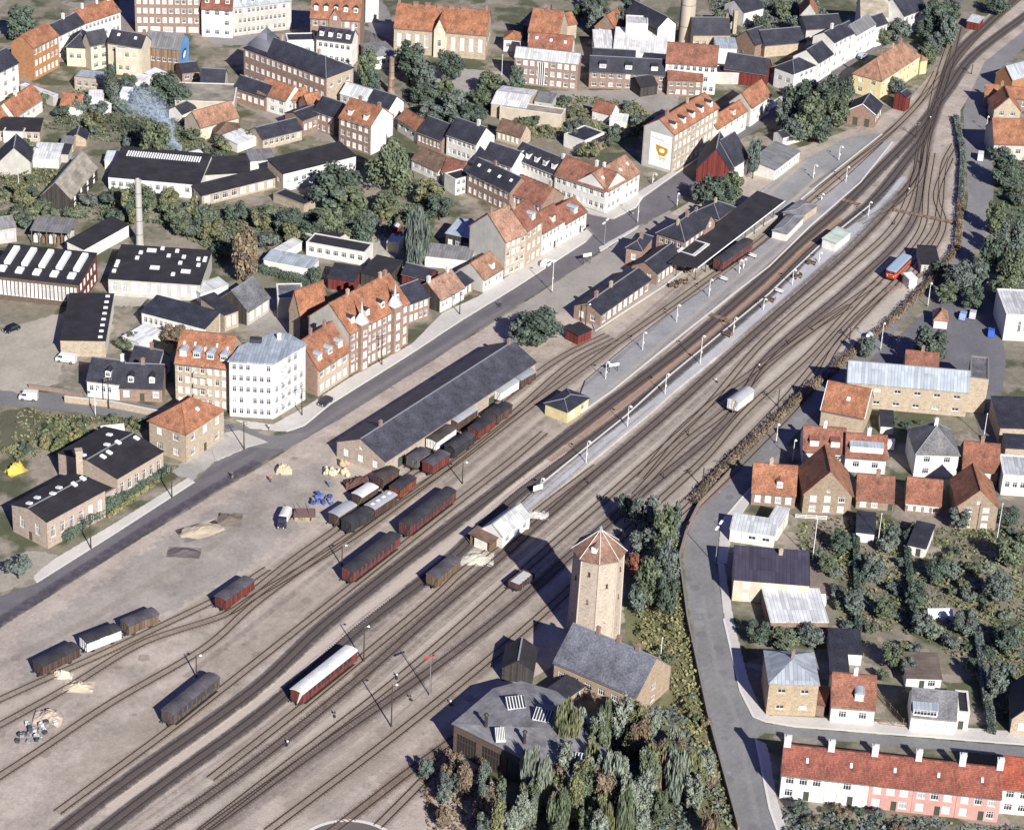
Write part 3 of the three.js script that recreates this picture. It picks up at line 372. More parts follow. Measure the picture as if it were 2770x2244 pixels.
// ---------------------------------------------------------------- trees and shrubs
const LEAF = [[.120, .150, .090], [.082, .115, .085], [.165, .178, .090], [.20, .155, .105], [.125, .155, .135], [.26, .11, .07], [.22, .215, .10], [.21, .245, .195]].map((c) => std([1, 1, 1], { color: lin(...c), vertexColors: true, roughness: 1 }));
function leaves(n, place, size, stretch = 1) {
  const pos = new Float32Array(n * 18), nor = new Float32Array(n * 18), col = new Float32Array(n * 18), uv = new Float32Array(n * 12), a = new THREE.Vector3(), b = new THREE.Vector3(), nn = new THREE.Vector3();
  for (let i = 0; i < n; i++) {
    const [x, y, z, dx, dy, dz, tone] = place(i); nn.set(dx + 1.5 * (rnd() - .5), dy + 1.5 * (rnd() - .5) + .25, dz + 1.5 * (rnd() - .5)).normalize(); a.set(rnd() - .5, rnd() - .5, rnd() - .5).cross(nn).normalize(); b.copy(nn).cross(a); if (stretch > 1) { a.set(.3 * (rnd() - .5), 1, .3 * (rnd() - .5)).normalize(); b.set(rnd() - .5, 0, rnd() - .5).normalize(); nn.copy(a).cross(b).normalize(); }
    const s = size * (.6 + .8 * rnd()), q = [[s * stretch, 0], [0, s * .62], [-s * stretch, 0], [s * stretch, 0], [-s * stretch, 0], [0, -s * .62]], k = tone * (.66 + .68 * rnd()), w = .2 * (rnd() - .5);
    for (let j = 0; j < 6; j++) { const o = i * 18 + j * 3; pos[o] = x + a.x * q[j][0] + b.x * q[j][1]; pos[o + 1] = y + a.y * q[j][0] + b.y * q[j][1]; pos[o + 2] = z + a.z * q[j][0] + b.z * q[j][1]; nor[o] = nn.x; nor[o + 1] = nn.y; nor[o + 2] = nn.z; col[o] = k * (1 + w); col[o + 1] = k; col[o + 2] = k * (1 - w); }
  }
  const g = new THREE.BufferGeometry(); g.setAttribute('position', new THREE.BufferAttribute(pos, 3)); g.setAttribute('normal', new THREE.BufferAttribute(nor, 3)); g.setAttribute('color', new THREE.BufferAttribute(col, 3)); g.setAttribute('uv', new THREE.BufferAttribute(uv, 2)); return g;
}
function crownGeo(kind, v) { // unit crown: radius 1, from y = -1 to 1
  return cached('crown' + kind + v, () => {
    const lobes = [], nl = kind === 'tall' ? 13 : kind === 'bush' ? 8 : 11;
    for (let i = 0; i < nl; i++) { const t = (i + .5) / nl, an = i * 2.4 + v, y = kind === 'bush' ? -.35 + .7 * rnd() : -.72 + 1.4 * t, rr = kind === 'conic' ? .72 * (1 - t) + .08 : kind === 'tall' ? .5 * Math.sqrt(1 - Math.abs(y) * .8) : .62 * Math.sqrt(Math.max(.06, 1 - y * y)); lobes.push([Math.cos(an) * rr * (.55 + .5 * rnd()), y, Math.sin(an) * rr * (.55 + .5 * rnd()), (kind === 'conic' ? .42 * (1 - t) + .2 : .34) * (.8 + .45 * rnd()), .82 + .36 * rnd()]); }
    const N = kind === 'bush' ? 1300 : 2600;
    return leaves(N, () => { const l = lobes[Math.floor(rnd() * lobes.length)], u = rnd() * 2 - 1, p = rnd() * 6.283, s = Math.sqrt(1 - u * u), r = l[3] * Math.pow(rnd(), .38), dx = s * Math.cos(p), dz = s * Math.sin(p); return [l[0] + dx * r, l[1] + u * r * (kind === 'willow' ? 1.5 : 1.05), l[2] + dz * r, dx, u, dz, l[4]]; }, kind === 'bush' ? .105 : .08, kind === 'willow' ? 2.2 : kind === 'grassy' ? 2.6 : 1);
  });
}
const trunkGeo = (v) => cached('trunk' + v, () => { const g = [new THREE.CylinderGeometry(.45, 1, 1, 8, 3).translate(0, .5, 0)]; for (let i = 0; i < 6; i++) { const a = i * 2.2 + v, r = 4.5 + 3 * hash(i, v, 5); g.push(bar([0, .55 + .06 * i, 0], [Math.cos(a) * r, .85 + .12 * i * hash(i, v, 6) + .1, Math.sin(a) * r], .3)); } return mergeGeometries(g.map((q) => q.toNonIndexed())); });
let treeNo = 0;
function undergrowth(label, P, per, hmax, c) { // weeds, low shrubs and vegetables that cover a plot: uncountable
  const xs = P.map((p) => p[0]), zs = P.map((p) => p[1]), x0 = Math.min(...xs), x1 = Math.max(...xs), z0 = Math.min(...zs), z1 = Math.max(...zs); let A = 0; for (let i = 0; i < P.length; i++) { const a = P[i], b = P[(i + 1) % P.length]; A += a[0] * b[1] - a[1] * b[0]; } const n = Math.min(16000, Math.round(Math.abs(A) / 2 * per));
  const g = leaves(n, () => { for (let q = 0; q < 40; q++) { const x = x0 + (x1 - x0) * rnd(), z = z0 + (z1 - z0) * rnd(); if (!inside(P, x, z)) continue; const d = fine(x, z, 11) * .6 + coarse(x * 2, z * 2, 5) * .4; if (d < .44 && q < 30) continue; return [x, .05 + hmax * Math.max(.06, (d - .4) * 4) * Math.pow(rnd(), .7), z, 0, .7, 0, .75 + .5 * coarse(x * 3, z * 3, 8)]; } return [xs[0], .05, zs[0], 0, 1, 0, 1]; }, .36);
  const m = mesh(num('undergrowth'), g, LEAF[c]); m.userData = { label, category: 'undergrowth', kind: 'stuff' };
}
function tree(kind, name, label, cat, x, z, hc, r, ry, c, group) { // crown centre at height hc
  const t = root(num(name), label, cat, x, 0, z, treeNo * 1.7, group), v = treeNo++ % 4; const k = mesh('crown', crownGeo(kind, v), LEAF[c], t); k.position.y = hc; k.scale.set(r, ry, r);
  const tr = mesh(cat === 'tree' ? 'trunk' : 'stem', trunkGeo(v), M.bark, t); const w = Math.max(.05, r * .055); tr.scale.set(w, hc, w); return t;
}
function grove(label, group, name, cat, L) { for (const [kind, c, x, z, hc, r, ry] of L) tree(['round', 'tall', 'conic', 'willow', 'bush'][kind], name, label, cat, x, z, hc, r, ry, c, group); }
function hedge(name, label, P, w, h, c, cat = 'hedge', group) {
  const t = root(num(name), label, cat, P[0][0], 0, P[0][1], 0, group), seg = []; let T = 0; for (let i = 0; i < P.length - 1; i++) { const L = Math.hypot(P[i + 1][0] - P[i][0], P[i + 1][1] - P[i][1]); seg.push([P[i], P[i + 1], L]); T += L; }
  const N = Math.min(9000, Math.round(T * w * h * 60)); const g = leaves(N, () => { let d = rnd() * T, s = seg[0]; for (s of seg) { if (d < s[2]) break; d -= s[2]; } const f = Math.min(1, d / s[2]), nx = -(s[1][1] - s[0][1]) / s[2], nz = (s[1][0] - s[0][0]) / s[2], e = (rnd() - .5) * w, bump = .75 + .5 * vnoise(d * .5, s[2], 64, 3), y = h * bump * Math.pow(rnd(), .55); return [s[0][0] + (s[1][0] - s[0][0]) * f + nx * e - P[0][0], y, s[0][1] + (s[1][1] - s[0][1]) * f + nz * e - P[0][1], nx * Math.sign(e) * .5, .6, nz * Math.sign(e) * .5, .7 + .6 * vnoise(d * .3, 7, 64, 9)]; }, .22);
  mesh('foliage', g, LEAF[c], t); return t;
}
// ---------------------------------------------------------------- road vehicles
function vehicle(kind, name, label, cat, x, z, turn, col, o = {}) {
  const t = root(num(name), label, cat, x, .04, z, turn), m = std(col, { roughness: .3 }), L = o.L || 4, W = 1.6;
  const prof = kind === 'van' ? [[-L / 2, .35], [L / 2, .35], [L / 2, 1], [L / 2 - .5, 1.2], [L / 2 - .9, 2], [-L / 2, 2.05]] : kind === 'truck' ? [[L / 2 - 1.7, .4], [L / 2, .4], [L / 2, 1.3], [L / 2 - .6, 1.45], [L / 2 - .8, 2.2], [L / 2 - 1.7, 2.25]] : [[-L / 2, .35], [L / 2, .35], [L / 2 + .02, .8], [L / 2 - 1, .95], [L / 2 - 1.6, 1.45], [-L / 2 + .9, 1.48], [-L / 2 + .1, .9]];
  const g = new THREE.ExtrudeGeometry(new THREE.Shape(prof.map((p) => new THREE.Vector2(...p))), { depth: W - .16, bevelEnabled: true, bevelSize: .08, bevelThickness: .08, bevelSegments: 2 }).translate(0, 0, -W / 2 + .08); mesh('body', g, m, t);
  for (const a of [-L * .31, L * .31]) for (const s of [-1, 1]) { const w = mesh('wheel', new THREE.CylinderGeometry(.34, .34, .2, 14).rotateX(Math.PI / 2), M.rubber, t); w.position.set(a, .34, s * (W / 2)); mesh('hub', new THREE.CylinderGeometry(.16, .16, .22, 10).rotateX(Math.PI / 2), M.steel, w); }
  const c0 = kind === 'car' ? [[L / 2 - 1.18, .99], [L / 2 - 1.62, 1.38], [-L / 2 + .95, 1.4], [-L / 2 + .3, .98]] : kind === 'van' ? [[L / 2 - .52, 1.24], [L / 2 - .86, 1.85], [L / 2 - 1.7, 1.85], [L / 2 - 1.7, 1.24]] : [[L / 2 - .62, 1.5], [L / 2 - .8, 2.05], [L / 2 - 1.5, 2.05], [L / 2 - 1.5, 1.5]];
  mesh('side_glass', new THREE.ExtrudeGeometry(new THREE.Shape(c0.map((p) => new THREE.Vector2(...p))), { depth: W + .02, bevelEnabled: false }).translate(0, 0, -W / 2 - .01), M.glass, t);
  const f = kind === 'car' ? [L / 2 - 1.3, 1.17, .62, .78] : kind === 'van' ? [L / 2 - .63, 1.58, .55, .45] : [L / 2 - .6, 1.8, .5, .3]; const ws = mesh('windscreen', box(.04, f[2], W - .3, 0, -f[2] / 2, 0), M.glass, t); ws.position.set(f[0], f[1], 0); ws.rotation.z = f[3];
  for (const s of [-.55, .55]) { mesh('headlight', new THREE.SphereGeometry(.12, 8, 6).translate(L / 2 + .06, .72, s), M.lampGlass, t); mesh('tail_light', box(.05, .14, .14, kind === 'truck' ? -L / 2 - .02 : -L / 2 - .09, .7, s), std([.3, .02, .02], { roughness: .3 }), t); }
  mesh('bumper', box(.1, .14, W, L / 2 + .12, .42, 0), M.steel, t);
  if (kind === 'truck') { mesh('load_bed', [box(L - 1.9, .2, W + .3, -.9, .8, 0), box(L - 1.9, .1, .3, -.9, .6, 0)], M.wood, t); mesh('tilt', arched(L - 2, W + .3, 2.3, .4, 1.3).translate(-.9, 0, 0), std(o.tilt || [.6, .6, .57]), t); }
  return t;
}
// ---------------------------------------------------------------- special structures
function waterTower(label, x, z, H) {
  const t = root('water_tower', label, 'water tower', x, 0, z, 0), R = 4.85, E = 5.35, wm = surf([.64, .54, .44, 'brick']), rm = surf([.42, .25, .18, 'tile']), at = (r, i) => [r * Math.cos(i * Math.PI / 4), r * Math.sin(i * Math.PI / 4)];
  for (let i = 0; i < 8; i++) { // eight wall panels, slightly battered
    const a = at(R - .05, i), b = at(R - .05, i + 1), c = at(R + .25, i), d = at(R + .25, i + 1), P = [[c[0], 0, c[1]], [d[0], 0, d[1]], [b[0], H, b[1]], [a[0], H, a[1]]], L = Math.hypot(b[0] - a[0], b[1] - a[1]);
    const s = slab(P, .3); mesh('wall', s, wm, t);
    const mx = (a[0] + b[0]) / 2, mz = (a[1] + b[1]) / 2, turn = Math.atan2(mx, mz); mesh('corner_strip', bar([c[0], 0, c[1]], [a[0], H, a[1]], .14, 8), surf([.66, .57, .47, 'plaster']), t);
    for (const f of i % 2 ? [.3, .72] : [.2, .52, .85]) addWindow(t, 'slit_window', mx * 1.028, H * f, mz * 1.028, turn, .4, .9, 's', M.frameDark);
  }
  mesh('eaves_band', new THREE.CylinderGeometry(E - .15, R + .1, .6, 8, 1, true).rotateY(Math.PI / 2 + Math.PI / 8 * 0).translate(0, H - .1, 0), wm, t);
  const G = []; for (let i = 0; i < 8; i++) { const a = at(E, i), b = at(E, i + 1); G.push(slab([[a[0], H + .2, a[1]], [b[0], H + .2, b[1]], [0, H + 4.7, 0]], .2)); } const roof = mesh('roof', G, rm, t);
  for (let i = 0; i < 8; i++) { const a = at(E + .05, i); mesh('hip_flashing', bar([a[0], H + .25, a[1]], [0, H + 4.78, 0], .08, 6), M.kerb, roof); }
  mesh('finial', [cyl(.35, .3, .8, 0, H + 4.5, 0), cyl(.07, .05, .5, 0, H + 5.2, 0)], M.zinc, roof);
  const d = mesh('dormer', box(1.2, 1.5, 2, 0, 0, -1), M.white, roof), q = 2.75; d.position.set(Math.cos(1.95) * q * 1.15, H + 1.2, Math.sin(1.95) * q * 1.15 + .4); d.rotation.y = Math.PI / 2 - 1.95; mesh('shutter', box(.8, 1, .06, 0, .25, .05), M.frame, d);
  const g = mesh('dormer_gable', [slab([[0, 2, .15], [-.75, 1.45, .15], [-.75, 1.45, -2.2], [0, 2, -2.2]], .1), slab([[0, 2, .15], [.75, 1.45, .15], [.75, 1.45, -2.2], [0, 2, -2.2]], .1)], rm, d);
}
function stack(name, label, x, z, h, r0, r1, mat, square) {
  const t = root(num(name), label, 'chimney', x, 0, z, .3); if (square) { mesh('shaft', box(r0 * 2, h, r0 * 2), mat, t); mesh('rim', box(r0 * 2 + .25, .35, r0 * 2 + .25, 0, h - .1, 0), mat, t); return; }
  mesh('shaft', new THREE.LatheGeometry([[r0 * 1.12, 0], [r0 * 1.12, .9], [r0, 1.1], [r1, h], [r1 * .7, h], [r1 * .7, h - 1.5]].map((p) => new THREE.Vector2(...p)), 24), mat, t); mesh('rim', new THREE.TorusGeometry(r1 * 1.04, .13, 8, 24).rotateX(Math.PI / 2).translate(0, h - .4, 0), mat, t);
  for (let i = 1; i < 5; i++) mesh('iron_band', new THREE.CylinderGeometry(r0 + (r1 - r0) * i / 5 + .03, r0 + (r1 - r0) * i / 5 + .05, .12, 24, 1, true).translate(0, h * i / 5, 0), M.iron, t);
}
function canopy(name, label, P, h) { // platform roof on iron columns; P: front-left, front-right, back-right, back-left
  const t = root(num(name), label, 'platform canopy', P[0][0], 0, P[0][1], 0), q = P.map((p) => [p[0] - P[0][0], p[1] - P[0][1]]); mesh('roof', slab(q.map((p, i) => [p[0], h + (i > 1 ? .5 : 0), p[1]]), .28), surf(ROOF.tar), t);
  const n = 9; for (let i = 0; i < n; i++) for (const f of [.15, .8]) { const s = (i + .3) / n, a = [q[0][0] + (q[1][0] - q[0][0]) * s, q[0][1] + (q[1][1] - q[0][1]) * s], b = [q[3][0] + (q[2][0] - q[3][0]) * s, q[3][1] + (q[2][1] - q[3][1]) * s], x = a[0] + (b[0] - a[0]) * f, z = a[1] + (b[1] - a[1]) * f; mesh('column', [cyl(.1, .09, h - .1, x, 0, z, 8), cyl(.22, .2, .3, x, 0, z, 8)], M.iron, t); }
  mesh('fascia', bar([q[0][0], h - .1, q[0][1]], [q[1][0], h - .1, q[1][1]], .16), M.frame, t);
}
function heap(name, label, x, z, r, h, c, o = {}) { // irregular mound
  const n = 28, g = new THREE.PlaneGeometry(2, 2, n, n).rotateX(-Math.PI / 2), p = g.attributes.position, s0 = treeNo++; for (let i = 0; i < p.count; i++) { const a = p.getX(i), b = p.getZ(i), d = Math.hypot(a, b) * (1 + .7 * (vnoise(a * 2 + 9, b * 2 + 9, 32, s0) - .5)); p.setXYZ(i, a * r, Math.max(-.03, h * Math.max(0, 1 - d) ** (o.e || 1) * (1 + .5 * (vnoise(a * 6 + 20, b * 6 + 20, 64, s0) - .5) + .3 * (vnoise(a * 14 + 20, b * 14 + 20, 64, s0) - .5)) - .03), b * r * (o.f || 1)); } g.computeVertexNormals();
  const m = mesh(num(name), g, std(c, { bumpMap: TX.rough, bumpScale: .08 }), null); m.position.set(x, .06, z); m.rotation.y = o.turn || 0; m.userData = { label, category: o.cat || 'heap' }; return m;
}
function crates(name, label, x, z, n, cols, w = .7, group, spread = 1.6) { // loose stack of crates or sacks, each a thing
  for (let i = 0; i < n; i++) { const t = root(num(name), label, 'crate', x + (rnd() - .5) * spread * 2, .06 + (i > n * .6 ? w * .72 : 0), z + (rnd() - .5) * spread * 2, rnd() * 3, group), c = cols[i % cols.length], m = cached('mat' + c, () => std(c, { bumpMap: TX.rough, bumpScale: .02 })), hh = w * .7; mesh('crate_side', [box(w, hh, .05, 0, 0, w * .4), box(w, hh, .05, 0, 0, -w * .4), box(.05, hh, w * .7, w / 2 - .03, 0, 0), box(.05, hh, w * .7, -w / 2 + .03, 0, 0)], m, t); mesh('crate_base', box(w - .12, hh * .6, w * .74, 0, .02, 0), m, t); }
}
function sacks(name, label, x, z, n, c, group, spread = 2.4, r = .55) { for (let i = 0; i < n; i++) { const g = cached('sack', () => new THREE.SphereGeometry(1, 12, 9).scale(1, .75, .7).translate(0, .62, 0)), m = mesh(num(name), g, cached('sackm' + c, () => std(c, { bumpMap: TX.rough, bumpScale: .05 }))); const k = r * (.8 + .4 * rnd()); m.scale.set(k, k * (1 + rnd()), k); m.position.set(x + (rnd() - .5) * spread * 2, .04, z + (rnd() - .5) * spread); m.rotation.y = rnd() * 3; m.userData = { label, category: 'sack', group }; } }
function tarpHut(label, x, z, turn, tc, bc) { const t = root(num('tarpaulin_hut'), label, 'covered load', x, 0, z, turn); mesh('base', box(4.2, 1, 2.6), std(bc, { map: TX.wood }), t); mesh('tarpaulin', [slab([[-2.3, 1.0, 1.6], [2.3, 1.0, 1.6], [2, 2.3, 0], [-2, 2.3, 0]], .08), slab([[-2.3, 1.0, -1.6], [2.3, 1.0, -1.6], [2, 2.3, 0], [-2, 2.3, 0]], .08), slab([[-2.3, 1, -1.6], [-2.3, 1, 1.6], [-2, 2.3, 0]], .06), slab([[2.3, 1, -1.6], [2.3, 1, 1.6], [2, 2.3, 0]], .06)], std(tc, { bumpMap: TX.rough, bumpScale: .15 }), t); mesh('pole', bar([-1, .5, 1.4], [-2.4, 3.6, .2], .07), M.pole, t); mesh('pole', bar([1.4, .3, 1.8], [.2, 3.4, -.4], .07), M.pole, t); }
function railcar(label, x, z, turn, L) {
  const t = root('railcar', label, 'railcar', x, .2, z, turn), red = std([.42, .05, .03], { roughness: .35 }), ora = std([.62, .24, .06], { roughness: .35 }), W = 2.8; mesh('underframe', box(L - .4, .5, 2.2, 0, .45, 0), M.iron, t);
  const nose = (w, y0, y1) => { const s = new THREE.Shape(), r = .5; s.moveTo(-L / 2 + r, -w / 2); s.lineTo(L / 2 - r, -w / 2); s.quadraticCurveTo(L / 2, -w / 2, L / 2, -w / 2 + r); s.lineTo(L / 2, w / 2 - r); s.quadraticCurveTo(L / 2, w / 2, L / 2 - r, w / 2); s.lineTo(-L / 2 + r, w / 2); s.quadraticCurveTo(-L / 2, w / 2, -L / 2, w / 2 - r); s.lineTo(-L / 2, -w / 2 + r); s.quadraticCurveTo(-L / 2, -w / 2, -L / 2 + r, -w / 2); return new THREE.ExtrudeGeometry(s, { depth: y1 - y0, bevelEnabled: false }).rotateX(-Math.PI / 2).translate(0, y0, 0); };
  mesh('lower_body', nose(W, .9, 1.75), red, t); mesh('waist_band', nose(W + .04, 1.7, 1.95), ora, t); mesh('upper_body', nose(W - .04, 1.95, 2.85), red, t); mesh('roof', [nose(W + .08, 2.85, 3.0), nose(W - .6, 3.0, 3.12)], std([.32, .42, .52], { roughness: .5 }), t);
  for (const s of [-1, 1]) { for (let i = 0; i < 7; i++) mesh('window', box(L * .095, .62, .05, -L * .39 + L * .13 * i, 2.08, s * (W / 2 - .01)), M.glass, t); for (const q of [-.62, .62]) { mesh('windscreen', box(.05, .62, .9, s * (L / 2 - .01), 2.08, q), M.glass, t); mesh('headlight', new THREE.SphereGeometry(.13, 8, 6).translate(s * L / 2, 1.45, q * 1.3), M.lampGlass, t); } for (const a of [-L * .32, L * .32]) { const w = mesh('wheel', new THREE.CylinderGeometry(.42, .42, .13, 16).rotateX(Math.PI / 2), M.iron, t); w.position.set(a, .42, s * .75); } }
}
function noticeBoard(name, label, x, z, turn, w, h, y, c = [.8, .8, .78]) { const t = root(num(name), label, 'sign', x, 0, z, turn); for (const s of [-1, 1]) mesh('post', cyl(.07, .06, y + h * .6, s * w * .4, 0, 0, 6), M.pole, t); mesh('board', box(w, h, .12, 0, y, .08), std(c), t); mesh('brace', [bar([-w * .4, y, 0], [-w * .4, .1, -1.4], .05), bar([w * .4, y, 0], [w * .4, .1, -1.4], .05)], M.pole, t); }
function bench(label, x, z, turn) { const t = root(num('platform_bench'), label, 'bench', x, .5, z, turn, 'benches on the platforms'); mesh('seat', [0, 1, 2].map((i) => box(2.2, .05, .14, 0, .45, -.2 + i * .2)), M.frame, t); mesh('backrest', [0, 1].map((i) => box(2.2, .16, .05, 0, .62 + i * .22, -.34)), M.frame, t); for (const s of [-.9, .9]) mesh('leg', [box(.08, .45, .5, s, 0, 0), box(.08, .95, .08, s, 0, -.36)], M.iron, t); }
function cart(label, x, z, turn) { const t = root(num('luggage_cart'), label, 'cart', x, .5, z, turn, 'luggage carts on the platforms'); mesh('deck', [box(2.4, .12, 1.2, 0, .5, 0), box(.1, .7, 1.2, 1.15, .6, 0)], M.wood, t); for (const a of [-.8, .8]) for (const s of [-.55, .55]) mesh('wheel', new THREE.CylinderGeometry(.25, .25, .1, 12).rotateX(Math.PI / 2).translate(a, .25, s), M.iron, t); mesh('load', [box(.8, .5, .7, -.5, .62, 0), box(.6, .35, .6, .45, .62, .1)], M.frameDark, t); mesh('drawbar', bar([-1.2, .55, 0], [-2, .9, 0], .04), M.iron, t); }
function fence(name, label, P, h, mat, cat = 'fence', solid) { // posts and boards, or a solid wall with coping
  const t = root(num(name), label, cat, P[0][0], 0, P[0][1], 0); for (let i = 0; i < P.length - 1; i++) { const a = P[i], b = P[i + 1], L = Math.hypot(b[0] - a[0], b[1] - a[1]), turn = -Math.atan2(b[1] - a[1], b[0] - a[0]), g = new THREE.Group(); const put = (m) => { m.position.set((a[0] + b[0]) / 2 - P[0][0], 0, (a[1] + b[1]) / 2 - P[0][1]); m.rotation.y = turn; };
    if (solid) { put(mesh('wall', box(L, h, .25), mat, t)); put(mesh('coping', box(L, .08, .36, 0, h, 0), mat === M.chim ? M.cap : M.kerb, t)); } else { for (let k = 0; k < 3; k++) put(mesh('rail', box(L, .12, .04, 0, h * (k + .4) / 3, .06), mat, t)); const n = Math.max(1, Math.round(L / 2.4)); for (let k = 0; k <= n; k++) put(mesh('post', box(.1, h, .1, -L / 2 + L * k / n, 0, 0), mat, t)); } }
}
function person(label, x, z, turn, coat, legs, bike) {
  const J = [[[0, 1.5, 0], [0, 1.62, 0], .11, .115], [[0, 1.38, 0], [0, 1.5, 0], .065, .06], [[0, 1, 0], [0, 1.36, 0], .15, .18], [[-.1, .92, 0], [-.12, .5, bike ? .2 : .05], .1, .075], [[-.12, .5, bike ? .2 : .05], [-.12, .07, bike ? .05 : -.03], .07, .05], [[.1, .92, 0], [.12, .5, bike ? .1 : -.08], .1, .075], [[.12, .5, bike ? .1 : -.08], [.12, .07, bike ? -.08 : -.18], .07, .05], [[-.2, 1.36, 0], [-.27, 1.08, .03], .06, .05], [[-.27, 1.08, .03], [-.24, .85, bike ? .35 : .12], .048, .036], [[.2, 1.36, 0], [.27, 1.08, .03], .06, .05], [[.27, 1.08, .03], [.24, .85, bike ? .35 : -.04], .048, .036], [[-.12, .05, -.03], [-.12, .05, .14], .05, .045], [[.12, .05, -.18], [.12, .05, 0], .05, .045]];
  const g = cached('person' + !!bike, () => { const n = 56, mc = new MarchingCubes(n, new THREE.MeshStandardMaterial(), false, false, 60000); mc.isolation = 0; const f = mc.field; for (let k = 0; k < n; k++) for (let j = 0; j < n; j++) for (let i = 0; i < n; i++) { const X = (i / (n / 2) - 1) * .95, Y = (j / (n / 2) - 1) * .95 + .88, Z = (k / (n / 2) - 1) * .95; let d = 9; for (const [a, b, ra, rb] of J) { const ax = b[0] - a[0], ay = b[1] - a[1], az = b[2] - a[2], q = Math.min(1, Math.max(0, ((X - a[0]) * ax + (Y - a[1]) * ay + (Z - a[2]) * az) / (ax * ax + ay * ay + az * az))), e = Math.hypot(X - a[0] - ax * q, Y - a[1] - ay * q, Z - a[2] - az * q) - (ra + (rb - ra) * q), h = Math.max(0, .05 - Math.abs(d - e)) / .05; d = Math.min(d, e) - h * h * .0125; } f[i + j * n + k * n * n] = -d; } mc.update(); const c = mc.count, ge = new THREE.BufferGeometry(), p = mc.positionArray.slice(0, c * 3); for (let i = 0; i < c; i++) { p[3 * i] *= .95; p[3 * i + 1] = p[3 * i + 1] * .95 + .88; p[3 * i + 2] *= .95; } ge.setAttribute('position', new THREE.BufferAttribute(p, 3)); ge.setAttribute('normal', new THREE.BufferAttribute(mc.normalArray.slice(0, c * 3), 3)); return ge; }).clone();
  const p = g.attributes.position, col = new Float32Array(p.count * 3), skin = [.42, .27, .19]; for (let i = 0; i < p.count; i++) { const y = p.getY(i), hand = Math.abs(p.getX(i)) > .2 && y < .9 && y > .75, c = y > 1.6 ? [.06, .04, .03] : y > 1.42 || hand ? skin : y > .88 ? coat : y > .1 ? legs : [.03, .025, .02]; col.set(c, i * 3); } g.setAttribute('color', new THREE.BufferAttribute(col, 3));
  const t = root(num('person'), label, 'person', x, .05, z, turn); mesh('body', g, cached('skinmat', () => new THREE.MeshStandardMaterial({ vertexColors: true, roughness: .9 })), t); if (bike) { const b = root(num('bicycle'), label.replace(/^person.*? riding/, 'bicycle ridden by person on').split(' ').slice(0, 14).join(' '), 'bicycle', x, .05, z, turn); for (const q of [-.5, .55]) mesh('wheel', new THREE.TorusGeometry(.33, .025, 6, 20).rotateY(Math.PI / 2).translate(0, .35, q), M.rubber, b); mesh('frame', [bar([0, .35, -.5], [0, .85, -.1], .02), bar([0, .85, -.1], [0, .8, .4], .02), bar([0, .35, .55], [0, .95, .4], .02), bar([0, .35, 0], [0, .8, .4], .02), bar([0, .35, -.5], [0, .35, 0], .02)], M.iron, b); mesh('handlebar', bar([-.25, .95, .38], [.25, .95, .38], .02), M.steel, b); mesh('saddle', box(.14, .06, .26, 0, .84, -.1), M.rubber, b); }
}
function smoke(label, P) { // drifting wood smoke: thousands of tiny translucent flecks along a curving plume
  const c = new THREE.CatmullRomCurve3(P.map((p) => new THREE.Vector3(...p))), g = leaves(15000, () => { const t = Math.pow(rnd(), .8), p = c.getPoint(t), r = .5 + 4.2 * t; const a = rnd() * 6.283, e = r * Math.sqrt(rnd()) * (.6 + .8 * vnoise(t * 20, a, 64, 4)); return [p.x + Math.cos(a) * e, p.y + (rnd() - .5) * r * 1.6, p.z + Math.sin(a) * e, 0, 1, 0, 1]; }, .34);
  g.deleteAttribute('color'); const m = mesh('smoke_plume', g, std([.55, .66, .86], { transparent: true, opacity: .07, depthWrite: false, roughness: 1 })); m.castShadow = false; m.userData = { label, category: 'smoke', kind: 'stuff' };
}
function turntable(x, z, r) { const t = mesh('turntable_pit', new THREE.RingGeometry(r, r + .7, 64).rotateX(-Math.PI / 2), M.kerb); t.position.set(x, .09, z); t.userData.kind = 'structure'; mesh('pit_floor', new THREE.CircleGeometry(r - .02, 48).rotateX(-Math.PI / 2).translate(0, -.02, 0), std([.13, .11, .1], { bumpMap: TX.rough, bumpScale: .05 }), t); mesh('bridge', [box(2 * r - .4, .3, 1.8, 0, .02, 0), box(2 * r - .4, .15, .1, 0, .32, -.75), box(2 * r - .4, .15, .1, 0, .32, .75)], M.frameDark, t).rotation.y = .6; }

function crossing(name, label, a, b, w, y) { const L = Math.hypot(b[0] - a[0], b[1] - a[1]), t = root(num(name), label, 'plank crossing', (a[0] + b[0]) / 2, y, (a[1] + b[1]) / 2, -Math.atan2(b[1] - a[1], b[0] - a[0])), n = Math.round(w / .3), m = surf(WALL.tanwood); for (let i = 0; i < n; i++) mesh('plank', box(L, .08, w / n - .03, 0, 0, -w / 2 + w * (i + .5) / n), m, t); }
function switchStands(L) { for (const [x, z] of L) { const t = root(num('switch_stand'), 'small black point lever standing between the yard tracks', 'switch stand', x, .05, z, rnd() * 3, 'point levers in the yard'); mesh('base', box(.7, .2, .4), M.iron, t); mesh('lever', bar([0, .1, 0], [.5, 1.1, .1], .05), M.iron, t); mesh('counterweight', new THREE.SphereGeometry(.2, 10, 8).translate(.3, .75, .06), rnd() < .4 ? M.frame : M.iron, t); } }
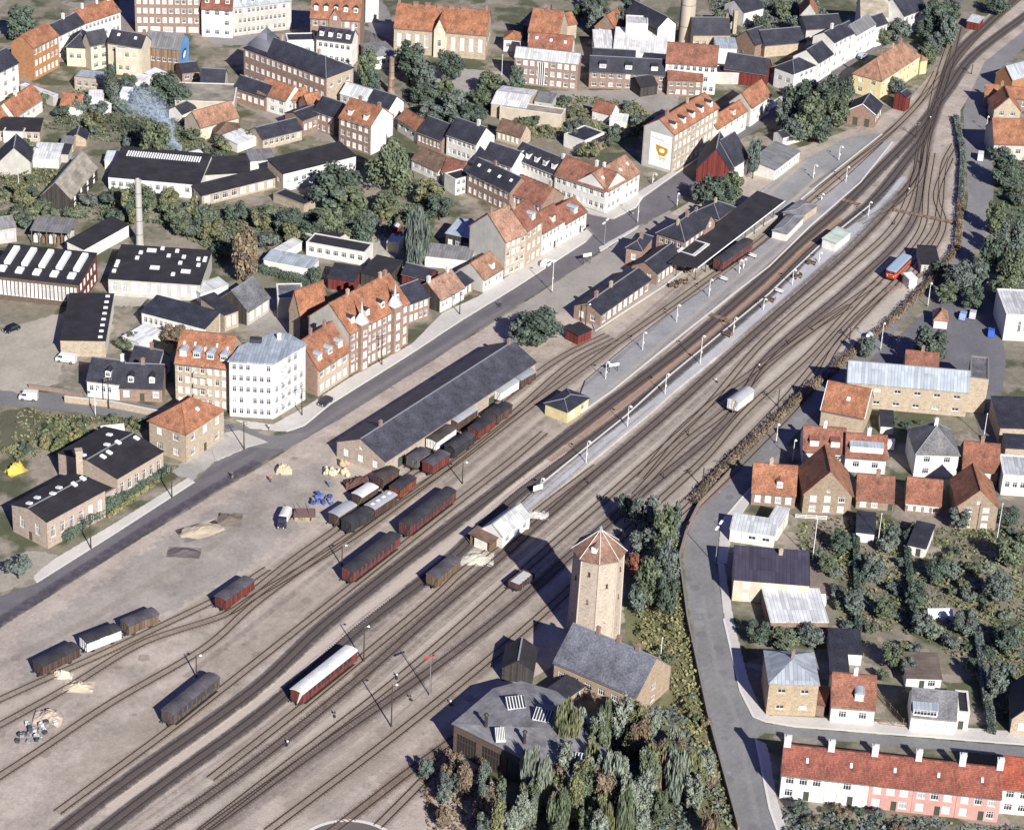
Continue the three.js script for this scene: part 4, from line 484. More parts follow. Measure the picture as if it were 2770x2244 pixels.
function polyTunnel(name, label, x, z, turn, L, W, h, mat) { const t = root(num(name), label, 'greenhouse', x, 0, z, turn); mesh('glass_roof', [slab([[-L / 2, h * .5, W / 2], [L / 2, h * .5, W / 2], [L / 2, h, 0], [-L / 2, h, 0]], .05), slab([[-L / 2, h * .5, -W / 2], [L / 2, h * .5, -W / 2], [L / 2, h, 0], [-L / 2, h, 0]], .05)], mat, t); mesh('base_wall', [box(L, h * .5, .1, 0, 0, W / 2), box(L, h * .5, .1, 0, 0, -W / 2), box(.1, h * .5, W - .2, L / 2, 0, 0), box(.1, h * .5, W - .2, -L / 2, 0, 0)], M.frame, t); for (let i = 0; i <= 6; i++) mesh('glazing_bar', [bar([-L / 2 + L * i / 6, h * .5 + .04, W / 2], [-L / 2 + L * i / 6, h + .04, 0], .04)], M.frame, t); }
// ---------------------------------------------------------------- ground, yard, streets, pavements, platforms
{ const m = mesh('ground', groundUV(new THREE.PlaneGeometry(GW, GD).rotateX(-Math.PI / 2).translate(GX0 + GW / 2, 0, GZ0 + GD / 2)), groundMat); m.userData.kind = 'structure'; const far = tex(512, 1, (u, v) => { const a = fbm(u, v, 7, 5, 33), f = .75 + .5 * fbm(u, v, 48, 3, 34), g = a > .5; return g ? [.36 * f, .38 * f, .27 * f] : [.44 * f, .41 * f, .33 * f]; }); far.repeat.set(26, 26); const c = mesh('countryside', new THREE.PlaneGeometry(5000, 5000).rotateX(-Math.PI / 2), std([1, 1, 1], { map: far })); c.position.y = -.05; c.userData.kind = 'structure'; }
sheet("yard",[[-105.95,111.69],[-96.28,93.74],[-74.08,58.7],[-53.89,28.86],[-39.46,6.8],[-23.83,-16.92],[-1.82,-51.19],[15.37,-78.53],[27.08,-93.19],[38.79,-113.22],[49.62,-129.1],[66.74,-154.04],[81.08,-166.11],[96.13,-181.43],[112.37,-202.63],[124.44,-231.38],[137.36,-262.16],[149.89,-285.91],[164.34,-315.89],[190.32,-319.89],[176.29,-285.37],[156.13,-262.76],[138.84,-229.43],[127.26,-197.23],[121.82,-161.2],[118.57,-131.48],[116.58,-106.94],[110.49,-88.97],[96.79,-65.63],[87.04,-51.59],[72.05,-25.51],[57.06,-1.19],[45.21,21.2],[39.44,35.76],[36.19,41.88],[26.8,59.52],[26.45,78.76],[17.92,86.22],[10.56,96.58],[1.68,106.73],[-6.95,115.03],[-7.43,123.84],[0.73,134.4],[-0.26,155.59],[-94.09,163.13]],0.02,[0.38,0.33,0.28],0.42,0);
paint([[8.91,36.85],[31.95,-3.83],[60.53,-54.2],[85.5,-97.36],[98.77,-124.96],[111.19,-124.34],[110.49,-88.97],[87.04,-51.59],[57.06,-1.19],[39.44,35.76],[26.8,59.52],[14.09,60.74]],[0.44,0.4,0.34],0.35,1.5,0.6);
specks([[-105.95,111.69],[-96.28,93.74],[-74.08,58.7],[-53.89,28.86],[-39.46,6.8],[-23.83,-16.92],[-1.82,-51.19],[15.37,-78.53],[27.08,-93.19],[38.79,-113.22],[49.62,-129.1],[66.74,-154.04],[81.08,-166.11],[96.13,-181.43],[112.37,-202.63],[124.44,-231.38],[137.36,-262.16],[149.89,-285.91],[164.34,-315.89],[190.32,-319.89],[176.29,-285.37],[156.13,-262.76],[138.84,-229.43],[127.26,-197.23],[121.82,-161.2],[118.57,-131.48],[116.58,-106.94],[110.49,-88.97],[96.79,-65.63],[87.04,-51.59],[72.05,-25.51],[57.06,-1.19],[45.21,21.2],[39.44,35.76],[36.19,41.88],[26.8,59.52],[26.45,78.76],[17.92,86.22],[10.56,96.58],[1.68,106.73],[-6.95,115.03],[-7.43,123.84],[0.73,134.4],[-0.26,155.59],[-94.09,163.13]],2600,[0.22,0.18,0.14],[0.46,0.41,0.34],0.2,1.6);
specks([[-105.95,111.69],[-96.28,93.74],[-74.08,58.7],[-53.89,28.86],[-39.46,6.8],[-23.83,-16.92],[-1.82,-51.19],[15.37,-78.53],[27.08,-93.19],[38.79,-113.22],[49.62,-129.1],[66.74,-154.04],[81.08,-166.11],[96.13,-181.43],[112.37,-202.63],[124.44,-231.38],[137.36,-262.16],[149.89,-285.91],[164.34,-315.89],[190.32,-319.89],[176.29,-285.37],[156.13,-262.76],[138.84,-229.43],[127.26,-197.23],[121.82,-161.2],[118.57,-131.48],[116.58,-106.94],[110.49,-88.97],[96.79,-65.63],[87.04,-51.59],[72.05,-25.51],[57.06,-1.19],[45.21,21.2],[39.44,35.76],[36.19,41.88],[26.8,59.52],[26.45,78.76],[17.92,86.22],[10.56,96.58],[1.68,106.73],[-6.95,115.03],[-7.43,123.84],[0.73,134.4],[-0.26,155.59],[-94.09,163.13]],900,[0.13,0.11,0.09],[0.18,0.17,0.1],0.15,0.9);
stroke([[-74.01,140.66],[-44.91,91.97],[-6.72,26.48],[11.69,-0.8]],9,[0.23,0.2,0.15],0.42);
stroke([[-50.46,146.75],[-25.23,107.58],[4.34,61.67],[33,9.95]],10,[0.42,0.38,0.31],0.42);
stroke([[-33.96,145.39],[-12.39,112.51],[9.4,76.95],[36.64,28.14],[60.29,-17.25]],9,[0.23,0.2,0.15],0.42);
stroke([[-91.01,119.4],[-68.84,92.53],[-47.73,66.66]],8,[0.42,0.38,0.31],0.42);
stroke([[-1.92,13.57],[19.34,-19.76],[42.98,-56.84]],5,[0.23,0.2,0.15],0.42);
stroke([[45.8,8.62],[70.36,-32.46],[95.58,-76.18]],7,[0.42,0.38,0.31],0.42);
sheet("forecourt",[[-1.82,-51.19],[15.37,-78.53],[20.88,-88.16],[30.35,-102.91],[38.6,-115.32],[43.63,-106.91],[36.83,-88.65],[26.87,-79.06],[13.64,-56.06],[1.12,-39.4],[-2.44,-44]],0.03,[0.3,0.28,0.25],0.25,0.6);
sheet("gravel_yard",[[-84.84,85.73],[-70.97,59.86],[-51.47,33.04],[-39.02,23.66],[-37.11,33.58],[-44.25,53.56],[-54.61,73.49],[-66.84,87.4],[-81.09,106.38],[-88.14,116.17],[-92.09,96.28]],0.03,[0.29,0.27,0.24],0.34,2.2,0.75);
sheet("street",[[-107.9,91.2],[-92.36,77.76],[-80.05,58.17],[-66.76,36.38],[-63.48,27.19],[-57.06,20.34],[-53.16,17.84],[-49.45,13.23],[-45.94,10.29],[-41.03,-0.06],[-25.32,-24.77],[-13.31,-44.78],[-1.19,-63.28],[7.99,-78.2],[16.59,-92.5],[18.82,-97.98],[16.97,-103.64],[10.9,-111.88],[1.88,-119.95],[-7.38,-129.79],[-2.88,-131.32],[8.29,-119.21],[16.97,-110.21],[23.89,-107.46],[29.95,-115.16],[32,-122.19],[41.52,-138.93],[51.32,-156.07],[70.2,-188.75],[83.13,-209.57],[102.51,-239.57],[120.87,-269.22],[137.39,-297.69],[145.45,-298.91],[126.43,-273.54],[106.39,-241.36],[86.88,-211.62],[69.63,-180.02],[54,-156.08],[46.65,-132.52],[38.59,-115.02],[30,-104.05],[20.39,-88.95],[15.37,-79.08],[-1.86,-52.73],[-22.11,-19.68],[-38.37,5.81],[-54.08,27.25],[-74.25,57.61],[-96.47,92.78],[-106.65,108.67]],0.04,[0.14,0.13,0.14],0.26,0);
stroke([[-103.1,104.46],[-96.67,91.81],[-74.42,56.51],[-54.27,26.45]],3.2,[0.05,0.04,0.06],1);
stroke([[-48.8,19.49],[-37.78,1.37],[-21.97,-23],[-1.9,-54.28]],1.6,[0.2,0.19,0.17],0.6);
stroke([[-65.6,34.47],[-45.79,7.47],[-24.2,-22.99],[-1.11,-60.12]],2,[0.09,0.09,0.1],0.5);
sheet("street",[[-122.05,-0.28],[-115.54,-0.09],[-97.99,1.6],[-82.6,3.72],[-71.53,6.27],[-62.57,9.67],[-53.46,15.13],[-45.27,12.79],[-48.69,20.52],[-57.06,20.34],[-65.08,14.86],[-78.31,10.9],[-96.68,8.95],[-114.03,7.3],[-120.65,6.25]],0.05,[0.17,0.17,0.17],0.22,0);
sheet("road",[[37.15,78.62],[39.62,110.67],[41.89,129.56],[43.62,144.96],[43.84,155.84],[51.23,155.26],[50.17,144.43],[49.05,137.2],[47.81,116.92],[49.79,114.84],[54.96,115.57],[102.17,118.8],[102.75,115.27],[55.16,112.9],[49.98,111.86],[47.94,110.24],[45.96,102.35],[43.99,77.98],[43.44,57.2],[44.75,42],[49.9,30.79],[56.89,16.3],[68.34,-7.25],[88.54,-43.74],[101.91,-73.68],[110.49,-88.97],[121.7,-107.56],[127.56,-132.61],[132.41,-162.58],[134.45,-198.2],[142.57,-229.95],[158.09,-258.8],[160.52,-274.2],[139.98,-237.6],[127.98,-197.33],[124.16,-161.51],[120.55,-131.73],[116.74,-112.89],[109.17,-93.05],[93.03,-63.88],[86.78,-49.04],[69.41,-20.55],[57.92,0.46],[48.72,17.96],[40.87,35.62],[38.39,45.09],[36.28,56.98]],0.05,[0.2,0.2,0.2],0.26,0);
sheet("street",[[109.05,-77.75],[120.33,-76.36],[117,-37.59],[109.93,-4.55],[104.52,29.29],[106.47,36.89],[102.35,37.29],[106.07,-4.15],[105.86,-26.83],[96.76,-35.36],[86.4,-34.22],[67.77,-0.13],[67.03,-4.44],[87.04,-40.37],[100.53,-62.12]],0.06,[0.14,0.14,0.15],0.25,0);
raised("pavement",[[-92.36,77.76],[-80.05,58.17],[-66.76,36.38],[-67.92,33.91],[-81.5,55.35],[-94.48,74.65]],0.13,[0.55,0.53,0.48],0.15,[[0,1],[1,2]]);
raised("pavement",[[-63.48,27.19],[-57.06,20.34],[-53.16,17.84],[-60.01,13.27],[-63,14.64],[-65.43,20.17]],0.13,[0.46,0.44,0.4],0.2);
raised("pavement",[[-58.05,11.99],[-49.5,12.8],[-45.98,9.86],[-41.07,-0.5],[-25.35,-25.25],[-13.33,-45.29],[-1.21,-63.82],[7.99,-78.76],[16.59,-93.07],[18.45,-97.94],[16.46,-102.39],[15.34,-100.49],[-3.39,-70.01],[-9.9,-58.57],[-18.22,-48.54],[-24.73,-31.59],[-37.94,-13.52],[-46.43,0.96],[-52.98,9.95],[-61.62,8.71]],0.13,[0.5,0.48,0.45],0.18,[[1,2],[2,3],[3,4],[4,5],[5,6],[6,7],[7,8]]);
raised("pavement",[[16.97,-110.82],[23.9,-108.06],[29.96,-115.77],[32.01,-122.81],[41.54,-139.58],[51.35,-156.75],[70.24,-189.49],[83.19,-210.35],[102.59,-240.4],[120.97,-270.11],[119.35,-270.74],[102.08,-242.79],[83.53,-214.63],[69.97,-193.86],[53.77,-162.51],[42,-141.59],[39.59,-139.98],[31.19,-126.77],[21.27,-111.05],[8.92,-119.29]],0.13,[0.5,0.48,0.45],0.18,[[1,2],[2,3],[3,4],[4,5],[5,6],[6,7]]);
raised("traffic_island",[[20.38,-87.53],[30.23,-103.19],[30.77,-105.33],[19.9,-90.03]],0.14,[0.5,0.48,0.45],0.15,[[0,1]]);
raised("pavement",[[43.99,77.98],[45.96,102.35],[47.94,110.24],[50,111.56],[55.18,112.6],[102.82,114.83],[103.51,110.65],[59,109.28],[50.93,109.53],[49.3,107.11],[47.57,98],[45.85,78.65],[44.98,57.78],[43.54,57.2]],0.13,[0.52,0.5,0.47],0.15,[[0,1],[1,2],[2,3],[3,4],[4,5]]);
raised("pavement",[[47.97,117.2],[49.2,137.45],[50.32,144.68],[52,144.54],[50.6,134.35],[50.14,121.79],[49.67,118.22]],0.13,[0.52,0.5,0.47],0.15,[[0,1],[1,2]]);
raised("pavement",[[45.05,41.97],[50.19,31.15],[57.18,16.68],[58.4,18.83],[51.28,33.61],[47.38,43.64],[45.47,57.73],[43.54,57.2]],0.13,[0.5,0.48,0.45],0.15,[[0,1],[1,2]]);
sheet("courtyard",[[-121.29,-28.07],[-104.14,-42.52],[-98.08,-40.67],[-94.78,-31.06],[-103.94,-13.27],[-103.35,-4.12],[-108.65,2.08],[-115.41,0.57],[-122.43,-2.05],[-127.37,-24.95]],0.03,[0.36,0.33,0.27],0.3,0.8,1);
sheet("courtyard",[[-48.4,-81.24],[-35.76,-91.33],[-31.71,-86.08],[-34.37,-71.8],[-46.95,-78.6]],0.03,[0.42,0.39,0.33],0.3,0.8,1);
sheet("courtyard",[[-31.39,-186.62],[-20.48,-191.83],[-6.43,-190.05],[-8.37,-208.72],[-25.59,-210.18],[-32.24,-201.52]],0.03,[0.33,0.31,0.28],0.3,0.8,1);
sheet("courtyard",[[-100.2,-53.32],[-82.76,-58.01],[-77.09,-50.79],[-86.62,-44.53],[-97.93,-43.23]],0.03,[0.38,0.36,0.31],0.3,0.8,1);
sheet("courtyard",[[6.08,-195.5],[44.29,-202.67],[43.61,-182.25],[20.11,-188.16],[9.02,-181.18]],0.03,[0.3,0.28,0.25],0.3,0.8,1);
sheet("courtyard",[[-65.01,-47.02],[-52.29,-58.92],[-44.39,-49.39],[-56.54,-32.91],[-65.78,-34.34]],0.03,[0.3,0.28,0.25],0.3,0.8,1);
sheet("verge",[[-100.79,71.74],[-96.18,65.94],[-90.15,67.16],[-93.98,77.22],[-103.51,85.79],[-106.05,74.01]],0.03,[0.33,0.31,0.26],0.3,0.8,1);
sheet("side_yard",[[-72.56,32.18],[-63,14.64],[-57.06,20.34],[-63.48,27.19],[-67.47,35.66]],0.03,[0.36,0.35,0.33],0.3,0.8,1);
sheet("lawn",[[-113.41,10.29],[-107.59,7.49],[-101.18,13.32],[-104.33,24.2],[-109.6,28.87]],0.03,[0.1,0.1,0.06],0.3,0.8,1);
sheet("lawn",[[-103.56,14.64],[-97.03,12.88],[-91.12,16.53],[-94.98,24.27],[-101.28,23.89]],0.03,[0.09,0.12,0.06],0.3,0.8,1);
sheet("lawn",[[-134.78,-93.78],[-125.68,-97.88],[-119.75,-92.69],[-125.87,-86.1],[-133.31,-86.63]],0.03,[0.09,0.11,0.04],0.3,0.8,1);
sheet("lawn",[[130.66,-152.32],[139.76,-156.81],[134.53,-109.12],[128.62,-120.38]],0.03,[0.11,0.13,0.07],0.3,0.8,1);
sheet("grass_bank",[[23.86,59.8],[36.19,41.88],[37.08,77.78],[39.6,110.97],[41.82,130.95],[43.51,146.93],[-0.26,155.59],[2.43,134.26],[21.31,121.37],[32.32,104.02],[24.46,85.62]],0.03,[0.15,0.15,0.07],0.45,0.8,1);
sheet("garden_path",[[-17.07,-114.49],[-10.91,-119.9],[-5.86,-122.09],[-5.15,-119.69],[-12.01,-115.12],[-16.31,-111.53]],0.03,[0.3,0.27,0.22],0.3,0.8,1);
sheet("vegetable_bed",[[63.46,41.11],[68.55,40.61],[65.66,68.25],[61.43,66.9]],0.03,[0.2,0.17,0.14],0.4,0.8,1);
sheet("vegetable_bed",[[73.46,42.04],[70.65,81.39],[75.41,80.95],[78.86,43.4]],0.03,[0.2,0.17,0.14],0.4,0.8,1);
sheet("vegetable_bed",[[82.38,52.37],[88.16,53.65],[86.95,71.45],[81.53,68.5]],0.03,[0.2,0.17,0.14],0.4,0.8,1);
sheet("vegetable_bed",[[92.6,42.06],[103.7,41.93],[102,46.79],[92.38,47.72]],0.03,[0.2,0.17,0.14],0.4,0.8,1);
sheet("vegetable_bed",[[69.85,89.64],[76,84.2],[79.41,87.16],[74.19,92.46]],0.03,[0.2,0.17,0.14],0.4,0.8,1);
sheet("vegetable_bed",[[88.75,79.73],[94.38,80.05],[92.66,92.4],[87.27,91.29]],0.03,[0.2,0.17,0.14],0.4,0.8,1);
sheet("vegetable_bed",[[102.99,25.47],[111.41,26.62],[109.57,38.5],[101.59,35.44]],0.03,[0.2,0.17,0.14],0.4,0.8,1);
sheet("lawn",[[65.89,65.61],[72.19,65.54],[72.02,67.31],[65.74,67.37]],0.03,[0.1,0.12,0.05],0.3,0.8,1);
sheet("lawn",[[85.36,95.42],[91.75,95.64],[91.56,100.33],[85.68,100.08]],0.03,[0.09,0.1,0.05],0.3,0.8,1);
raised("platform",[[16.56,-17.14],[28.58,-39.51],[37.01,-53.57],[46.79,-69.14],[55.59,-83.86],[65.96,-102.26],[74.57,-116.74],[86.73,-138.57],[101.72,-168.83],[104.21,-169.15],[92.04,-139.25],[76.61,-110.36],[63.48,-83.4],[53.46,-66.45],[35.33,-35.11],[22.6,-12.73],[15.47,-1.64],[14.38,-4.41]],0.5,[0.29,0.29,0.29],0.25,[[9,10],[10,11],[11,12],[12,13],[13,14],[14,15],[15,16]]);
raised("platform",[[-0.02,44.5],[7.29,29.9],[18.67,10.38],[25.85,-1.86],[36.65,-22.59],[52.62,-50.49],[62.33,-67.47],[77.12,-96.64],[93.16,-124.26],[103.05,-143.88],[105.84,-145.21],[98.77,-124.96],[85.37,-97.34],[60.55,-54.46],[36.71,-13.79],[31.97,-4.72],[13.95,26.41],[3.95,42.76]],0.5,[0.42,0.42,0.43],0.25,[[1,2],[2,3],[3,4],[4,5],[5,6],[6,7],[7,8]]);
raised("platform",[[18.87,-42.65],[36.29,-69.26],[41.39,-78.57],[47.56,-81.51],[63.91,-109.4],[71.65,-120.35],[87.31,-149.39],[101.83,-175.11],[100.83,-176.03],[92.32,-171.75],[78.82,-154.6],[65.39,-132.67],[48.31,-98.65],[37.81,-80.36],[30.3,-68.56],[18.3,-46.35]],0.3,[0.27,0.27,0.26],0.25,[[0,1],[1,2],[3,4],[4,5],[5,6],[6,7]]);
sheet("pale_ballast_strip",[[-65.1,143.7],[-44.31,112.61],[-26.87,84.03],[-11.39,58.66],[0.35,31.79],[25.14,-5.55],[43.91,-39.25],[62.68,-72.88],[61.69,-74.39],[42.28,-38.58],[23.63,-6.51],[0.28,29.4],[-12.5,56.02],[-28.14,82.14],[-45.48,110.9],[-66.51,142.74]],0.03,[0.46,0.4,0.33],0.3,0.5);
paint([[11.79,12.15],[25.16,-6.67],[43.89,-38.76],[62.68,-72.88],[84.33,-111.91],[83.52,-114.21],[61.73,-74.94],[42.95,-41.12],[23.65,-8.31],[10.72,11.2]],[.26,.165,.105],.35,.3,.7);
stroke([[-93.77,105.96],[-78.76,88.5],[-60.84,62.53],[-50.18,44.68]],2.5,[0.23,0.2,0.16],0.5);
stroke([[-82.69,121.63],[-68.59,94.13],[-51.14,70.53]],2,[0.25,0.22,0.17],0.5);
stroke([[-43.64,49.75],[-31.18,30.98],[-37.99,23.55]],3,[0.42,0.37,0.29],0.6);
stroke([[-3.87,102.59],[14.13,73.08],[26.9,54.05]],3,[0.17,0.14,0.12],0.5);
stroke([[-12.23,115.49],[1.29,92.62],[9.42,78.65]],3,[0.19,0.16,0.13],0.5);
stroke([[-19.61,136.1],[-3.53,111.74],[1.63,105.2]],4,[0.2,0.16,0.12],0.5);
stroke([[35,13.96],[58.65,-26.4],[85.29,-69.6]],3,[0.2,0.17,0.14],0.4);
stroke([[-13.23,32.59],[9.77,-10.58],[21.09,-30.71],[46.69,-80.6]],1.87,[0.15,0.12,0.1],0.59);
stroke([[-1.28,53.93],[21.69,12.7],[32.98,-7.22],[58.55,-54.97]],0.81,[0.46,0.41,0.34],0.49);
stroke([[-3.33,103.99],[12.1,77.83],[35.01,38.72],[46.29,19.09],[71.82,-26.29],[93.06,-63.65],[106.48,-89.85]],1.42,[0.46,0.41,0.34],0.46);
stroke([[0.53,57.16],[23.49,16.21],[34.78,-3.67],[60.34,-51.09],[81.6,-89.74]],1.47,[0.18,0.14,0.12],0.43);
stroke([[4.58,64.4],[27.52,24.09],[38.81,4.3],[64.36,-42.41]],1.65,[0.15,0.12,0.1],0.73);
stroke([[-12.1,34.62],[10.9,-8.37],[22.22,-28.48],[47.82,-78.17],[69.1,-118.21],[82.32,-144.9]],1.54,[0.46,0.41,0.34],0.77);
stroke([[-7.65,42.55],[15.34,0.29],[26.64,-19.75],[52.23,-68.63],[73.5,-108.18]],1.81,[0.22,0.18,0.14],0.44);
stroke([[-60.36,104.62],[-43.91,76.03],[-32.48,54.52],[-16.96,25.94],[6.06,-17.83],[17.39,-38.03]],1.65,[0.46,0.41,0.34],0.74);
stroke([[-22.24,71.91],[-6.74,44.18],[16.25,2.07],[27.55,-17.95],[53.13,-66.68],[74.41,-106.12]],1.34,[0.42,0.36,0.29],0.63);
stroke([[32.17,33.17],[43.45,13.47],[68.99,-32.41],[90.23,-70.09]],1.99,[0.15,0.12,0.1],0.67);
stroke([[-42.9,77.68],[-31.48,56.22],[-15.96,27.73],[7.05,-15.89],[18.38,-36.07],[43.98,-86.45],[65.28,-126.91],[78.47,-153.66]],1.31,[0.42,0.36,0.29],0.69);
stroke([[-14.2,30.86],[8.8,-12.47],[20.13,-32.62],[45.73,-82.69],[67.02,-122.95]],0.6,[0.15,0.12,0.1],0.59);
stroke([[-14.82,84.5],[0.66,57.39],[23.62,16.46],[34.91,-3.42]],1.68,[0.15,0.12,0.1],0.56);
stroke([[-43.36,76.93],[-31.94,55.45],[-16.41,26.92],[6.6,-16.77],[17.93,-36.96],[43.53,-87.42],[64.83,-127.93]],1.8,[0.46,0.41,0.34],0.42);
stroke([[-59.81,154.27],[-43.38,130.77],[-27.01,103.8],[-15.63,83.13],[-0.15,55.95],[22.81,14.89],[34.1,-5]],0.93,[0.42,0.36,0.29],0.75);
stroke([[11.64,77],[34.55,37.82],[45.83,18.18],[71.36,-27.28]],0.9,[0.18,0.14,0.12],0.43);
stroke([[-60.31,153.54],[-43.88,130],[-27.51,102.98],[-16.12,82.29],[-0.65,55.07]],0.87,[0.46,0.41,0.34],0.51);
stroke([[-24.5,107.91],[-13.13,87.37],[2.34,60.4],[25.3,19.74],[36.58,-0.1],[62.14,-47.2]],1.93,[0.15,0.12,0.1],0.76);
stroke([[-23.75,69.33],[-8.26,41.48],[14.74,-0.88],[26.04,-20.93],[51.63,-69.92],[72.91,-109.54],[86.15,-136.16]],1.49,[0.42,0.36,0.29],0.44);
stroke([[11.4,76.57],[34.31,37.35],[45.59,17.7],[71.12,-27.8],[92.36,-65.24]],1.41,[0.46,0.41,0.34],0.69);
stroke([[-5.18,100.85],[10.26,74.54],[33.18,35.14],[44.46,15.47],[69.99,-30.24],[91.23,-67.81]],0.88,[0.42,0.36,0.29],0.54);
stroke([[5.56,66.14],[28.5,25.99],[39.78,6.22],[65.33,-40.32],[86.58,-78.41]],1,[0.18,0.14,0.12],0.64);
stroke([[5.96,-18.03],[17.29,-38.22],[42.89,-88.81],[64.19,-129.39],[77.38,-156.15]],0.96,[0.46,0.41,0.34],0.77);
stroke([[-27.2,103.48],[-15.82,82.81],[-0.34,55.61],[22.62,14.52],[33.91,-5.37],[59.48,-52.95],[80.74,-91.7]],1.34,[0.18,0.14,0.12],0.78);
stroke([[-48.22,68.94],[-36.78,47.22],[-21.24,18.29],[1.78,-26.19],[13.13,-46.45],[38.73,-97.8]],0.88,[0.46,0.41,0.34],0.64);
stroke([[-58.82,106.99],[-42.38,78.55],[-30.95,57.11],[-15.43,28.66],[7.58,-14.86],[18.91,-35.03]],1.75,[0.15,0.12,0.1],0.51);
stroke([[-54.02,162.65],[-37.65,139.59],[-21.31,113.16],[-9.94,92.78],[5.52,66.08],[28.46,25.92],[39.74,6.15],[65.3,-40.39],[86.54,-78.49],[99.9,-104.84]],1.95,[0.18,0.14,0.12],0.67);
stroke([[-17.12,25.64],[5.89,-18.16],[17.22,-38.36],[42.83,-88.96]],0.78,[0.15,0.12,0.1],0.47);
stroke([[16.73,3.02],[28.03,-16.99],[53.62,-65.63],[74.89,-105.02]],1.36,[0.18,0.14,0.12],0.78);
stroke([[-41.36,133.89],[-24.99,107.11],[-13.61,86.54],[1.85,59.53],[24.81,18.79],[36.1,-1.06],[61.66,-48.25]],0.53,[0.22,0.18,0.14],0.7);
stroke([[-13.95,31.3],[9.05,-11.98],[20.38,-32.13],[45.97,-82.15],[67.26,-122.39]],0.76,[0.15,0.12,0.1],0.45);
stroke([[-46.27,126.32],[-29.88,99.07],[-18.5,78.26],[-3.01,50.84],[19.96,9.32],[31.26,-10.63]],0.69,[0.42,0.36,0.29],0.51);
stroke([[29.1,27.17],[40.38,7.41],[65.93,-39.02],[87.18,-77.04]],0.95,[0.42,0.36,0.29],0.45);
stroke([[-38.21,85.39],[-26.8,64.16],[-11.29,36.05],[11.71,-6.8],[23.02,-26.9],[48.62,-76.44],[69.9,-116.39]],1.41,[0.15,0.12,0.1],0.52);
stroke([[-61.39,151.98],[-44.95,128.36],[-28.57,101.23],[-17.18,80.49],[-1.7,53.18],[21.27,11.87],[32.56,-8.05]],0.72,[0.22,0.18,0.14],0.59);
stroke([[6.97,68.67],[29.91,28.75],[41.19,9],[66.74,-37.28],[87.98,-75.21],[101.35,-101.53]],1.29,[0.46,0.41,0.34],0.79);
stroke([[-56.34,159.29],[-39.95,136.05],[-23.6,109.4],[-12.22,88.91],[3.24,62.01],[26.2,21.5],[37.48,1.67],[63.04,-45.27],[84.29,-83.61]],1.74,[0.46,0.41,0.34],0.67);
stroke([[-30.25,98.47],[-18.86,77.64],[-3.37,50.2],[19.6,8.62],[30.9,-11.34],[56.48,-59.46],[77.74,-98.53],[91.02,-125.07]],1.82,[0.15,0.12,0.1],0.74);
stroke([[-19.03,116.9],[-7.67,96.64],[7.78,70.12],[30.72,30.32]],0.47,[0.22,0.18,0.14],0.76);
stroke([[-40.73,134.85],[-24.37,108.13],[-12.99,87.59],[2.47,60.63],[25.43,20],[36.71,0.16],[62.27,-46.92]],0.48,[0.42,0.36,0.29],0.59);
stroke([[-17.52,24.94],[5.5,-18.93],[16.83,-39.13],[42.44,-89.8],[63.73,-130.43]],1.46,[0.22,0.18,0.14],0.61);
stroke([[-7,43.72],[15.99,1.57],[27.29,-18.46],[52.88,-67.23]],0.6,[0.15,0.12,0.1],0.79);
stroke([[-62.33,150.62],[-45.88,126.92],[-29.5,99.71],[-18.11,78.91],[-2.63,51.53],[20.35,10.07]],0.72,[0.22,0.18,0.14],0.61);
stroke([[-36.69,141.07],[-20.35,114.73],[-8.98,94.4],[6.47,67.77],[29.41,27.77]],1.87,[0.15,0.12,0.1],0.72);
stroke([[-52.83,164.36],[-36.48,141.41],[-20.14,115.08],[-8.77,94.76],[6.68,68.15],[29.62,28.18],[40.9,8.43]],1.78,[0.42,0.36,0.29],0.42);
stroke([[-38.95,84.17],[-27.54,62.91],[-12.03,34.74],[10.97,-8.23],[22.29,-28.34],[47.89,-78.02],[69.17,-118.05],[82.39,-144.74]],1.23,[0.42,0.36,0.29],0.42);
// ---------------------------------------------------------------- railway tracks
track("dark ballasted main track beside the middle platform",[[-77.71,160.56],[-65.31,140.34],[-44.74,108.85],[-33.77,86.5],[1.07,27.91],[18.71,-1.98],[41.15,-38.95],[63.13,-79.76],[72.86,-99.3],[85.11,-122.02],[96.67,-145.99],[111.8,-178.19],[125.04,-210.79],[136.37,-240.33],[158.81,-280.1],[184.55,-323.81]],{c:[0.07,0.06,0.06],a:1.7,w:3.9,bed:0.12,show:1});
track("dark main track along the outer platform edge",[[-70.53,159.99],[-58.28,140.03],[-43.7,117.93],[-26.66,86.68],[-11.25,61.73],[0.5,37.49],[25.09,-1.78],[43.71,-34.34],[62.38,-68.28],[76.54,-97.14],[92,-122.88],[106.59,-156.53],[114.93,-177.9],[122.38,-206.63],[131.49,-240.45],[148.59,-276.82],[173.71,-326.99]],{c:[0.07,0.06,0.06],a:1.7,w:3.9,bed:0.12,show:1});
track("track passing the dark coach at the station platform",[[-89.45,143.31],[-81.85,132.33],[-71.37,116.64],[-56.11,96.7],[-48.56,81.17],[-32.58,54.83],[-22.67,38.83],[-13.01,24.68],[-0.09,2.64],[5.23,-6.34],[24.68,-38.34],[36.9,-57.7],[47.13,-74.32],[59.61,-94.24],[73.11,-119.3],[88.8,-148.26],[103.5,-175.33],[112.2,-193.72],[127.21,-227.79],[144.18,-267.45],[162.11,-301.44]],{c:[0.17,0.14,0.1],a:0.5});
track("siding of the wagon row nearest the goods shed",[[-53.85,85.53],[-43.05,65.14],[-34.9,51.9],[-27.72,38.95],[-17.86,23.13],[-7.99,3.91],[2.75,-15.64],[11.49,-29.56],[21.85,-41.73]],{a:0.5});
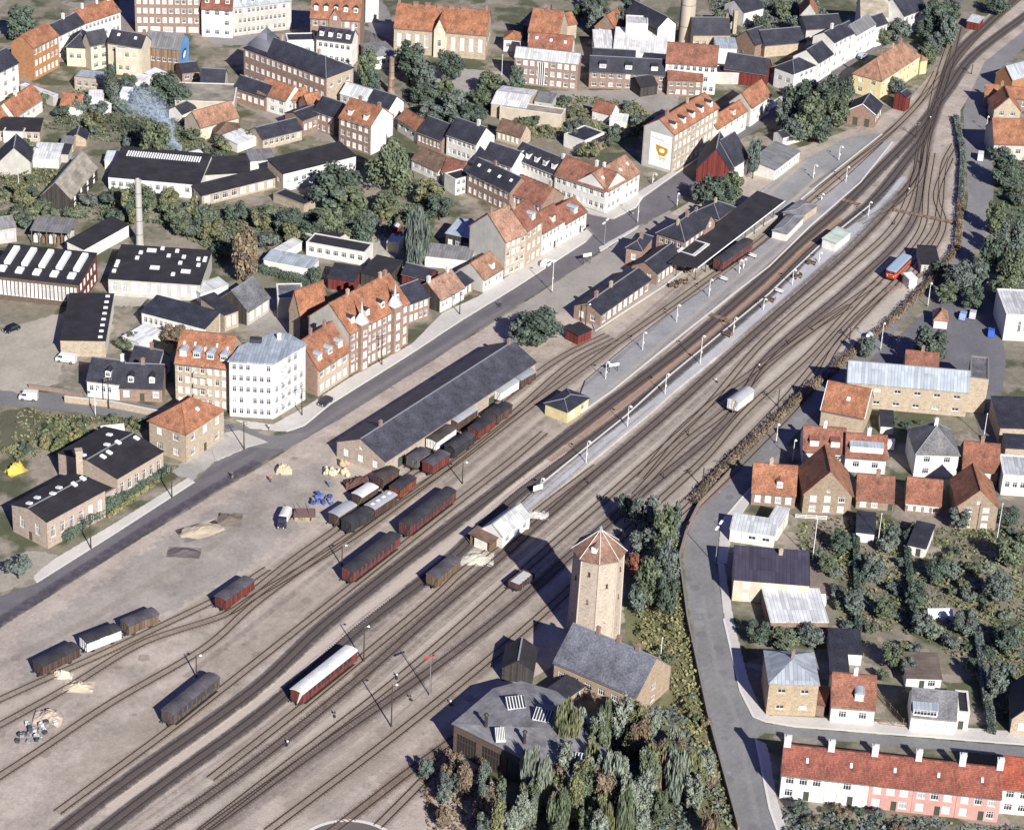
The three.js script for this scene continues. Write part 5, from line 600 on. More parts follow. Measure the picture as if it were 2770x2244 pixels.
track("siding of the red and dark wagon row",[[-94.03,129.83],[-79.99,112.43],[-68.22,96.52],[-53.85,85.53],[-48.86,78.64],[-31.74,55.49],[-19.62,35.58],[-13.04,24.07],[-0.15,0.46],[14.31,-27.48],[24,-39.5]],{a:0.55});
track("siding of the white wagon at lower left",[[-97.26,122.9],[-84.91,110.43],[-75.59,101.18],[-66.03,90.96],[-54.07,77.76],[-47.53,68.42]],{a:0.3});
track("siding with the maroon coaches and the grey roofed one",[[-75.04,148.78],[-59.03,123.22],[-51.66,110.68],[-41.17,92.44],[-30.01,73.08],[-10.97,39.81],[0.86,19.56],[7.49,7.27]],{a:0.45,c:[0.2,0.17,0.13]});
track("siding with the white roofed coach",[[-50.04,137.28],[-36.02,114.58],[-27.06,99.18],[-13.01,74.76],[-8.8,66.5],[-1.71,54.97],[8.91,36.85],[19.15,20.78]],{a:0.5});
track("weedy dark yard track right of the white roofed coach",[[-59.12,155.26],[-42.71,131.81],[-26.34,104.9],[-14.95,84.27],[0.52,57.14],[3.92,50.72],[23.48,16.19],[34.77,-3.69],[60.34,-51.11],[81.59,-89.76],[92.03,-110.46],[98.64,-124.94],[107.93,-146.13],[113.06,-170.32],[121.03,-203.82],[128.18,-231.91]],{c:[0.1,0.08,0.07],a:0.9,show:1});
track("second yard track right of the outer platform",[[-49.76,151.93],[-38.12,133.79],[-20.53,106.7],[-7.71,84.93],[9.04,55.04],[26.6,24.31],[42.5,-4.51],[59.82,-43.01],[82.86,-83.47],[95.81,-106.77],[101.98,-122.58],[108.22,-147.47],[112.02,-168.46],[119.71,-196.57]],{a:0.4});
track("worn yard track passing left of water tower shadow",[[-55.76,161.3],[-41.64,141.07],[-28.37,122.17],[-12.18,99.73],[2.29,77.27],[11.55,60.98],[29.06,30.89],[49.07,-3.43],[59.15,-32.42],[83.24,-74.47],[98.73,-103.6],[104.71,-119.56],[110.77,-151.09],[115.77,-178.02],[125.06,-216.54],[136.32,-268.03]],{c:[0.11,0.09,0.08],a:0.85,show:1});
track("yard track with the white box wagon",[[-38.34,150.99],[-20.4,124.95],[-3.99,99.47],[11.65,73.31],[27.08,43.73],[43.43,14.14],[53.06,-6.96],[69.51,-35.99],[85.87,-69.4],[100.67,-98.61],[106.39,-114.32],[109.98,-136.72],[114.98,-163.7]],{a:0.38});
track("yard track curving toward the red railcar",[[14.16,79.9],[32.07,45.14],[45.26,20.17],[62.2,-12.89],[81.35,-54.26],[94.23,-77.11],[102.12,-95.05],[109.32,-112.28],[112.38,-126.65],[117.42,-156.26],[122.13,-170.82]],{a:0.45});
track("outermost yard track along the brushwood fence",[[36.15,42.84],[51.86,14.32],[69.41,-20.55],[77.42,-43],[89.72,-68.52],[96.04,-80.33]],{a:0.45});
track("crossover track through the yard throat",[[28.46,24.93],[37.44,4.13],[43.23,-6.36],[54,-23.54],[71.76,-49.87],[82.37,-63.97]],{a:0.6,c:[0.13,0.1,0.08]});
track("second crossover near the brushwood fence",[[27.29,32.06],[38.32,9.4],[48.7,-6.94],[58.92,-28.81],[74.43,-53.99],[90.98,-78.37]],{a:0.55,c:[0.13,0.1,0.08]});
track("ladder track of the throat below the brick shed",[[89.45,-112.54],[100.75,-127.69],[109.28,-146.3],[113.76,-170.41],[117.78,-192.28],[123.25,-219.39],[134.53,-266.03]],{a:0.3});
track("dead end track beneath the signal cabin",[[78.53,-134.34],[92.46,-157.38],[107.44,-183.66],[116.92,-205.13],[123.94,-227.33]],{a:0.3});
track("siding at the far right below the road",[[119.77,-160.93],[112.37,-133.85],[111.98,-115.3],[104.96,-93.96],[98.34,-79.23]],{a:0.4});
track("turntable lead track at bottom",[[-36.95,163.52],[-22.46,143.11],[-15.56,133],[-6.69,120.88],[3.02,106.61]],{c:[0.16,0.12,0.09],a:0.8,show:1});
track("short track into the engine shed",[[-19.58,148.16],[-14.37,138.4],[-6.56,123.76],[-2.38,119.05]],{a:0.5});
crossing("plank_crossing","wooden plank crossing between the two platforms near the station",[44.84,-56.53],[52.31,-51.22],1.6,0.3);
crossing("plank_crossing","far wooden plank crossing over the main tracks",[81.08,-130.54],[90.65,-124.87],1.6,0.3);
crossing("plank_crossing","plank crossing across the throat tracks",[99.45,-122.88],[116.5,-115.86],1.6,0.26);
switchStands([[47.15,-20.46],[49.91,-9.31],[39.55,4.99],[57.67,-28.67],[65.36,-41.65],[33.65,24.41],[71.76,-49.87],[98.44,-113.64],[104.8,-136.07],[110.46,-156.37],[117.05,-188.54],[104.72,-158.98],[-37.62,126.42],[-29.78,117.02],[-19.18,103.95],[-2.64,111.66],[-8.44,111.42],[-16.07,110.58],[17.05,28.11]]);
sheet("plaza",[[-97.76,-225.78],[-80.78,-230.31],[-60.53,-233.27],[-52.13,-238.65],[-41.07,-227.89],[-44.28,-211.44],[-59.82,-225.17],[-79.66,-220.29],[-95.3,-218.03]],0.03,[0.24,0.23,0.23],0.3,0.8,1);
sheet("side_street",[[-79.66,-220.29],[-71.91,-229.55],[-44.56,-215.34],[-41.87,-240.16],[-48.09,-265.09],[-54.11,-264.18],[-49.93,-238.98],[-60.17,-229.2]],0.03,[0.22,0.21,0.21],0.3,0.8,1);
sheet("back_lane",[[-128.64,-227.43],[-120.55,-241.2],[-123.98,-253.63],[-129.86,-252.74],[-128.56,-235.78],[-141.72,-211.33],[-141.99,-197.57],[-137.87,-198.15]],0.03,[0.24,0.23,0.22],0.3,0.8,1);
sheet("yard_court",[[-88.85,-189.82],[-75.24,-180.58],[-62.27,-160.92],[-50.74,-152.13],[-53.08,-148.44],[-67.23,-156.79],[-82.53,-172.33]],0.03,[0.25,0.23,0.2],0.3,0.8,1);
specks([[-107.9,91.2],[-92.36,77.76],[-80.05,58.17],[-66.76,36.38],[-63.48,27.19],[-57.06,20.34],[-53.16,17.84],[-49.45,13.23],[-45.94,10.29],[-41.03,-0.06],[-25.32,-24.77],[-13.31,-44.78],[-1.19,-63.28],[7.99,-78.2],[16.59,-92.5],[18.82,-97.98],[16.97,-103.64],[10.9,-111.88],[1.88,-119.95],[-7.38,-129.79],[-2.88,-131.32],[8.29,-119.21],[16.97,-110.21],[23.89,-107.46],[29.95,-115.16],[32,-122.19],[41.52,-138.93],[51.32,-156.07],[70.2,-188.75],[83.13,-209.57],[102.51,-239.57],[120.87,-269.22],[137.39,-297.69],[145.45,-298.91],[126.43,-273.54],[106.39,-241.36],[86.88,-211.62],[69.63,-180.02],[54,-156.08],[46.65,-132.52],[38.59,-115.02],[30,-104.05],[20.39,-88.95],[15.37,-79.08],[-1.86,-52.73],[-22.11,-19.68],[-38.37,5.81],[-54.08,27.25],[-74.25,57.61],[-96.47,92.78],[-106.65,108.67]],260,[0.09,0.09,0.1],[0.2,0.2,0.19],0.3,1.8);
stroke([[43.33,61.54],[43.36,77.2],[40.62,79.14]],1.2,[0.26,0.25,0.24],0.6);
stroke([[40.03,70.65],[41.76,95.37],[44.62,110.53],[45.59,125.03],[47.05,143.5]],1.2,[0.26,0.25,0.24],0.6);
specks([[37.15,78.62],[39.62,110.67],[43.62,144.96],[50.17,144.43],[47.81,116.92],[45.96,102.35],[43.99,77.98],[43.44,57.2],[49.9,30.79],[68.34,-7.25],[69.41,-20.55],[57.92,0.46],[40.87,35.62],[36.28,56.98]],420,[0.15,0.15,0.15],[0.28,0.28,0.27],0.2,1.4);
paint([[-67.68,148.17],[-61.55,139.62],[-44.17,113.8],[-28.73,86.54],[-13.32,59.39],[0.4,33.97],[11.81,15.31],[12.44,16.08],[0.43,34.95],[-13.24,60.84],[-27.75,87.11],[-44.03,114.99],[-60.59,140.35],[-66.74,148.88]],[.46,.40,.33],.3,.3,.9);
stroke([[-66.27,146.73],[-61.77,140.32],[-44.2,113.5],[-27.07,81.37],[-11.53,55.74],[0.39,33.38],[12.85,12.89]],2.4,[0.47,0.41,0.34],1.6);
stroke([[8.7,19.38],[18.69,3.28],[40.97,-34.04],[62.75,-73.97],[72.44,-93.78],[84.56,-115.85]],2,[0.3,0.2,0.14],1.3);
B("terrace_house","white terrace with a long orange tiled roof on the far left street","house",-133.76,-212.66,0.9204,14.81,7.75,7,'g',2.8,'white','orange',{f:"2x9d",ch:[0.2,0.6,0.9]});
B("terrace_house_001","white terrace house with a slate roof below the long orange roof","house",-139.35,-201.65,1.1012,12.34,5.75,7,'g',2.7,'white','slate',{f:"2x6d",ch:[0.5]});
B("town_house","tall tan brick house with a plain orange gable at far left","house",-143.07,-182.82,1.1393,12.4,7.75,10,'g',3,'orangewall','orange',{f:"3x6w"});
B("town_house_001","white three storey house cut by the left picture edge, slate roof","house",-150.88,-163.01,1.1195,12.03,8,9,'g',3.4,'white','slate',{f:"3x3d",r:"3x3d"});
B("shed","pale sloping roofed shed below the tan gable house","house",-144.88,-171.59,-0.5950,12.92,2,3,'flat',0.35,'pale','pale',{});
B("cottage","white cottage with weathered orange roof near the left edge","house",-141.31,-146.24,1.2346,14.8,6.25,4,'g',3.6,'white','orange',{f:"1x5d",ch:[0.4]});
B("cottage_001","low orange roofed cottage touching the left picture edge","house",-147.17,-142.08,0.8959,8.11,4.25,3.6,'g',2.9,'white','orange',{f:"1x3d"});
B("workshop","low tan workshop with a long black flat roof at left edge","house",-144.42,-138.31,0.0578,11.35,7.5,3,'mono',0.75,'tan','tar',{f:"1x6d"});
B("shed_001","white box shaped outbuilding in front of the black flat roof","house",-142.79,-137.2,-0.0190,5.59,3.5,3.2,'flat',0.35,'white','pale',{});
B("garden_shed","small brown gabled garden shed beside the green lawn","house",-120.13,-137.49,1.6150,5,4.81,2.2,'g',1.4,'tan','slate',{});
B("house","pale rendered house with a broad blank gable by the left edge","house",-131.23,-116.56,1.6997,9,8.18,4,'g',4,'pale','slate',{});
B("shed_002","white roofed sheds among the left gardens, widest one","house",-131.74,-121.69,0.0132,6.97,8.2,2.8,'mono',0.82,'white','white',{});
B("shed_003","small slate roofed outbuilding behind the blank pale gable","house",-137.03,-122.99,-0.2335,4.56,6,3,'g',1.73,'pale','slate',{});
B("house_001","house with pale beige roof and dark weatherboard gable at left","house",-116.51,-95.11,1.4155,20.8,8.18,3.6,'g',4.25,'darkwood','beige',{f:"2x4w",b:"1x1w",wr:"pale"});
B("factory_hall","white factory hall with black roof and a strip of ribbed skylights","house",-109.33,-109.42,-0.0888,24.36,15,4,'mono',2.2,'white','tar',{f:"1x12d",sk:"rib"});
B("factory_annex","black roofed annex at the right end of ribbed skylight hall","house",-84.35,-113.8,0.2602,11.93,9,4,'mono',0.9,'pale','tar',{});
B("workshop_001","long tan workshop with a low black roof below white wall","house",-83.77,-102.69,0.6692,22.51,4.3,3,'mono',1.2,'tan','tar',{f:"1x8W",l:"1x1d"});
B("apartment_block","brown brick apartment block with white shop fronts at top left","house",-120.5,-225.09,0.1085,19.8,11,14.5,'g',4.62,'brick','grey',{f:"4x10w",r:"4x2w",shop:1});
B("town_house_002","white house with red mansard roof between the brick blocks","house",-100.25,-224.93,-0.0203,9.38,10,9.15,'g',5.96,'white','red',{f:"3x3d",do:"3w"});
B("hotel","pale grey roofed corner hotel with white upper windows","house",-90.88,-226.29,0.4785,19.01,10,9.15,'g',3,'pale','zinc',{f:"3x13d",r:"3x3d",do:"7w"});
B("parish_hall","cream hall with slate roof and two white roof lights","house",-123.35,-193.19,-0.2753,10.78,6.5,9,'g',2.7,'cream','slate',{f:"2x3d",sk:"2",ch:[0.95]});
B("stair_wing","cream flat topped wing with six round arched windows","building",-120.68,-190.76,-0.0815,6.53,5,8.2,'flat',0.35,'cream','slate',{f:"2x3A"});
B("house_wing","cream wing left of the arched window wing, slate roof","building",-128.25,-192.65,0.6747,5.8,4.75,8,'g',3.1,'cream','slate',{f:"3x2A"});
B("house_wing_001","long low cream wing with hipped slate roof behind grey roofs","building",-135.91,-195.32,0.0051,7.11,10,6,'hip',2.98,'cream','slate',{f:"1x3d"});
B("warehouse","grey roofed warehouse whose right gable is painted sky blue","warehouse",-113.39,-195.94,-0.1318,10.79,10.6,7,'g',3,'tanwood','grey',{f:"1x6d",wr:"blue",mural:"blue"});
B("shed_004","slate roofed shed below the blue gable","house",-100.84,-187.16,0.4221,5.11,7,3,'g',1.63,'brick','slate',{f:"1x2d"});
B("outhouse","slate roofed outhouse in the row behind the school block","house",-94.29,-177.98,0.0016,6.8,8,4,'g',2.8,'pale','slate',{});
B("outhouse_001","brick outhouse with slate roof at left end of orange roof row","house",-84.14,-174.87,-0.5860,11.71,5.5,4.5,'g',2.7,'brick','slate',{f:"1x5w"});
B("workshop_002","workshop with a broad beige flat roof in the gardens","house",-99.34,-162.25,0.0554,16.67,13.9,4.5,'flat',0.35,'beige','beige',{});
B("house_002","house with a plain tan orange roof below the beige flat roof","house",-89.91,-145.51,0.7570,13.02,7.5,4,'g',3.3,'cream','tanroof',{f:"1x2w"});
B("garden_house","small brown hipped roof house beside the smoking garden fire","house",-85.56,-144.1,0.2503,7.21,7,2.6,'hip',2.02,'cream','brown',{f:"1x3d"});
B("shed_005","white lean-to shed at right of brown hipped garden house","house",-78.84,-138.42,0.9016,7.25,6,2.5,'mono',0.6,'white','white',{});
B("house_003","small house with flat pale blue roof in left gardens","house",-130.47,-177.43,-0.1311,9.06,6,4,'flat',0.35,'tan','zinc',{f:"1x4d"});
B("cottage_002","small orange roofed cottage in the middle of left gardens","house",-131.17,-159.2,-0.1419,5.83,6,2.8,'g',2.52,'white','orange',{f:"1x4w"});
B("cottage_003","white gabled cottage with dark slate roof by garden shrubs","house",-96.58,-156.95,1.0149,6,4.84,2.8,'g',1.7,'white','slate',{});
B("garage","white garage box among trees under the cream hall","house",-115.46,-181.38,-0.3170,4.66,5,2.6,'flat',0.35,'white','white',{});
B("garage_001","small white garage near the smoke plume top","house",-116.33,-170.58,-0.0180,2.95,5,2.4,'flat',0.35,'white','white',{});
B("school","long brown brick school with hipped dark slate roof and rows of windows","school",-83.18,-189.5,-0.6673,32.82,11.4,11,'hip',3.2,'brick','slate',{f:"3x15w",r:"2x3w",wr:"tan",ch:[0.3,0.75],turret:[0,0]});
B("town_house_003","bright white house with slate mansard roof and white dormers","house",-63.76,-207.78,-0.2112,10.88,6.5,8,'g',2.6,'white','slate',{f:"2x6d",r:"2x2d",do:"4w",ch:[0.95]});
B("house_wing_002","low white wing joined to left of bright white house","house",-72.45,-208.16,0.2029,8.5,6,6.5,'flat',0.35,'white','slate',{f:"1x2d"});
B("town_house_004","large brown house with orange red roof cut by the top edge","house",-66.46,-216.96,-0.0256,14.95,13,11,'g',7.75,'brick','orange',{f:"3x6w",do:"5w",gab:1});
B("town_house_005","plain white block right of the orange red roof at top edge","house",-51.9,-244.16,0.2762,4.12,12,11,'g',5.03,'white','orange',{});
B("gymnasium","tan hall with broad orange roof, centre gable and roof vents","hall",-41.49,-219.93,-0.0826,27.97,13,8,'g',5.3,'tan','orange',{f:"1x10T",r:"1x3d",ch:[0.02,0.97],gab:2,vents:5});
B("pavilion","grey hipped roof pavilion behind the tall brick chimney","pavilion",-46.19,-205.18,0.4463,7.56,11,4,'hip',1.53,'white','grey',{f:"1x4d"});
B("cottage_004","white cottage with orange roof left of the flat roofed shed row","house",-77,-170.64,-0.5402,10.1,8.25,5,'g',3,'white','orange',{f:"2x3d",r:"1x2d"});
B("cottage_005","brown walled cottage with middle orange roof behind tenement","house",-68.39,-166.97,0.4490,6.46,4.25,4.6,'g',2.2,'brick','orange',{f:"1x3w"});
B("cottage_006","narrow orange roofed cottage next to the slate gable house","house",-61.71,-162.64,0.7020,4.99,4.75,4.6,'g',2.8,'brick','orange',{f:"1x2w"});
B("house_004","brown brick house with tall slate roof beside the tenement","house",-59.67,-157.27,-0.6156,7.32,7.5,6,'g',3,'brick','slate',{f:"2x3w",r:"2x2d"});
B("tenement","brick tenement with orange roof and bare white right gable","apartment block",-51.81,-147.25,-0.5794,10.85,10.5,8.5,'g',3.9,'brick','orange',{f:"3x5w",wr:"white",do:"2w",ch:[0.3,0.9]});
B("house_005","house with very pale grey roof beside the brick chimney","house",-53.49,-170.3,-0.5527,9.36,6.5,6,'g',2.5,'pale','pale',{f:"2x4d"});
B("house_006","slate roofed house with blank white gable beside pale roof","house",-45.49,-165.39,-0.5873,7.94,6.75,6,'g',2.7,'white','slate',{f:"2x3d",r:"1x2d"});
B("row_house","low white house with short orange roof in the garden row","house",-36.34,-159.51,-0.9273,9.56,5.25,4,'g',2.2,'white','orange',{f:"1x3d"});
B("row_house_001","low brick house with slate roof in the garden row","house",-30.37,-150.69,-0.6742,9.08,9,4,'g',3.2,'brick','slate',{f:"1x6w"});
B("row_house_002","two storey white house with slate roof in the garden row","house",-21.89,-144.6,-0.6270,10.27,8.25,6.2,'g',3.6,'white','slate',{f:"2x6d",r:"1x1d",ch:[0.75]});
B("row_house_003","slate roofed house at left end of the cream terrace","house",-11.69,-130.56,-0.5832,9.91,7.5,6,'g',3.1,'white','slate',{f:"2x5d"});
B("row_house_004","dark slate roofed brick house with skylights above shrubs","house",-15.17,-118.99,-0.7809,16.34,7.75,6.5,'g',3,'brick','slate',{f:"2x8w",sk:"4",ch:[0.4]});
B("house_annex","white half timbered annex with black roof before brick house","house",-18.21,-117.79,0.6812,5.56,5,4.5,'flat',0.35,'white','tar',{f:"2x3d"});
B("outhouse_002","red roofed outhouse beside the dark brick row house","house",-22.18,-125.39,-0.3171,5.58,6.75,3.4,'g',2.5,'white','red',{f:"1x3d"});
B("outhouse_003","low outhouse with brown pantile roof behind conical tree","house",-30.81,-133.36,-0.7559,10.48,7,3,'g',2.8,'white','brown',{f:"1x4d"});
B("workshop_003","long tan workshop with slate roof and six windows","house",-72.25,-141.45,0.6907,12.99,7,3.2,'g',2.1,'tan','slate',{f:"1x7d"});
B("workshop_004","taller brown end of the long tan workshop","house",-62.29,-151.85,0.8769,7.74,7,5,'g',1.27,'brick','slate',{f:"1x4w"});
B("warehouse_001","long white building with black mono pitch roof and dark windows","warehouse",-63.69,-114.36,0.6669,22.97,7.8,5.2,'mono',1.2,'white','tar',{f:"1x9d",l:"1x2d",wl:"tan"});
B("shed_006","low black roofed shed in the shadow of shrubs","house",-65.65,-107.85,-0.6385,10.81,4.4,2.4,'flat',0.35,'tan','tar',{});
B("shed_007","white and grey low shed left of long tan workshop","house",-73.93,-126.75,0.3439,6.86,6,2.8,'mono',0.6,'white','grey',{});
B("outhouse_004","brown pantiled outhouse behind the white house in garden row","house",-8.43,-156.69,-0.5389,8.03,5.25,3,'g',2.6,'tan','brown',{f:"1x5w"});
B("kiosk","small orange hipped kiosk at right of the big tan hall","house",-8.38,-225.6,-0.0696,4.82,6,4,'hip',1.39,'white','orange',{f:"1x2d"});
B("timber_hall","hall with broad white roof beside the garden wall","hall",-10.5,-173.63,-0.2088,10.15,13.9,4,'g',1.2,'tan','white',{});
B("low_building","long low beige building with blank front wall","house",-8.01,-171.42,-0.2161,18.2,5,4,'flat',0.35,'beige','beige',{});
B("office_block","three storey brown brick block with pale roof and white windows","office",-4.67,-199.83,-0.1586,18.99,5.5,8.2,'g',2.3,'brick','pale',{f:"3x9w",stair:4.5});
B("house_007","red roofed house with white right gable behind the office block","house",-0.82,-209.84,-0.1284,12.95,7.5,8,'g',3.1,'tan','redroof',{wr:"white",sk:"3"});
B("house_008","tan gabled house with orange roof and side wing","house",-1.08,-225.42,-0.2418,9.51,11,7,'g',5.5,'tan','orange',{f:"1x3d",ch:[0.5]});
B("house_wing_003","orange roofed wing at right of tan gabled house","house",8.14,-236.33,0.5565,6.59,7,5,'g',2.45,'tan','orange',{});
B("factory_hall_001","long narrow pale roofed hall running to the top edge","house",-0.61,-235.04,1.2714,21.95,2.2,5,'flat',0.35,'darkwood','beige',{});
B("house_009","small brick gabled house with orange roof near white sheds","house",26.09,-236.08,1.1257,8,7.52,4.5,'g',4.25,'brick','orange',{l:"2x2w"});
B("factory_hall_002","white flat roofed hall left of the low white vault","house",19.34,-219.37,0.0513,5.51,14,4,'mono',1.4,'white','white',{});
B("factory_tower","tall white block among the white factory roofs","house",28.54,-229.85,-0.0105,6.65,7,9.5,'flat',0.35,'white','pale',{});
B("factory_hall_003","low broad white roofed factory hall before the tall chimney","house",24.8,-218.85,-0.0577,16.11,15,4.5,'mono',2,'white','white',{});
B("boiler_house","black gabled boiler house left of the big pale chimney","house",44.08,-233.78,2.2164,16,7.59,8.5,'g',3,'darkwood','slate',{wl:"white"});
B("factory_hall_004","slate roofed tan hall right of the big pale chimney","house",49.35,-231.31,0.1449,11.44,8.5,6.5,'g',3.8,'tan','slate',{f:"1x5d",ch:[0.98]});
B("factory_annex_001","pale blue roofed lean-to before the slate roofed tan hall","house",56.14,-224.59,0.0625,6.3,7,5,'mono',0.7,'white','zinc',{});
B("warehouse_002","big red roofed warehouse with white right flank","warehouse",39.85,-200.18,-0.0734,14.99,10.25,9,'g',4.3,'white','redroof',{f:"3x8d"});
B("brick_warehouse","lower orange roofed brick front of the red warehouse","warehouse",40.58,-196.64,0.0191,10.35,7,5,'mono',3.2,'brick','redroof',{f:"2x5d"});
B("stable_row","long two storey brown brick range with grey and slate roof","building",17.57,-199.44,0.0009,22.89,7.5,5.4,'g',3.2,'brick','slate',{f:"2x9d",do:"3s"});
B("outhouse_005","narrow slate roofed range behind the brown brick range","house",18.56,-212.73,-0.0145,12.72,6,4.5,'g',1.73,'tan','slate',{});
B("shed_008","black gabled shed with white right side by the brick range","house",32.65,-194.16,0.5057,5.78,7,3,'g',2.02,'darkwood','tar',{wr:"white"});
B("warehouse_003","dark blue roofed warehouse with red boarded wall","warehouse",57.84,-209.57,-0.2679,12.73,7.75,4.5,'g',3.5,'redwood','slate',{});
B("low_building_001","grey walled low building with dark flat roof by red boarded wall","house",55.49,-207.86,0.0729,7.28,6,3.5,'flat',0.35,'pale','tar',{});
B("tenement_001","orange roofed tenement with white mural panel on its bare gable","apartment block",40.12,-139.65,1.0148,24.9,9.5,11.6,'g',3.2,'tan','orange',{f:"4x10w",wl:"pale",do:"5w",mural:"shield",ch:[0.15,0.6]});
B("corner_house","cream corner house wing with brown red roof facing the side street","corner house",8.13,-120.44,-0.5956,16.34,9.8,6.4,'g',3.7,'white','redroof',{f:"2x9d",ch:[0.6]});
B("corner_house_001","white corner house wing with orange roof facing the main street","corner house",21.98,-111.32,0.9880,16.05,9.8,6.4,'g',3.7,'white','tanroof',{f:"2x7d",r:"2x3d",sk:"4",ch:[0.35]});
B("terrace_house_002","cream terrace with slate roof and five white dormers","house",-3.46,-131.33,-0.7134,15.34,7.75,6.2,'g',3.1,'white','slate',{f:"2x10d",do:"5w",ch:[0.95]});
B("terrace_house_003","brown roofed house between slate terrace and the main street","house",-4,-109.65,-0.6941,11.49,9.25,5.5,'g',3.5,'brick','redroof',{f:"2x8w",ch:[0.9]});
B("garage_house","white walled house with dark roof and orange ridge by the tenement","house",10.47,-154.9,-0.6634,7.19,9.1,3.6,'flat',0.35,'white','slate',{});
B("outhouse_006","small brick outhouse right of the dark roofed white house","house",20.35,-152.53,0.9248,5.41,4,2.6,'mono',0.4,'brick','tar',{});
B("cottage_007","cottage with mottled red roof in the middle gardens","house",18.48,-175.68,-0.4989,6.07,5,2.8,'g',2.3,'white','redroof',{});
B("villa","red painted gabled villa with slate roof by the station square","house",56.18,-132.3,1.4440,12,9.64,4.5,'g',6.4,'redwood','slate',{b:"2x2d"});
B("villa_wing","white and red wing of the red villa with steep slate roof","house",56.92,-136,0.9939,7.78,10,5,'g',5.96,'white','slate',{f:"2x3w"});
B("street_house","white house with orange roof right of the mural tenement","house",53.17,-158.79,1.0145,17.74,5.25,6,'g',2.3,'white','orange',{f:"2x5d",wl:"white",do:"1w"});
B("street_house_001","white house with grey gable and weathered orange roof","house",63.87,-175.86,1.0524,12.68,7,6,'g',3.6,'white','orange',{f:"2x4d",wl:"pale"});
B("house_010","brick house at the top edge above the white sheds","house",27.93,-246.16,-0.1380,3.8,7,7,'flat',0.35,'brick','slate',{f:"2x2d"});
B("house_011","narrow white house at the top edge above white sheds","house",31.59,-236.95,-0.2304,2.86,7,9,'flat',0.35,'white','zinc',{});
B("house_012","white walled house with slate roof in the top right trees","house",66.46,-257.37,0.6952,8.41,9,5,'g',2.6,'white','slate',{});
B("shed_009","dark brick shed behind the long white street row","house",68.45,-231.56,0.7606,7.11,8,4,'g',3.36,'brick','slate',{});
B("garden_shed_001","small grey gabled shed near the slate roofed tan hall","house",63.47,-255.26,1.5602,6,3.44,3,'g',1.44,'pale','grey',{});
B("street_house_002","white house with hipped slate roof on the street corner","street house",78.12,-203.68,0.8428,10.22,7.2,6.2,'hip',2.25,'white','slate',{f:"2x4d",l:"1x2d"});
B("street_house_003","lower white street house between hipped corner house and tall one","street house",86.06,-213.14,1.0186,9.68,8.5,6.4,'g',3,'white','slate',{f:"2x3d"});
B("street_house_004","tall white street house with bare white gable","street house",91.54,-224.1,0.9536,8.47,7.5,9,'g',2.2,'white','slate',{f:"3x3d",ch:[0.5]});
B("street_house_005","white street house with dark door right of bare white gable","street house",96.85,-233.41,0.9407,5.08,6.5,8,'g',2.4,'white','slate',{f:"3x2d"});
B("street_house_006","long white street house with grey striped roof","street house",99.46,-234.91,0.9903,12.87,6,7.5,'g',2.5,'white','grey',{f:"2x5d"});
B("street_house_007","white street house with dark roof at far end of the row","street house",106.75,-245.45,0.7830,5.35,5.25,7,'g',2.3,'white','slate',{f:"2x3d"});
B("house_013","big pale house near the top edge above the street row","house",102.68,-254.03,0.0216,8.58,11,7,'g',4.62,'white','beige',{f:"1x4d"});
B("house_014","white house on the street near the top right trees","house",116.61,-256.1,0.8427,11.93,10,7,'g',4.2,'white','slate',{f:"2x4d"});
B("house_015","pale gabled house with orange roof near the top edge","house",89.56,-257.52,1.5124,9,5.3,5,'g',3.8,'pale','orange',{});
B("outhouse_007","dark slate roofed outhouse behind the white street row","house",85.37,-247.7,0.3189,12.33,9,4,'g',2.6,'pale','slate',{});
B("outhouse_008","broad dark slate roof at left behind the white street row","house",71.49,-231.79,0.3695,13.77,10,4,'g',2.89,'tan','slate',{});
B("railway_house","long yellow house with hipped orange tiled roof beside the tracks","house",103.9,-201.99,1.0135,26.44,9.4,6,'hip',4.4,'yellow','tanroof',{f:"2x9d",l:"2x2d",ch:[0.3,0.6,0.8]});
B("house_annex_001","small yellow annex with hipped orange roof at far end of yellow house","house",118.29,-224.12,0.5439,2.55,5,4.5,'hip',0.89,'yellow','tanroof',{});
B("engine_shed","brick shed with slate roof and white bargeboards beside the tracks","shed",99.96,-179.67,1.2393,9,8.06,4.2,'g',2.6,'brick','slate',{f:"1x3w",l:"1x2D",barge:1});
B("signal_cabin","tall narrow red wooden signal cabin by the yellow house","signal cabin",110.29,-193.51,1.0189,3.5,3.68,4.6,'g',0.9,'redwood','slate',{});
B("track_hut","red wooden hut with white roof at the top of the tracks","house",138.27,-266.64,-0.4454,3.9,5,2.6,'mono',0.5,'redwood','pale',{});
B("cottage_008","little white cottage with dark roof under the dense trees","house",72.36,-162.83,0.6617,7.76,4,2.8,'g',1.1,'white','slate',{f:"1x2d",ch:[0.4]});
B("store_shed","grey metal roofed shed with slatted white front near platform","shed",68.4,-138.76,1.0587,16.07,7.5,3,'mono',1,'white','grey',{f:"1x9d"});
B("house_016","brick house with broad red orange roof by the right road","house",134.47,-200.69,-0.1480,13.39,5.25,4,'g',2.2,'brick','orange',{f:"1x5w",ch:[0.35]});
B("house_017","tan gabled house below the broad red roof at right edge","house",143.15,-188.27,1.5868,9,7.72,4.2,'g',4.1,'tan','orange',{l:"2x2d",b:"2x2w"});
B("house_018","house with steep brick coloured roof cut by right picture edge","house",131.42,-161.09,0.0553,11.38,12,5,'g',5.03,'pale','orange',{f:"1x4d"});
B("house_019","grey roofed house with orange gable at the upper right edge","house",144.53,-213.19,0.6603,14,6.75,4,'g',3.3,'orangewall','zinc',{b:"1x1d"});
B("factory","factory with long white roof lights and glazed white front band","factory",-126.84,-44.03,-0.1224,22.04,15,6.2,'mono',1.2,'brickred','tar',{f:"1x22T",r:"2x5w",wf:"darkbrick",sk:"long"});
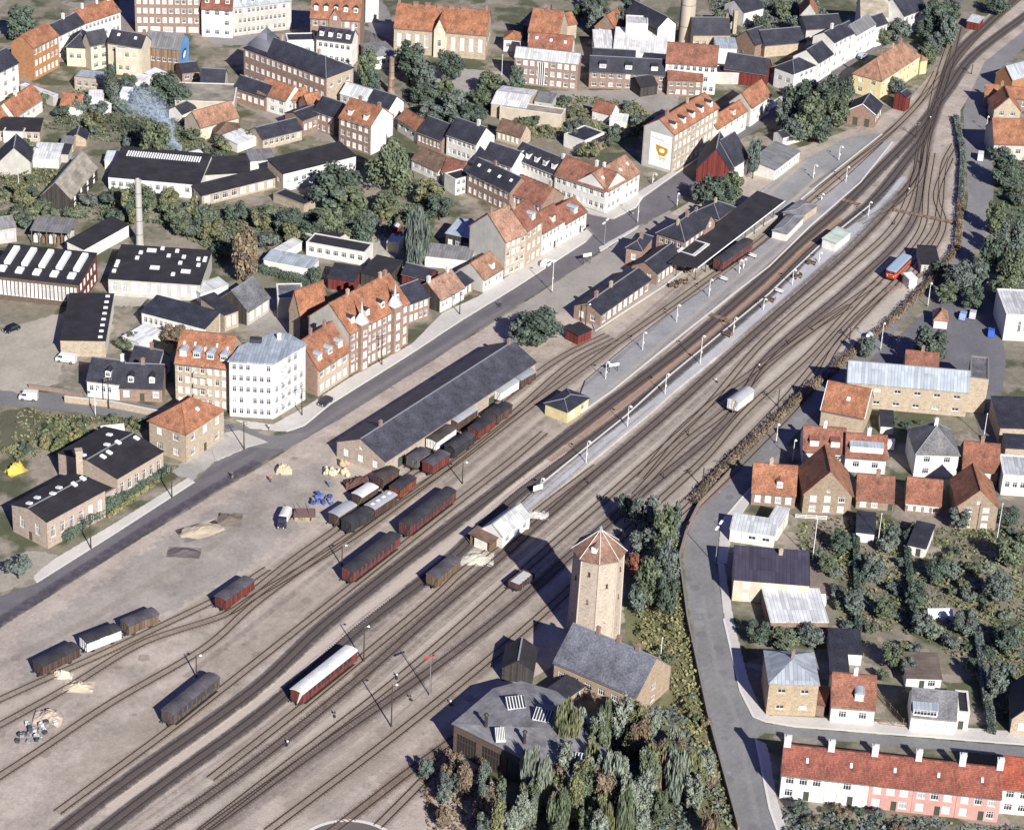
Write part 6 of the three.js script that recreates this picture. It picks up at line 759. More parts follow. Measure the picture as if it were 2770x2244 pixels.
B("factory_001","broad black roofed factory dotted with many white skylights","factory",-99.16,-48.76,-0.0311,22.36,17.3,4.5,'mono',0.8,'pale','tar',{f:"1x9T",sk:[[5.44,-13.53,0.9,1.2],[5.08,-10.71,0.9,1.2],[7.89,-14.95,2.3,1.3],[12.48,-12.86,0.9,1.2],[16.25,-12.74,0.9,1.2],[15.9,-9.6,0.9,1.2],[19.95,-12.13,0.9,1.2],[20.46,-9.12,0.9,1.2],[21.56,-11.74,0.9,1.2],[21.56,-12.66,0.9,1.2],[10.21,-6.36,2.3,1.3],[17.95,-5.48,2.3,1.3],[15.14,-3.71,0.9,1.2],[0.8,-6.26,0.9,1.2],[0.8,-8.15,0.9,1.2],[0.8,-3.46,0.9,1.2],[10.35,-16.36,0.9,1.2],[14.11,-15.54,0.9,1.2]]});
B("store_building","black roofed store with white walls behind the factory","store",-108.16,-66.33,1.0700,17.87,5.3,3.4,'mono',0.8,'white','tar',{});
B("timber_shed","open timber shed with weathered grey roof and stacked planks","shed",-123,-74.59,-0.0585,9.93,7,4,'mono',0.6,'posts','grey',{});
B("house_020","grey roofed house corner at left edge by timber shed","house",-131.62,-73.53,0.4676,5.26,7,4,'g',1.63,'pale','grey',{f:"1x2w"});
B("garage_hall","tan garage hall with flat black roof and row of skylights","garage",-104.84,-16.57,0.0823,10.28,23.1,4.2,'mono',0.4,'tan','tar',{wr:"white",sk:"side"});
B("lean_to","low lean-to with white roof at the side of garage hall","shed",-91.6,-23.45,-0.6061,5.26,7.2,2.4,'mono',0.4,'white','white',{});
B("workshop_wing","white workshop wing with long slate roof behind garage hall","house",-88.7,-33.33,-0.4036,17.38,6.8,4,'mono',1.2,'white','slate',{f:"1x12d",wr:"tan"});
B("workshop_wing_001","tan end of the workshop wing with slate roof","house",-68.99,-33.02,0.7852,4.05,9.2,4.4,'mono',0.92,'tan','slate',{f:"1x2W"});
B("barn","grey roofed barn with dark weatherboard gable in the back yard","barn",-63.96,-36.6,1.0843,9.08,9.25,4,'g',4,'pale','palegrey',{f:"1x3W",l:"1x1w",wl:"darkwood"});
B("cottage_009","white cottage with slate roof and one dormer on side street","house",-95.52,1.65,-0.1358,7.47,9,4.35,'g',3.3,'white','slate',{f:"1x5d",do:"1w",ch:[0.95]});
B("cottage_010","pink brick cottage with slate roof and two dormers","house",-87.95,2.82,0.0353,9.42,9.5,3.5,'g',3.5,'brick','slate',{f:"1x4w D.52",do:"2w",ch:[0.5]});
B("outhouse_009","grey roofed outhouse with white chimney behind the pink cottage","house",-87.56,-7.38,-0.2785,6.9,7,4,'g',2.94,'pale','slate',{ch:[0.6]});
B("tenement_002","tan tenement with orange roof and balconies beside white corner block","apartment block",-75.37,3.43,-0.1309,12.4,12,10.8,'g',5.1,'tan','orange',{f:"4x7w",balc:1,sk:"5t",do:"4z"});
PB("corner_block","white five storey corner block with flat pale blue roof","apartment block",[[-62.81,7.21],[-53.03,7.44],[-46.88,-2.16],[-51.42,-6.65],[-54.8,-6.27],[-60.88,-0.01]],13.8,'whiter','zinc',{f:["5x6d","5x5B","","","",""]});
B("house_021","grey flat roofed house in shade behind corner block","house",-57.3,-40.81,0.1470,6.07,8,5.5,'flat',0.35,'pale','palegrey',{});
B("house_022","orange roofed rear house left of the turreted tenement","house",-50.86,-29.99,0.7902,8.54,4,7,'g',5.6,'tan','orange',{});
B("tenement_003","brown tenement with orange roof and two pale spired bays","apartment block",-37.94,-14.39,0.9408,21.11,12.5,11.05,'g',5.5,'brick','orange',{f:"4x11w",wl:"pale",do:"4w",ch:[0.3,0.85,0.93],bays:[0.2,0.76]});
B("town_house_006","orange roofed house with three blue grey barrel dormers","house",-44.09,-3.87,1.0365,11.86,9.75,6.9,'g',5.8,'tan','orange',{f:"2x5w",do:"3z",ch:[0.3,0.75],wl:"brick"});
B("town_house_007","low brick house with curved slate roof right of turreted tenement","house",-26.12,-41.51,0.7805,6.78,9,5.5,'g',2.6,'brick','slate',{f:"2x4w"});
B("street_house_008","single storey street house with faded pink tile roof","house",-18.62,-48.71,0.9716,9.49,8.5,3.45,'g',3.3,'white','pinkroof',{f:"1x6d",wl:"darkwood",ch:[0.05,0.85]});
B("street_house_009","low brick shopfront right of the faded pink roof","house",-13.55,-57.09,1.0179,4.26,8,3.2,'g',1.46,'brick','slate',{f:"1x2W"});
B("outhouse_010","slate roofed outhouse behind the faded pink roof house","house",-28.89,-61.91,-0.4102,7.36,5,3.6,'g',1.8,'redwood','slate',{});
B("street_house_010","small white shop house with orange gambrel roof and big dormer","house",-8.64,-60.75,1.0109,8.64,8,3.6,'g',3.3,'white','tanroof',{f:"1x5d",do:"1w",wl:"pale"});
B("tenement_004","tall tenement with bare pale gable and faded orange roof","apartment block",-3.8,-69.82,0.8498,7.73,12.25,9.9,'g',5.4,'tan','pinkroof',{f:"4x4w",wl:"pale",ch:[0.1,0.7]});
B("town_house_008","tan town house with red roof and one grey dormer","house",1.34,-75.98,1.0601,7.81,9.25,10.4,'g',4.5,'tan','redroof',{f:"3x3w",do:"1z",ch:[0.1]});
B("town_house_009","white house with orange roof and white box dormer by red roof","house",5.21,-83.15,0.9944,10.55,7.5,6.45,'g',3.4,'white','redroof',{f:"2x6d D.6",do:"1w"});
B("town_house_010","white corner shop house with high front wall and arched door","house",11.02,-92,0.9896,10.27,8.5,5.25,'g',2.8,'white','redroof',{f:"2x5d D.75",do:"1z"});
B("stable","cream walled arm of the courtyard stable, black flat roof","house",-47.39,-78.18,1.0121,14.84,8.7,3.2,'flat',0.35,'cream','tar',{f:"1x5d"});
B("stable_001","white front arm of the courtyard stable, black flat roof","house",-53.98,-76.68,-0.2824,15.79,5.8,3.6,'flat',0.35,'white','tar',{f:"1x7d"});
B("shed_010","long white shed with pale blue flat roof by orchard","house",-63.54,-66.52,-0.2985,12.68,5,3.2,'mono',0.4,'white','zinc',{});
B("shed_011","red boarded shed with black roof behind turreted tenement","house",-46.91,-58.63,-0.2073,6.73,6,3,'mono',1,'redwood','slate',{});
B("shed_012","black roofed shed behind the spired bays","house",-39.03,-61.46,-0.3861,6.98,9,3.4,'mono',0.9,'darkwood','tar',{});
B("shed_013","low white walled shed with grey roof behind street houses","house",-23.85,-73.78,-0.1240,11.57,6,3,'mono',0.6,'white','grey',{});
B("shed_014","dark glazed workshop beside the bare pale gable","house",-19.23,-84.38,-0.3669,6.89,8,4.5,'mono',0.8,'darkwood','zinc',{f:"1x3d"});
B("shed_015","small red box shed at corner of stable courtyard","house",-33.21,-90.82,-0.2582,1.97,4,2.4,'flat',0.35,'redwood','white',{});
B("shed_016","small flat shed at the stable courtyard entrance","house",-33.95,-81.15,-0.2199,3.2,5,2.8,'flat',0.35,'cream','pale',{});
B("station_building","brick station building with hipped slate roofs and chimneys","station",41.38,-82.87,1.0231,16.11,8.1,6.4,'hip',2.84,'brick','slate',{f:"2x6w",l:"2x4d",ch:[0.2,0.5,0.8],gab:3});
B("station_wing","far hipped wing of the brick station behind the canopy","station",51.02,-100.78,1.0442,8.98,7,5,'hip',2.02,'brick','slate',{f:"1x3w",l:"1x3d",ch:[0.5]});
B("station_lodge","small square brick lodge with pyramid slate roof","station",26.7,-81.1,-0.3173,4.18,9,4.7,'hip',1.31,'brick','slate',{f:"1x1w",ch:[0.6]});
B("station_wing_001","brick link with slate gable roof between lodge and canopy","station",34.28,-69.36,1.0394,13.52,7.25,3.6,'g',2,'brick','slate',{f:"1x6W",l:"1x2w"});
B("parcel_house","long low brick parcel house with slate roof and two chimneys","station",20.1,-45.38,1.0257,23.98,7.5,3.55,'g',1.9,'brick','slate',{f:"1x9W",l:"1x2w",ch:[0.16,0.45]});
B("veranda","white roofed glazed veranda before the station building","veranda",43.93,-78.41,1.0662,8.47,5,4.6,'flat',0.35,'white','white',{f:"1x5W"});
B("platform_hut","square yellow hut with black hipped roof between tracks","hut",12.38,2.54,0.9789,8.55,6,3,'hip',0.86,'yellow','slate',{f:"1x2w"});
B("track_hut_001","small red hut with black roof beside the thicket","hut",14.7,-35.58,0.8422,4.87,4,2.4,'mono',0.4,'redwood','tar',{});
B("goods_shed","long brick goods shed with weathered slate gable roof","goods shed",-26.66,29.76,0.9960,57.88,13,3.8,'g',3.1,'brickpale','slate2',{f:"1x5g",l:"1x3w +1",ch:[0.12,0.97]});
B("storehouse","tan storehouse with pale zinc roof and eight small windows","storehouse",76.16,-12.08,-0.0746,27.55,7.5,6.4,'g',3.5,'tan','zinc',{f:"2x6s"});
B("storehouse_tower","tan block with flat grey roof at right end of storehouse","storehouse",103.95,-12.52,-0.1419,4.2,11,9,'flat',0.35,'tan','palegrey',{});
B("house_023","tan house with orange roof and white bargeboards before storehouse","house",69.55,-1.97,-0.3049,9.74,10.5,4.5,'g',4.6,'tan','orange',{sk:"1",barge:1});
B("house_024","small red roofed house between tree and storehouse","house",91.38,-26.77,-0.0720,7.63,5.5,4,'g',2.3,'tan','redroof',{ch:[0.5]});
B("kiosk_001","little kiosk with orange pyramid roof and white yellow walls","kiosk",101.69,-54.15,-0.0875,3.24,5,2.4,'hip',1.62,'white','tanroof',{wr:"yellow"});
B("factory_hall_005","white hall with tan base at right picture edge","factory",117.99,-49.59,0.0228,7.07,14,7,'flat',0.35,'white','pale',{f:"1x5W"});
B("track_shed","black roofed shed beside the red railcar","shed",102.1,-84.28,-0.0034,4.64,10,2.8,'mono',0.5,'pale','tar',{f:"1x3w"});
B("platform_kiosk","white kiosk with pale green roof on the outer platform","kiosk",81.12,-94.26,1.0350,8.97,3.8,2.6,'mono',0.3,'white','palegreen',{});
B("platform_shelter","grey felt roofed shelter on the middle platform","shelter",68.83,-98.65,1.1381,12.46,4,2.6,'hip',0.43,'white','felt',{});
B("platform_shelter_001","far felt roofed shelter next to the grey one","shelter",73.12,-109.47,1.0165,9.81,5,2.6,'hip',0.53,'tan','felt',{});
B("house_025","brick house with orange roof, two small dormers, left of gabled house","house",51.89,33.72,-0.0614,9.29,10,3.2,'g',4.3,'brick','orange',{f:"1x4w",do:"1w",ch:[0.4]});
B("house_026","brown brick house whose broad gable faces the gardens, orange roof","house",72.88,35.82,1.5975,11,10.24,4.85,'g',5.75,'brickbrown','orange',{l:"2x3w +1"});
B("house_027","white house with red roof and two square dormers","house",64.19,15.62,-0.0232,9.22,8.75,3.6,'g',3.8,'white','redroof',{f:"1x3w",do:"2s",ch:[0.5]});
B("house_028","white house with red roof and wide blue grey dormer","house",73.31,17.5,-0.0457,8.86,8.5,3.8,'g',3.5,'white','redroof',{f:"1x2d",do:"1F",ch:[0.55]});
B("house_029","small brick house with orange roof third in garden row","house",74.39,32.94,-0.0584,7.89,9,2.2,'g',3.7,'brickbrown','redroof',{f:"1x3w D.92",ch:[0.55]});
B("house_030","small brick house with orange roof and white eaves board","house",84.86,33.39,-0.1018,7.42,9,2.35,'g',3.7,'brick','redroof',{f:"1x4w",corn:1});
B("house_031","white house with grey half hipped roof","house",88.37,18.31,0.0462,9.43,11,5.85,'hip',4.25,'white','palegrey',{f:"2x2d",ch:[0.5]});
B("house_032","brick house with plain red roof right of white half hipped house","house",98.68,19.6,-0.1008,7.71,10,3.55,'g',4,'brick','redroof',{f:"1x2w",ch:[0.5]});
B("house_033","brown brick gabled house with orange roof and balcony at right","house",103.33,38.94,1.5831,11,8.5,5.65,'g',4.05,'brickbrown','orange',{l:"3x2w +1"});
B("bungalow","long white bungalow with pale flat roof by the road bend","house",46.51,48.83,-0.1872,9.26,5.4,3,'mono',0.5,'white','pale',{f:"1x3s"});
B("bungalow_001","white flat roofed block at right end of the bungalow","house",54,46.51,-0.3734,2.83,7.3,3.2,'mono',0.4,'white','pale',{});
B("house_034","cream house with low purple slate roof and white plinth","house",45.9,71.18,-0.0524,15.03,10,5,'mono',1.6,'cream','purple',{f:"2x3w",ch:[0.62]});
B("garage_002","wide garage with white corrugated roof below the cream house","garage",52.73,82.68,0.0920,11.37,11,3,'mono',0.4,'brick','white',{f:"1x4g"});
B("garden_shed_002","white shed with slate roof below the third brick house","house",73.02,46.37,-0.1177,3.78,7,2.4,'mono',0.7,'white','slate',{});
B("garden_shed_003","long white shed with slate roof and open door","house",83.37,50.3,-0.3268,3.76,8.5,2.4,'mono',0.7,'white','slate',{f:"D.6"});
B("workshop_005","tan workshop with dark blue roof at right edge","house",109.5,1.31,0.0379,8.23,12,4,'mono',1.2,'tan','slate',{});
B("workshop_006","white flat roofed workshop at right edge","house",106.68,24.09,-0.0417,7.17,9,5,'flat',0.35,'white','pale',{f:"1x4d"});
B("workshop_007","tan parapet workshop with dark roof between right edge workshops","house",109.15,11.36,-0.0141,6.82,5,4.6,'mono',0.5,'tan','slate',{});
B("garden_shed_004","tiny slate shed below the tan storehouse","house",83.08,-0.26,-0.0471,2.91,6,2,'mono',0.6,'white','slate',{});
B("house_035","square tan brick house with pyramid zinc roof","house",50.29,109.4,0.0251,9.22,10.5,7.25,'hip',2.35,'brickyellow','zinc',{f:"2x2s",ch:[0.5]});
B("house_annex_002","red brick porch annex right of the square tan house","house",59.33,108.54,-0.2821,1.8,5,2.6,'mono',0.5,'brick','redroof',{});
B("house_036","white house with red brown roof and one zinc dormer","house",62.11,110.66,-0.0544,8.06,10,3.8,'g',4,'white','redroof',{f:"1x2d",do:"1z",ch:[0.52]});
B("house_037","white house with slate roof and wide white dormer","house",76.84,112.03,-0.0732,8.26,8,3.55,'g',3.3,'white','palegrey',{f:"1x2d",do:"1L"});
B("house_annex_003","white flat roofed annex with brown door","house",85.47,110.91,-0.0768,2.32,7,4.05,'flat',0.35,'white','tar',{f:"D.4"});
B("garden_shed_005","white garden shed with dark mono pitch roof behind red brown roof","house",63.71,91.51,-0.0102,6.08,7,2.6,'mono',0.7,'white','slate',{});
B("garden_shed_006","small black roofed garden shed against red brown roofed house","house",63.53,97.91,-0.0128,3.12,6,2.4,'mono',0.9,'white','slate',{});
B("cottage_011","little white cottage with brown felt roof in vegetable garden","house",77.63,98.44,0.0297,6.69,7,2.4,'mono',1,'white','feltbrown',{f:"1x2d D.45"});
B("house_038","tan gabled house with dark roof at lower right edge","house",102.65,112.24,1.4426,11,7.04,3.6,'g',4,'tan','slate',{l:"1x2w"});
B("terrace_house_004","white end house of the red roofed terrace at bottom right","terraced house",51.09,134.28,-0.0963,7.74,8.6,5.4,'g',3.3,'white','terraced',{f:"2x3v D.6",ch:[0.02],sk:"1s",cs:1});
B("terrace_house_005","second white house of the red roofed bottom terrace","terraced house",58.84,135.03,-0.0963,7.68,8.6,5.4,'g',3.3,'white','terraced',{f:"2x3v D.6",ch:[0.02],sk:"1s",cs:1});
B("terrace_house_006","pink house of the bottom terrace beside the white ones","terraced house",66.53,135.77,-0.0963,7.68,8.6,5.4,'g',3.3,'pink','terraced',{f:"2x3v D.6",ch:[0.02],sk:"1s",cs:1});
B("terrace_house_007","middle pink house of the red roofed bottom terrace","terraced house",74.21,136.51,-0.0963,7.63,8.6,5.4,'g',3.3,'pink','terraced',{f:"2x3v D.6",ch:[0.02],sk:"1s",cs:1});
B("terrace_house_008","last pink house of the red roofed bottom terrace","terraced house",81.85,137.25,-0.0963,7.61,8.6,5.4,'g',3.3,'pink','terraced',{f:"2x3v D.6",ch:[0.02,0.99],sk:"1s",cs:1});
B("terrace_house_009","white terraced house with brighter red roof at bottom right corner","terraced house",89.99,135.26,-0.0903,7.97,9,5.6,'g',3.6,'white','brightred',{f:"2x3d"});
B("pump_house","tan house with long grey slate roof below the water tower","house",10.37,103.02,-0.5732,18.29,12.2,5.3,'g',5.2,'tanbrick','slate3',{f:"1x6d",r:"2x1d",ch:[0.3,0.55,0.78]});
B("lean_to_001","low slate lean-to joining the grey roofed house and roundhouse","shed",12.29,111.92,0.9100,8.85,3.7,2.8,'mono',0.6,'tanbrick','slate',{f:"1x3d"});
B("wooden_shed","dark wooden gabled shed with black roof near the tower","shed",6.49,103.27,1.4915,7.5,5.87,3,'g',2,'darkwood','tar',{});
PB("roundhouse","grey roofed curved engine shed half hidden by birches","engine shed",[[-7.55,125.71],[6.41,135.38],[12.81,145.14],[18.04,142.3],[20.94,135.25],[17.6,123.53],[10.86,114.55],[4.37,111.8],[-0.59,114.51]],6.2,'darkbrick','felt',{f:["doors","doors","","","","","","",""],rl:[[-5.84,-7.56,0.5],[-0.73,-3.34,-0.6],[6.6,8.46,-0.4],[-8.33,2.33,0.3]]});
B("villa_001","square tan villa with orange hipped roof on the street corner","villa",-69.47,28.7,1.0449,13.26,10,7.25,'hip',3.63,'tan','orange',{f:"2x3w D.5",l:"2x2w",sk:"1"});
B("brewery","pink brick works with black roof nearest the left picture edge","factory",-92.4,65.3,0.9529,16.38,10.1,6.45,'g',1.2,'brickpale','tar',{f:"1x6H",l:"1x2H D.5",sk:"6"});
B("brewery_001","second pink brick works with black roof beside the tan villa","factory",-81.29,46.37,0.9960,14.26,16.7,6,'g',1.4,'brickpale','tar',{f:"1x6H",sk:"7"});
B("brewery_link","low link between the two pink brick works","factory",-83.49,48.39,0.9387,3.28,8,3.4,'flat',0.35,'brickpale','tar',{f:"1x2d"});
B("outbuilding","white walled shed behind the ribbed skylight hall","shed",-112.63,-123.01,0.0046,6.51,5,2.6,'mono',0.5,'white','pale',{});
B("outbuilding_001","long pale wall building beside the garden fire","shed",-97.9,-122.53,0.0192,9.58,3,2.4,'mono',0.3,'beige','pale',{});
B("outbuilding_002","tiny white shed right of the garden fire","shed",-88.8,-127.38,0.6387,3.34,4,2.4,'mono',0.4,'white','white',{});
B("outbuilding_003","small slate shed among the left edge gardens","shed",-127.2,-126.03,-0.0236,4.27,5,2.6,'mono',0.5,'pale','slate',{});
B("outbuilding_004","small grey shed near the brown garden shed","shed",-126.25,-133.26,0.0047,3.3,4,2.4,'mono',0.4,'tan','grey',{});
B("outbuilding_005","tiny white hut among the garden shrubs","shed",-121.16,-161.32,-0.6593,2.49,3,2.2,'mono',0.3,'white','white',{});
B("outbuilding_006","white lean-to under the dark garden tree","shed",-111.72,-186.65,-0.6794,5.16,4,2.6,'mono',0.4,'white','white',{});
B("outbuilding_007","white garden hut before the slim conifer","shed",-124.48,-166.71,0.1365,4.08,4,2.4,'mono',0.4,'white','white',{});
B("outbuilding_008","white flat shed at right end of the skylight factory","shed",-76.64,-46.98,0.7535,8.28,4,2.6,'mono',0.4,'white','pale',{});
B("outbuilding_009","white garden wall shed by the courtyard stable","shed",-59.88,-71.77,1.0330,8.9,2.5,2.4,'mono',0.25,'white','pale',{});
B("outbuilding_010","grey shed beside the white roofed timber hall","shed",1.76,-179.79,-0.2341,5.05,6,3,'mono',0.6,'pale','grey',{});
B("outbuilding_011","small white shed by the mottled red cottage","shed",23.4,-170.09,-0.1427,4.88,4,2.4,'mono',0.4,'white','white',{});
B("outbuilding_012","pale shed with rail platform beside the railcar","shed",98.06,-75.52,0.4209,2.3,3,2.4,'mono',0.3,'white','white',{});
// ---------------------------------------------------------------- tower, chimneys, canopy
waterTower("octagonal tan water tower with red pyramid roof",18.07,85.08,19);
stack('factory_chimney',"slender pale chimney rising behind the skylight factory",-95.9,-76.35,18.70,0.95,0.75,surf(WALL.pale),0);
stack('factory_chimney',"tapered brown brick chimney by the school yard",-40.01,-187.06,11.20,1.0,0.7,surf(WALL.brick),0);
stack('factory_chimney',"massive pale brick factory chimney cut by the top edge",47.53,-238.54,34.00,2.5,2.1,surf(WALL.beige),0);
stack('factory_chimney',"small square tan chimney right of the slate roofed tan hall",63.27,-251.4,7.40,0.6,0.6,surf(WALL.tan),1);
stack('factory_chimney','square tan chimney stack between the pink brick works',-89.2,45.93,12,.65,.65,surf(WALL.tan),1);
canopy("platform_canopy","long black platform canopy beside the station",[[44.43,-72.44],[69.38,-116.05],[62.32,-120.73],[37.03,-73.79]],4.2);
// ---------------------------------------------------------------- rolling stock
wagon("coach","passenger_coach","maroon passenger coach with dark roof beside a telegraph pole",-26.87,65.42,1.04,16.83,"maroon",[0.07,0.07,0.08],{win:9});
wagon("coach","passenger_coach","maroon passenger coach with dark roof behind the other maroon one",-16.51,46.76,1.04,17.35,"maroon",[0.07,0.07,0.08],{win:10});
wagon("coach","passenger_coach","red passenger coach with white roof",-32.61,106.96,1.03,17.37,"red",[0.78,0.79,0.76],{win:10});
wagon("coach","passenger_coach","old brown passenger coach with grey roof at lower left",-56.31,116.64,1.06,14.06,"wood",[0.16,0.15,0.17],{win:8});
wagon("coach","passenger_coach","dark coach standing at the station platform",54.18,-85.68,1.01,15.72,"maroon",[0.07,0.07,0.08],{win:9});
wagon("box","goods_wagon","brown box wagon with pale roof nearest in the shed siding",-34.06,49.1,0.98,5.86,"brown",[0.42,0.44,0.46],{});
wagon("box","goods_wagon","box wagon with bright white roof second in the shed siding",-30.05,41.18,0.98,5.38,"brown",[0.78,0.79,0.76],{});
wagon("box","goods_wagon","box wagon with brown roof third in the shed siding",-26.11,33.66,0.94,5.4,"brown",[0.13,0.1,0.09],{});
wagon("box","goods_wagon","dark grey covered wagon at the near end of second row",-30.94,51.36,0.93,6.69,"dark",[0.07,0.07,0.08],{});
wagon("box","goods_wagon","brown wagon with pale roof and white roof hatches",-26.47,44.85,0.98,7.48,"brown",[0.42,0.44,0.46],{hatch:1});
wagon("box","goods_wagon","orange red box wagon with dark roof beside the goods shed gable",-22.35,37.13,1.03,6.16,"orange",[0.07,0.07,0.08],{});
wagon("box","goods_wagon","red box wagon with grey roof beside a lamp mast",-15.85,26.24,1,6.33,"red",[0.16,0.15,0.17],{});
wagon("box","goods_wagon","dark round roofed wagon next to the red grey roofed one",-11.13,18.34,1,7.6,"dark",[0.07,0.07,0.08],{rise:0.8});
wagon("box","goods_wagon","red wagon with dark roof before the goods shed doors",-6.59,10.16,1.03,6.94,"red",[0.07,0.07,0.08],{});
wagon("box","goods_wagon","small brown wagon at the far end of the second row",-2.78,3.15,1.02,6.11,"brown",[0.07,0.07,0.08],{});
wagon("box","goods_wagon","grey open slatted wagon at the goods shed corner",-19.75,24.94,1.03,5.14,"grey",[0.16,0.15,0.17],{});
wagon("box","goods_wagon","white refrigerator wagon at the goods shed platform",-15.26,15.53,1.02,7.77,"white",[0.13,0.1,0.09],{});
wagon("box","goods_wagon","brown wagon with ribbed pale roof beyond the white refrigerator wagon",-10.95,6.41,1,7.72,"brown",[0.42,0.44,0.46],{});
wagon("box","goods_wagon","second white wagon at the goods shed far doors",-1.94,-8.06,0.98,7.42,"white",[0.42,0.44,0.46],{});
wagon("box","goods_wagon","brown wagon with zinc roof at far end of goods shed",2.25,-13.76,0.92,5.56,"brown",[0.34,0.37,0.39],{});
wagon("box","goods_wagon","lone red box wagon with grey roof on the gravel",-52.63,80.85,1.01,8.89,"red",[0.16,0.15,0.17],{});
wagon("box","goods_wagon","dark brown slatted wagon right of the white van",-69.51,92.44,0.75,6.97,"tan",[0.16,0.15,0.17],{});
wagon("box","goods_wagon","white box wagon between two dark ones at lower left",-76.06,98.59,0.72,7.55,"white",[0.07,0.07,0.08],{});
wagon("box","goods_wagon","dark brown wagon being unloaded at lower left",-82.99,106.21,0.85,8.84,"brown",[0.07,0.07,0.08],{});
wagon("box","goods_wagon","lone weathered tan wagon near the white roofed shed",-12.12,69.2,1.04,8.47,"tan",[0.16,0.15,0.17],{});
wagon("open","open_wagon","open wagon with pale load beside the tower shadow",3.59,70.18,1.01,5.4,"brown",[0.16,0.15,0.17],{});
wagon("box","goods_wagon","white box wagon alone on the outer tracks",51.86,-8.84,0.99,7.31,"white",[0.42,0.44,0.46],{rise:0.7,h:2.2});
railcar("small red and orange railcar with pale blue roof",96.26,-83.69,1.09,11.13);
// ---------------------------------------------------------------- platform buildings and sheds by the tracks
B("ramp_shed","white loading shed with pale blue gable roof between tracks","shed",-0.62,56.35,1.0070,10.18,5.25,2.9,'g',2.1,'white','pale',{f:"1x3d"});
B("porch","brown roofed porch at the end of the white loading shed","shed",-3.02,58.19,1.0626,3.39,5,2.3,'mono',0.5,'posts','brown',{});
// ---------------------------------------------------------------- lamps, poles, signals
lamp("wood","yard_lamp","wooden yard lamp pole beside the near maroon coach",-32.77,65.94,4.95,0.4,null,"lamp post");
lamp("wood","yard_lamp","wooden yard lamp pole beside the red box wagon",-9.89,31.19,5.35,0.4,null,"lamp post");
lamp("wood","yard_lamp","wooden yard lamp pole right of the white roofed coach",-25.8,98.9,8.1,0.4,null,"lamp post");
lamp("wood","yard_lamp","wooden yard lamp pole in the lower yard nearest the bottom",-19.17,119.03,9.4,0.4,null,"lamp post");
lamp("wood","yard_lamp","wooden yard lamp pole behind the grey roofed old coach",-56.65,106.83,5,0.4,null,"lamp post");
lamp("wood","yard_lamp","wooden yard lamp pole standing in front of parcel house gable",16.58,-45.62,5.9,0.4,null,"lamp post");
lamp("mast","platform_lamp","white lamp mast on outer platform above the loading shed",16.68,20.4,5.35,0.9,null,"lamp post");
lamp("mast","platform_lamp","white lamp mast on outer platform, third from its near end",25.95,3.49,5.25,0.9,null,"lamp post");
lamp("mast","platform_lamp","white lamp mast on outer platform left of the white box wagon",34.85,-12.64,5.25,0.9,null,"lamp post");
lamp("mast","platform_lamp","tallest white mast on the outer platform",43.59,-28.39,7.4,0.9,null,"lamp post");
lamp("mast","platform_lamp","white lamp mast on outer platform by the plank crossing",52.28,-45.18,4.1,0.9,null,"lamp post");
lamp("mast","platform_lamp","white lamp mast on outer platform past the plank crossing",60.35,-58.4,3,0.9,null,"lamp post");
lamp("mast","platform_lamp","first white lamp mast at the near end of outer platform",6.93,32.93,2.85,0.9,null,"lamp post");
lamp("mast","platform_lamp","white lamp mast by the green kiosk on outer platform",68.56,-73.14,4.25,0.9,null,"lamp post");
lamp("mast","platform_lamp","white lamp mast on outer platform beyond the green kiosk",92.03,-117.06,4.25,0.9,null,"lamp post");
lamp("mast","platform_lamp","white lamp mast on middle platform right of yellow hut",21.21,-18.47,4.45,0.9,null,"lamp post");
lamp("mast","platform_lamp","white lamp mast on middle platform beside its pale slab",30.12,-33.94,4.7,0.9,null,"lamp post");
lamp("mast","platform_lamp","white lamp mast on middle platform near the parcel house",38.7,-49.41,4.6,0.9,null,"lamp post");
lamp("mast","platform_lamp","white lamp mast on middle platform by the first bench",47.21,-64.08,4.75,0.9,null,"lamp post");
lamp("mast","platform_lamp","white lamp mast on middle platform before the dark coach",55.45,-78.18,3.75,0.9,null,"lamp post");
lamp("mast","platform_lamp","white lamp mast left of the green kiosk",76.35,-87,2.9,0.9,null,"lamp post");
lamp("mast","platform_lamp","white lamp mast at far end of the middle platform",88.04,-138.8,4.7,0.9,null,"lamp post");
lamp("mast","platform_lamp","white lamp mast near the far plank crossing",80.29,-126.18,1.8,0.9,null,"lamp post");
lamp("mast","platform_lamp","short white mast beside the dark coach",56.69,-81.13,2.75,0.9,null,"lamp post");
lamp("mast","street_lamp","tall street lamp on verge before the parcel house",8.32,-62.73,8.35,1.2,null,"lamp post");
lamp("double","street_lamp","double headed street lamp on the traffic island",21.44,-91.22,6.95,1.2,null,"lamp post");
lamp("mast","street_lamp","street lamp at the far end of traffic island",30.33,-106.4,6.65,1.2,null,"lamp post");
lamp("mast","street_lamp","street lamp before the station trees",41.09,-118.14,3.35,1.2,null,"lamp post");
lamp("mast","street_lamp","street lamp on the upper right road",132.66,-181.92,4.15,1.2,null,"lamp post");
lamp("double","street_lamp","double headed street lamp at the road bend",43.18,58.22,9.5,1.2,null,"lamp post");
lamp("mast","street_lamp","street lamp left of white red roofed house",62.24,14.41,4.95,1.2,null,"lamp post");
lamp("mast","street_lamp","street lamp in shadow by the right road",59.14,6.69,4.35,1.2,null,"lamp post");
lamp("mast","street_lamp","thin street lamp by the white car",87.41,-40.92,6.85,1.2,null,"lamp post");
lamp("mast","street_lamp","street lamp by the railcar road",101.77,-65.81,6.05,1.2,null,"lamp post");
lamp("telegraph","street_pole","wooden pole on pavement before second brick works",-70.51,43.18,7.4,0.5,null,"pole");
lamp("telegraph","street_pole","wooden pole on pavement before nearest brick works",-83.86,64.47,7.8,0.5,null,"pole");
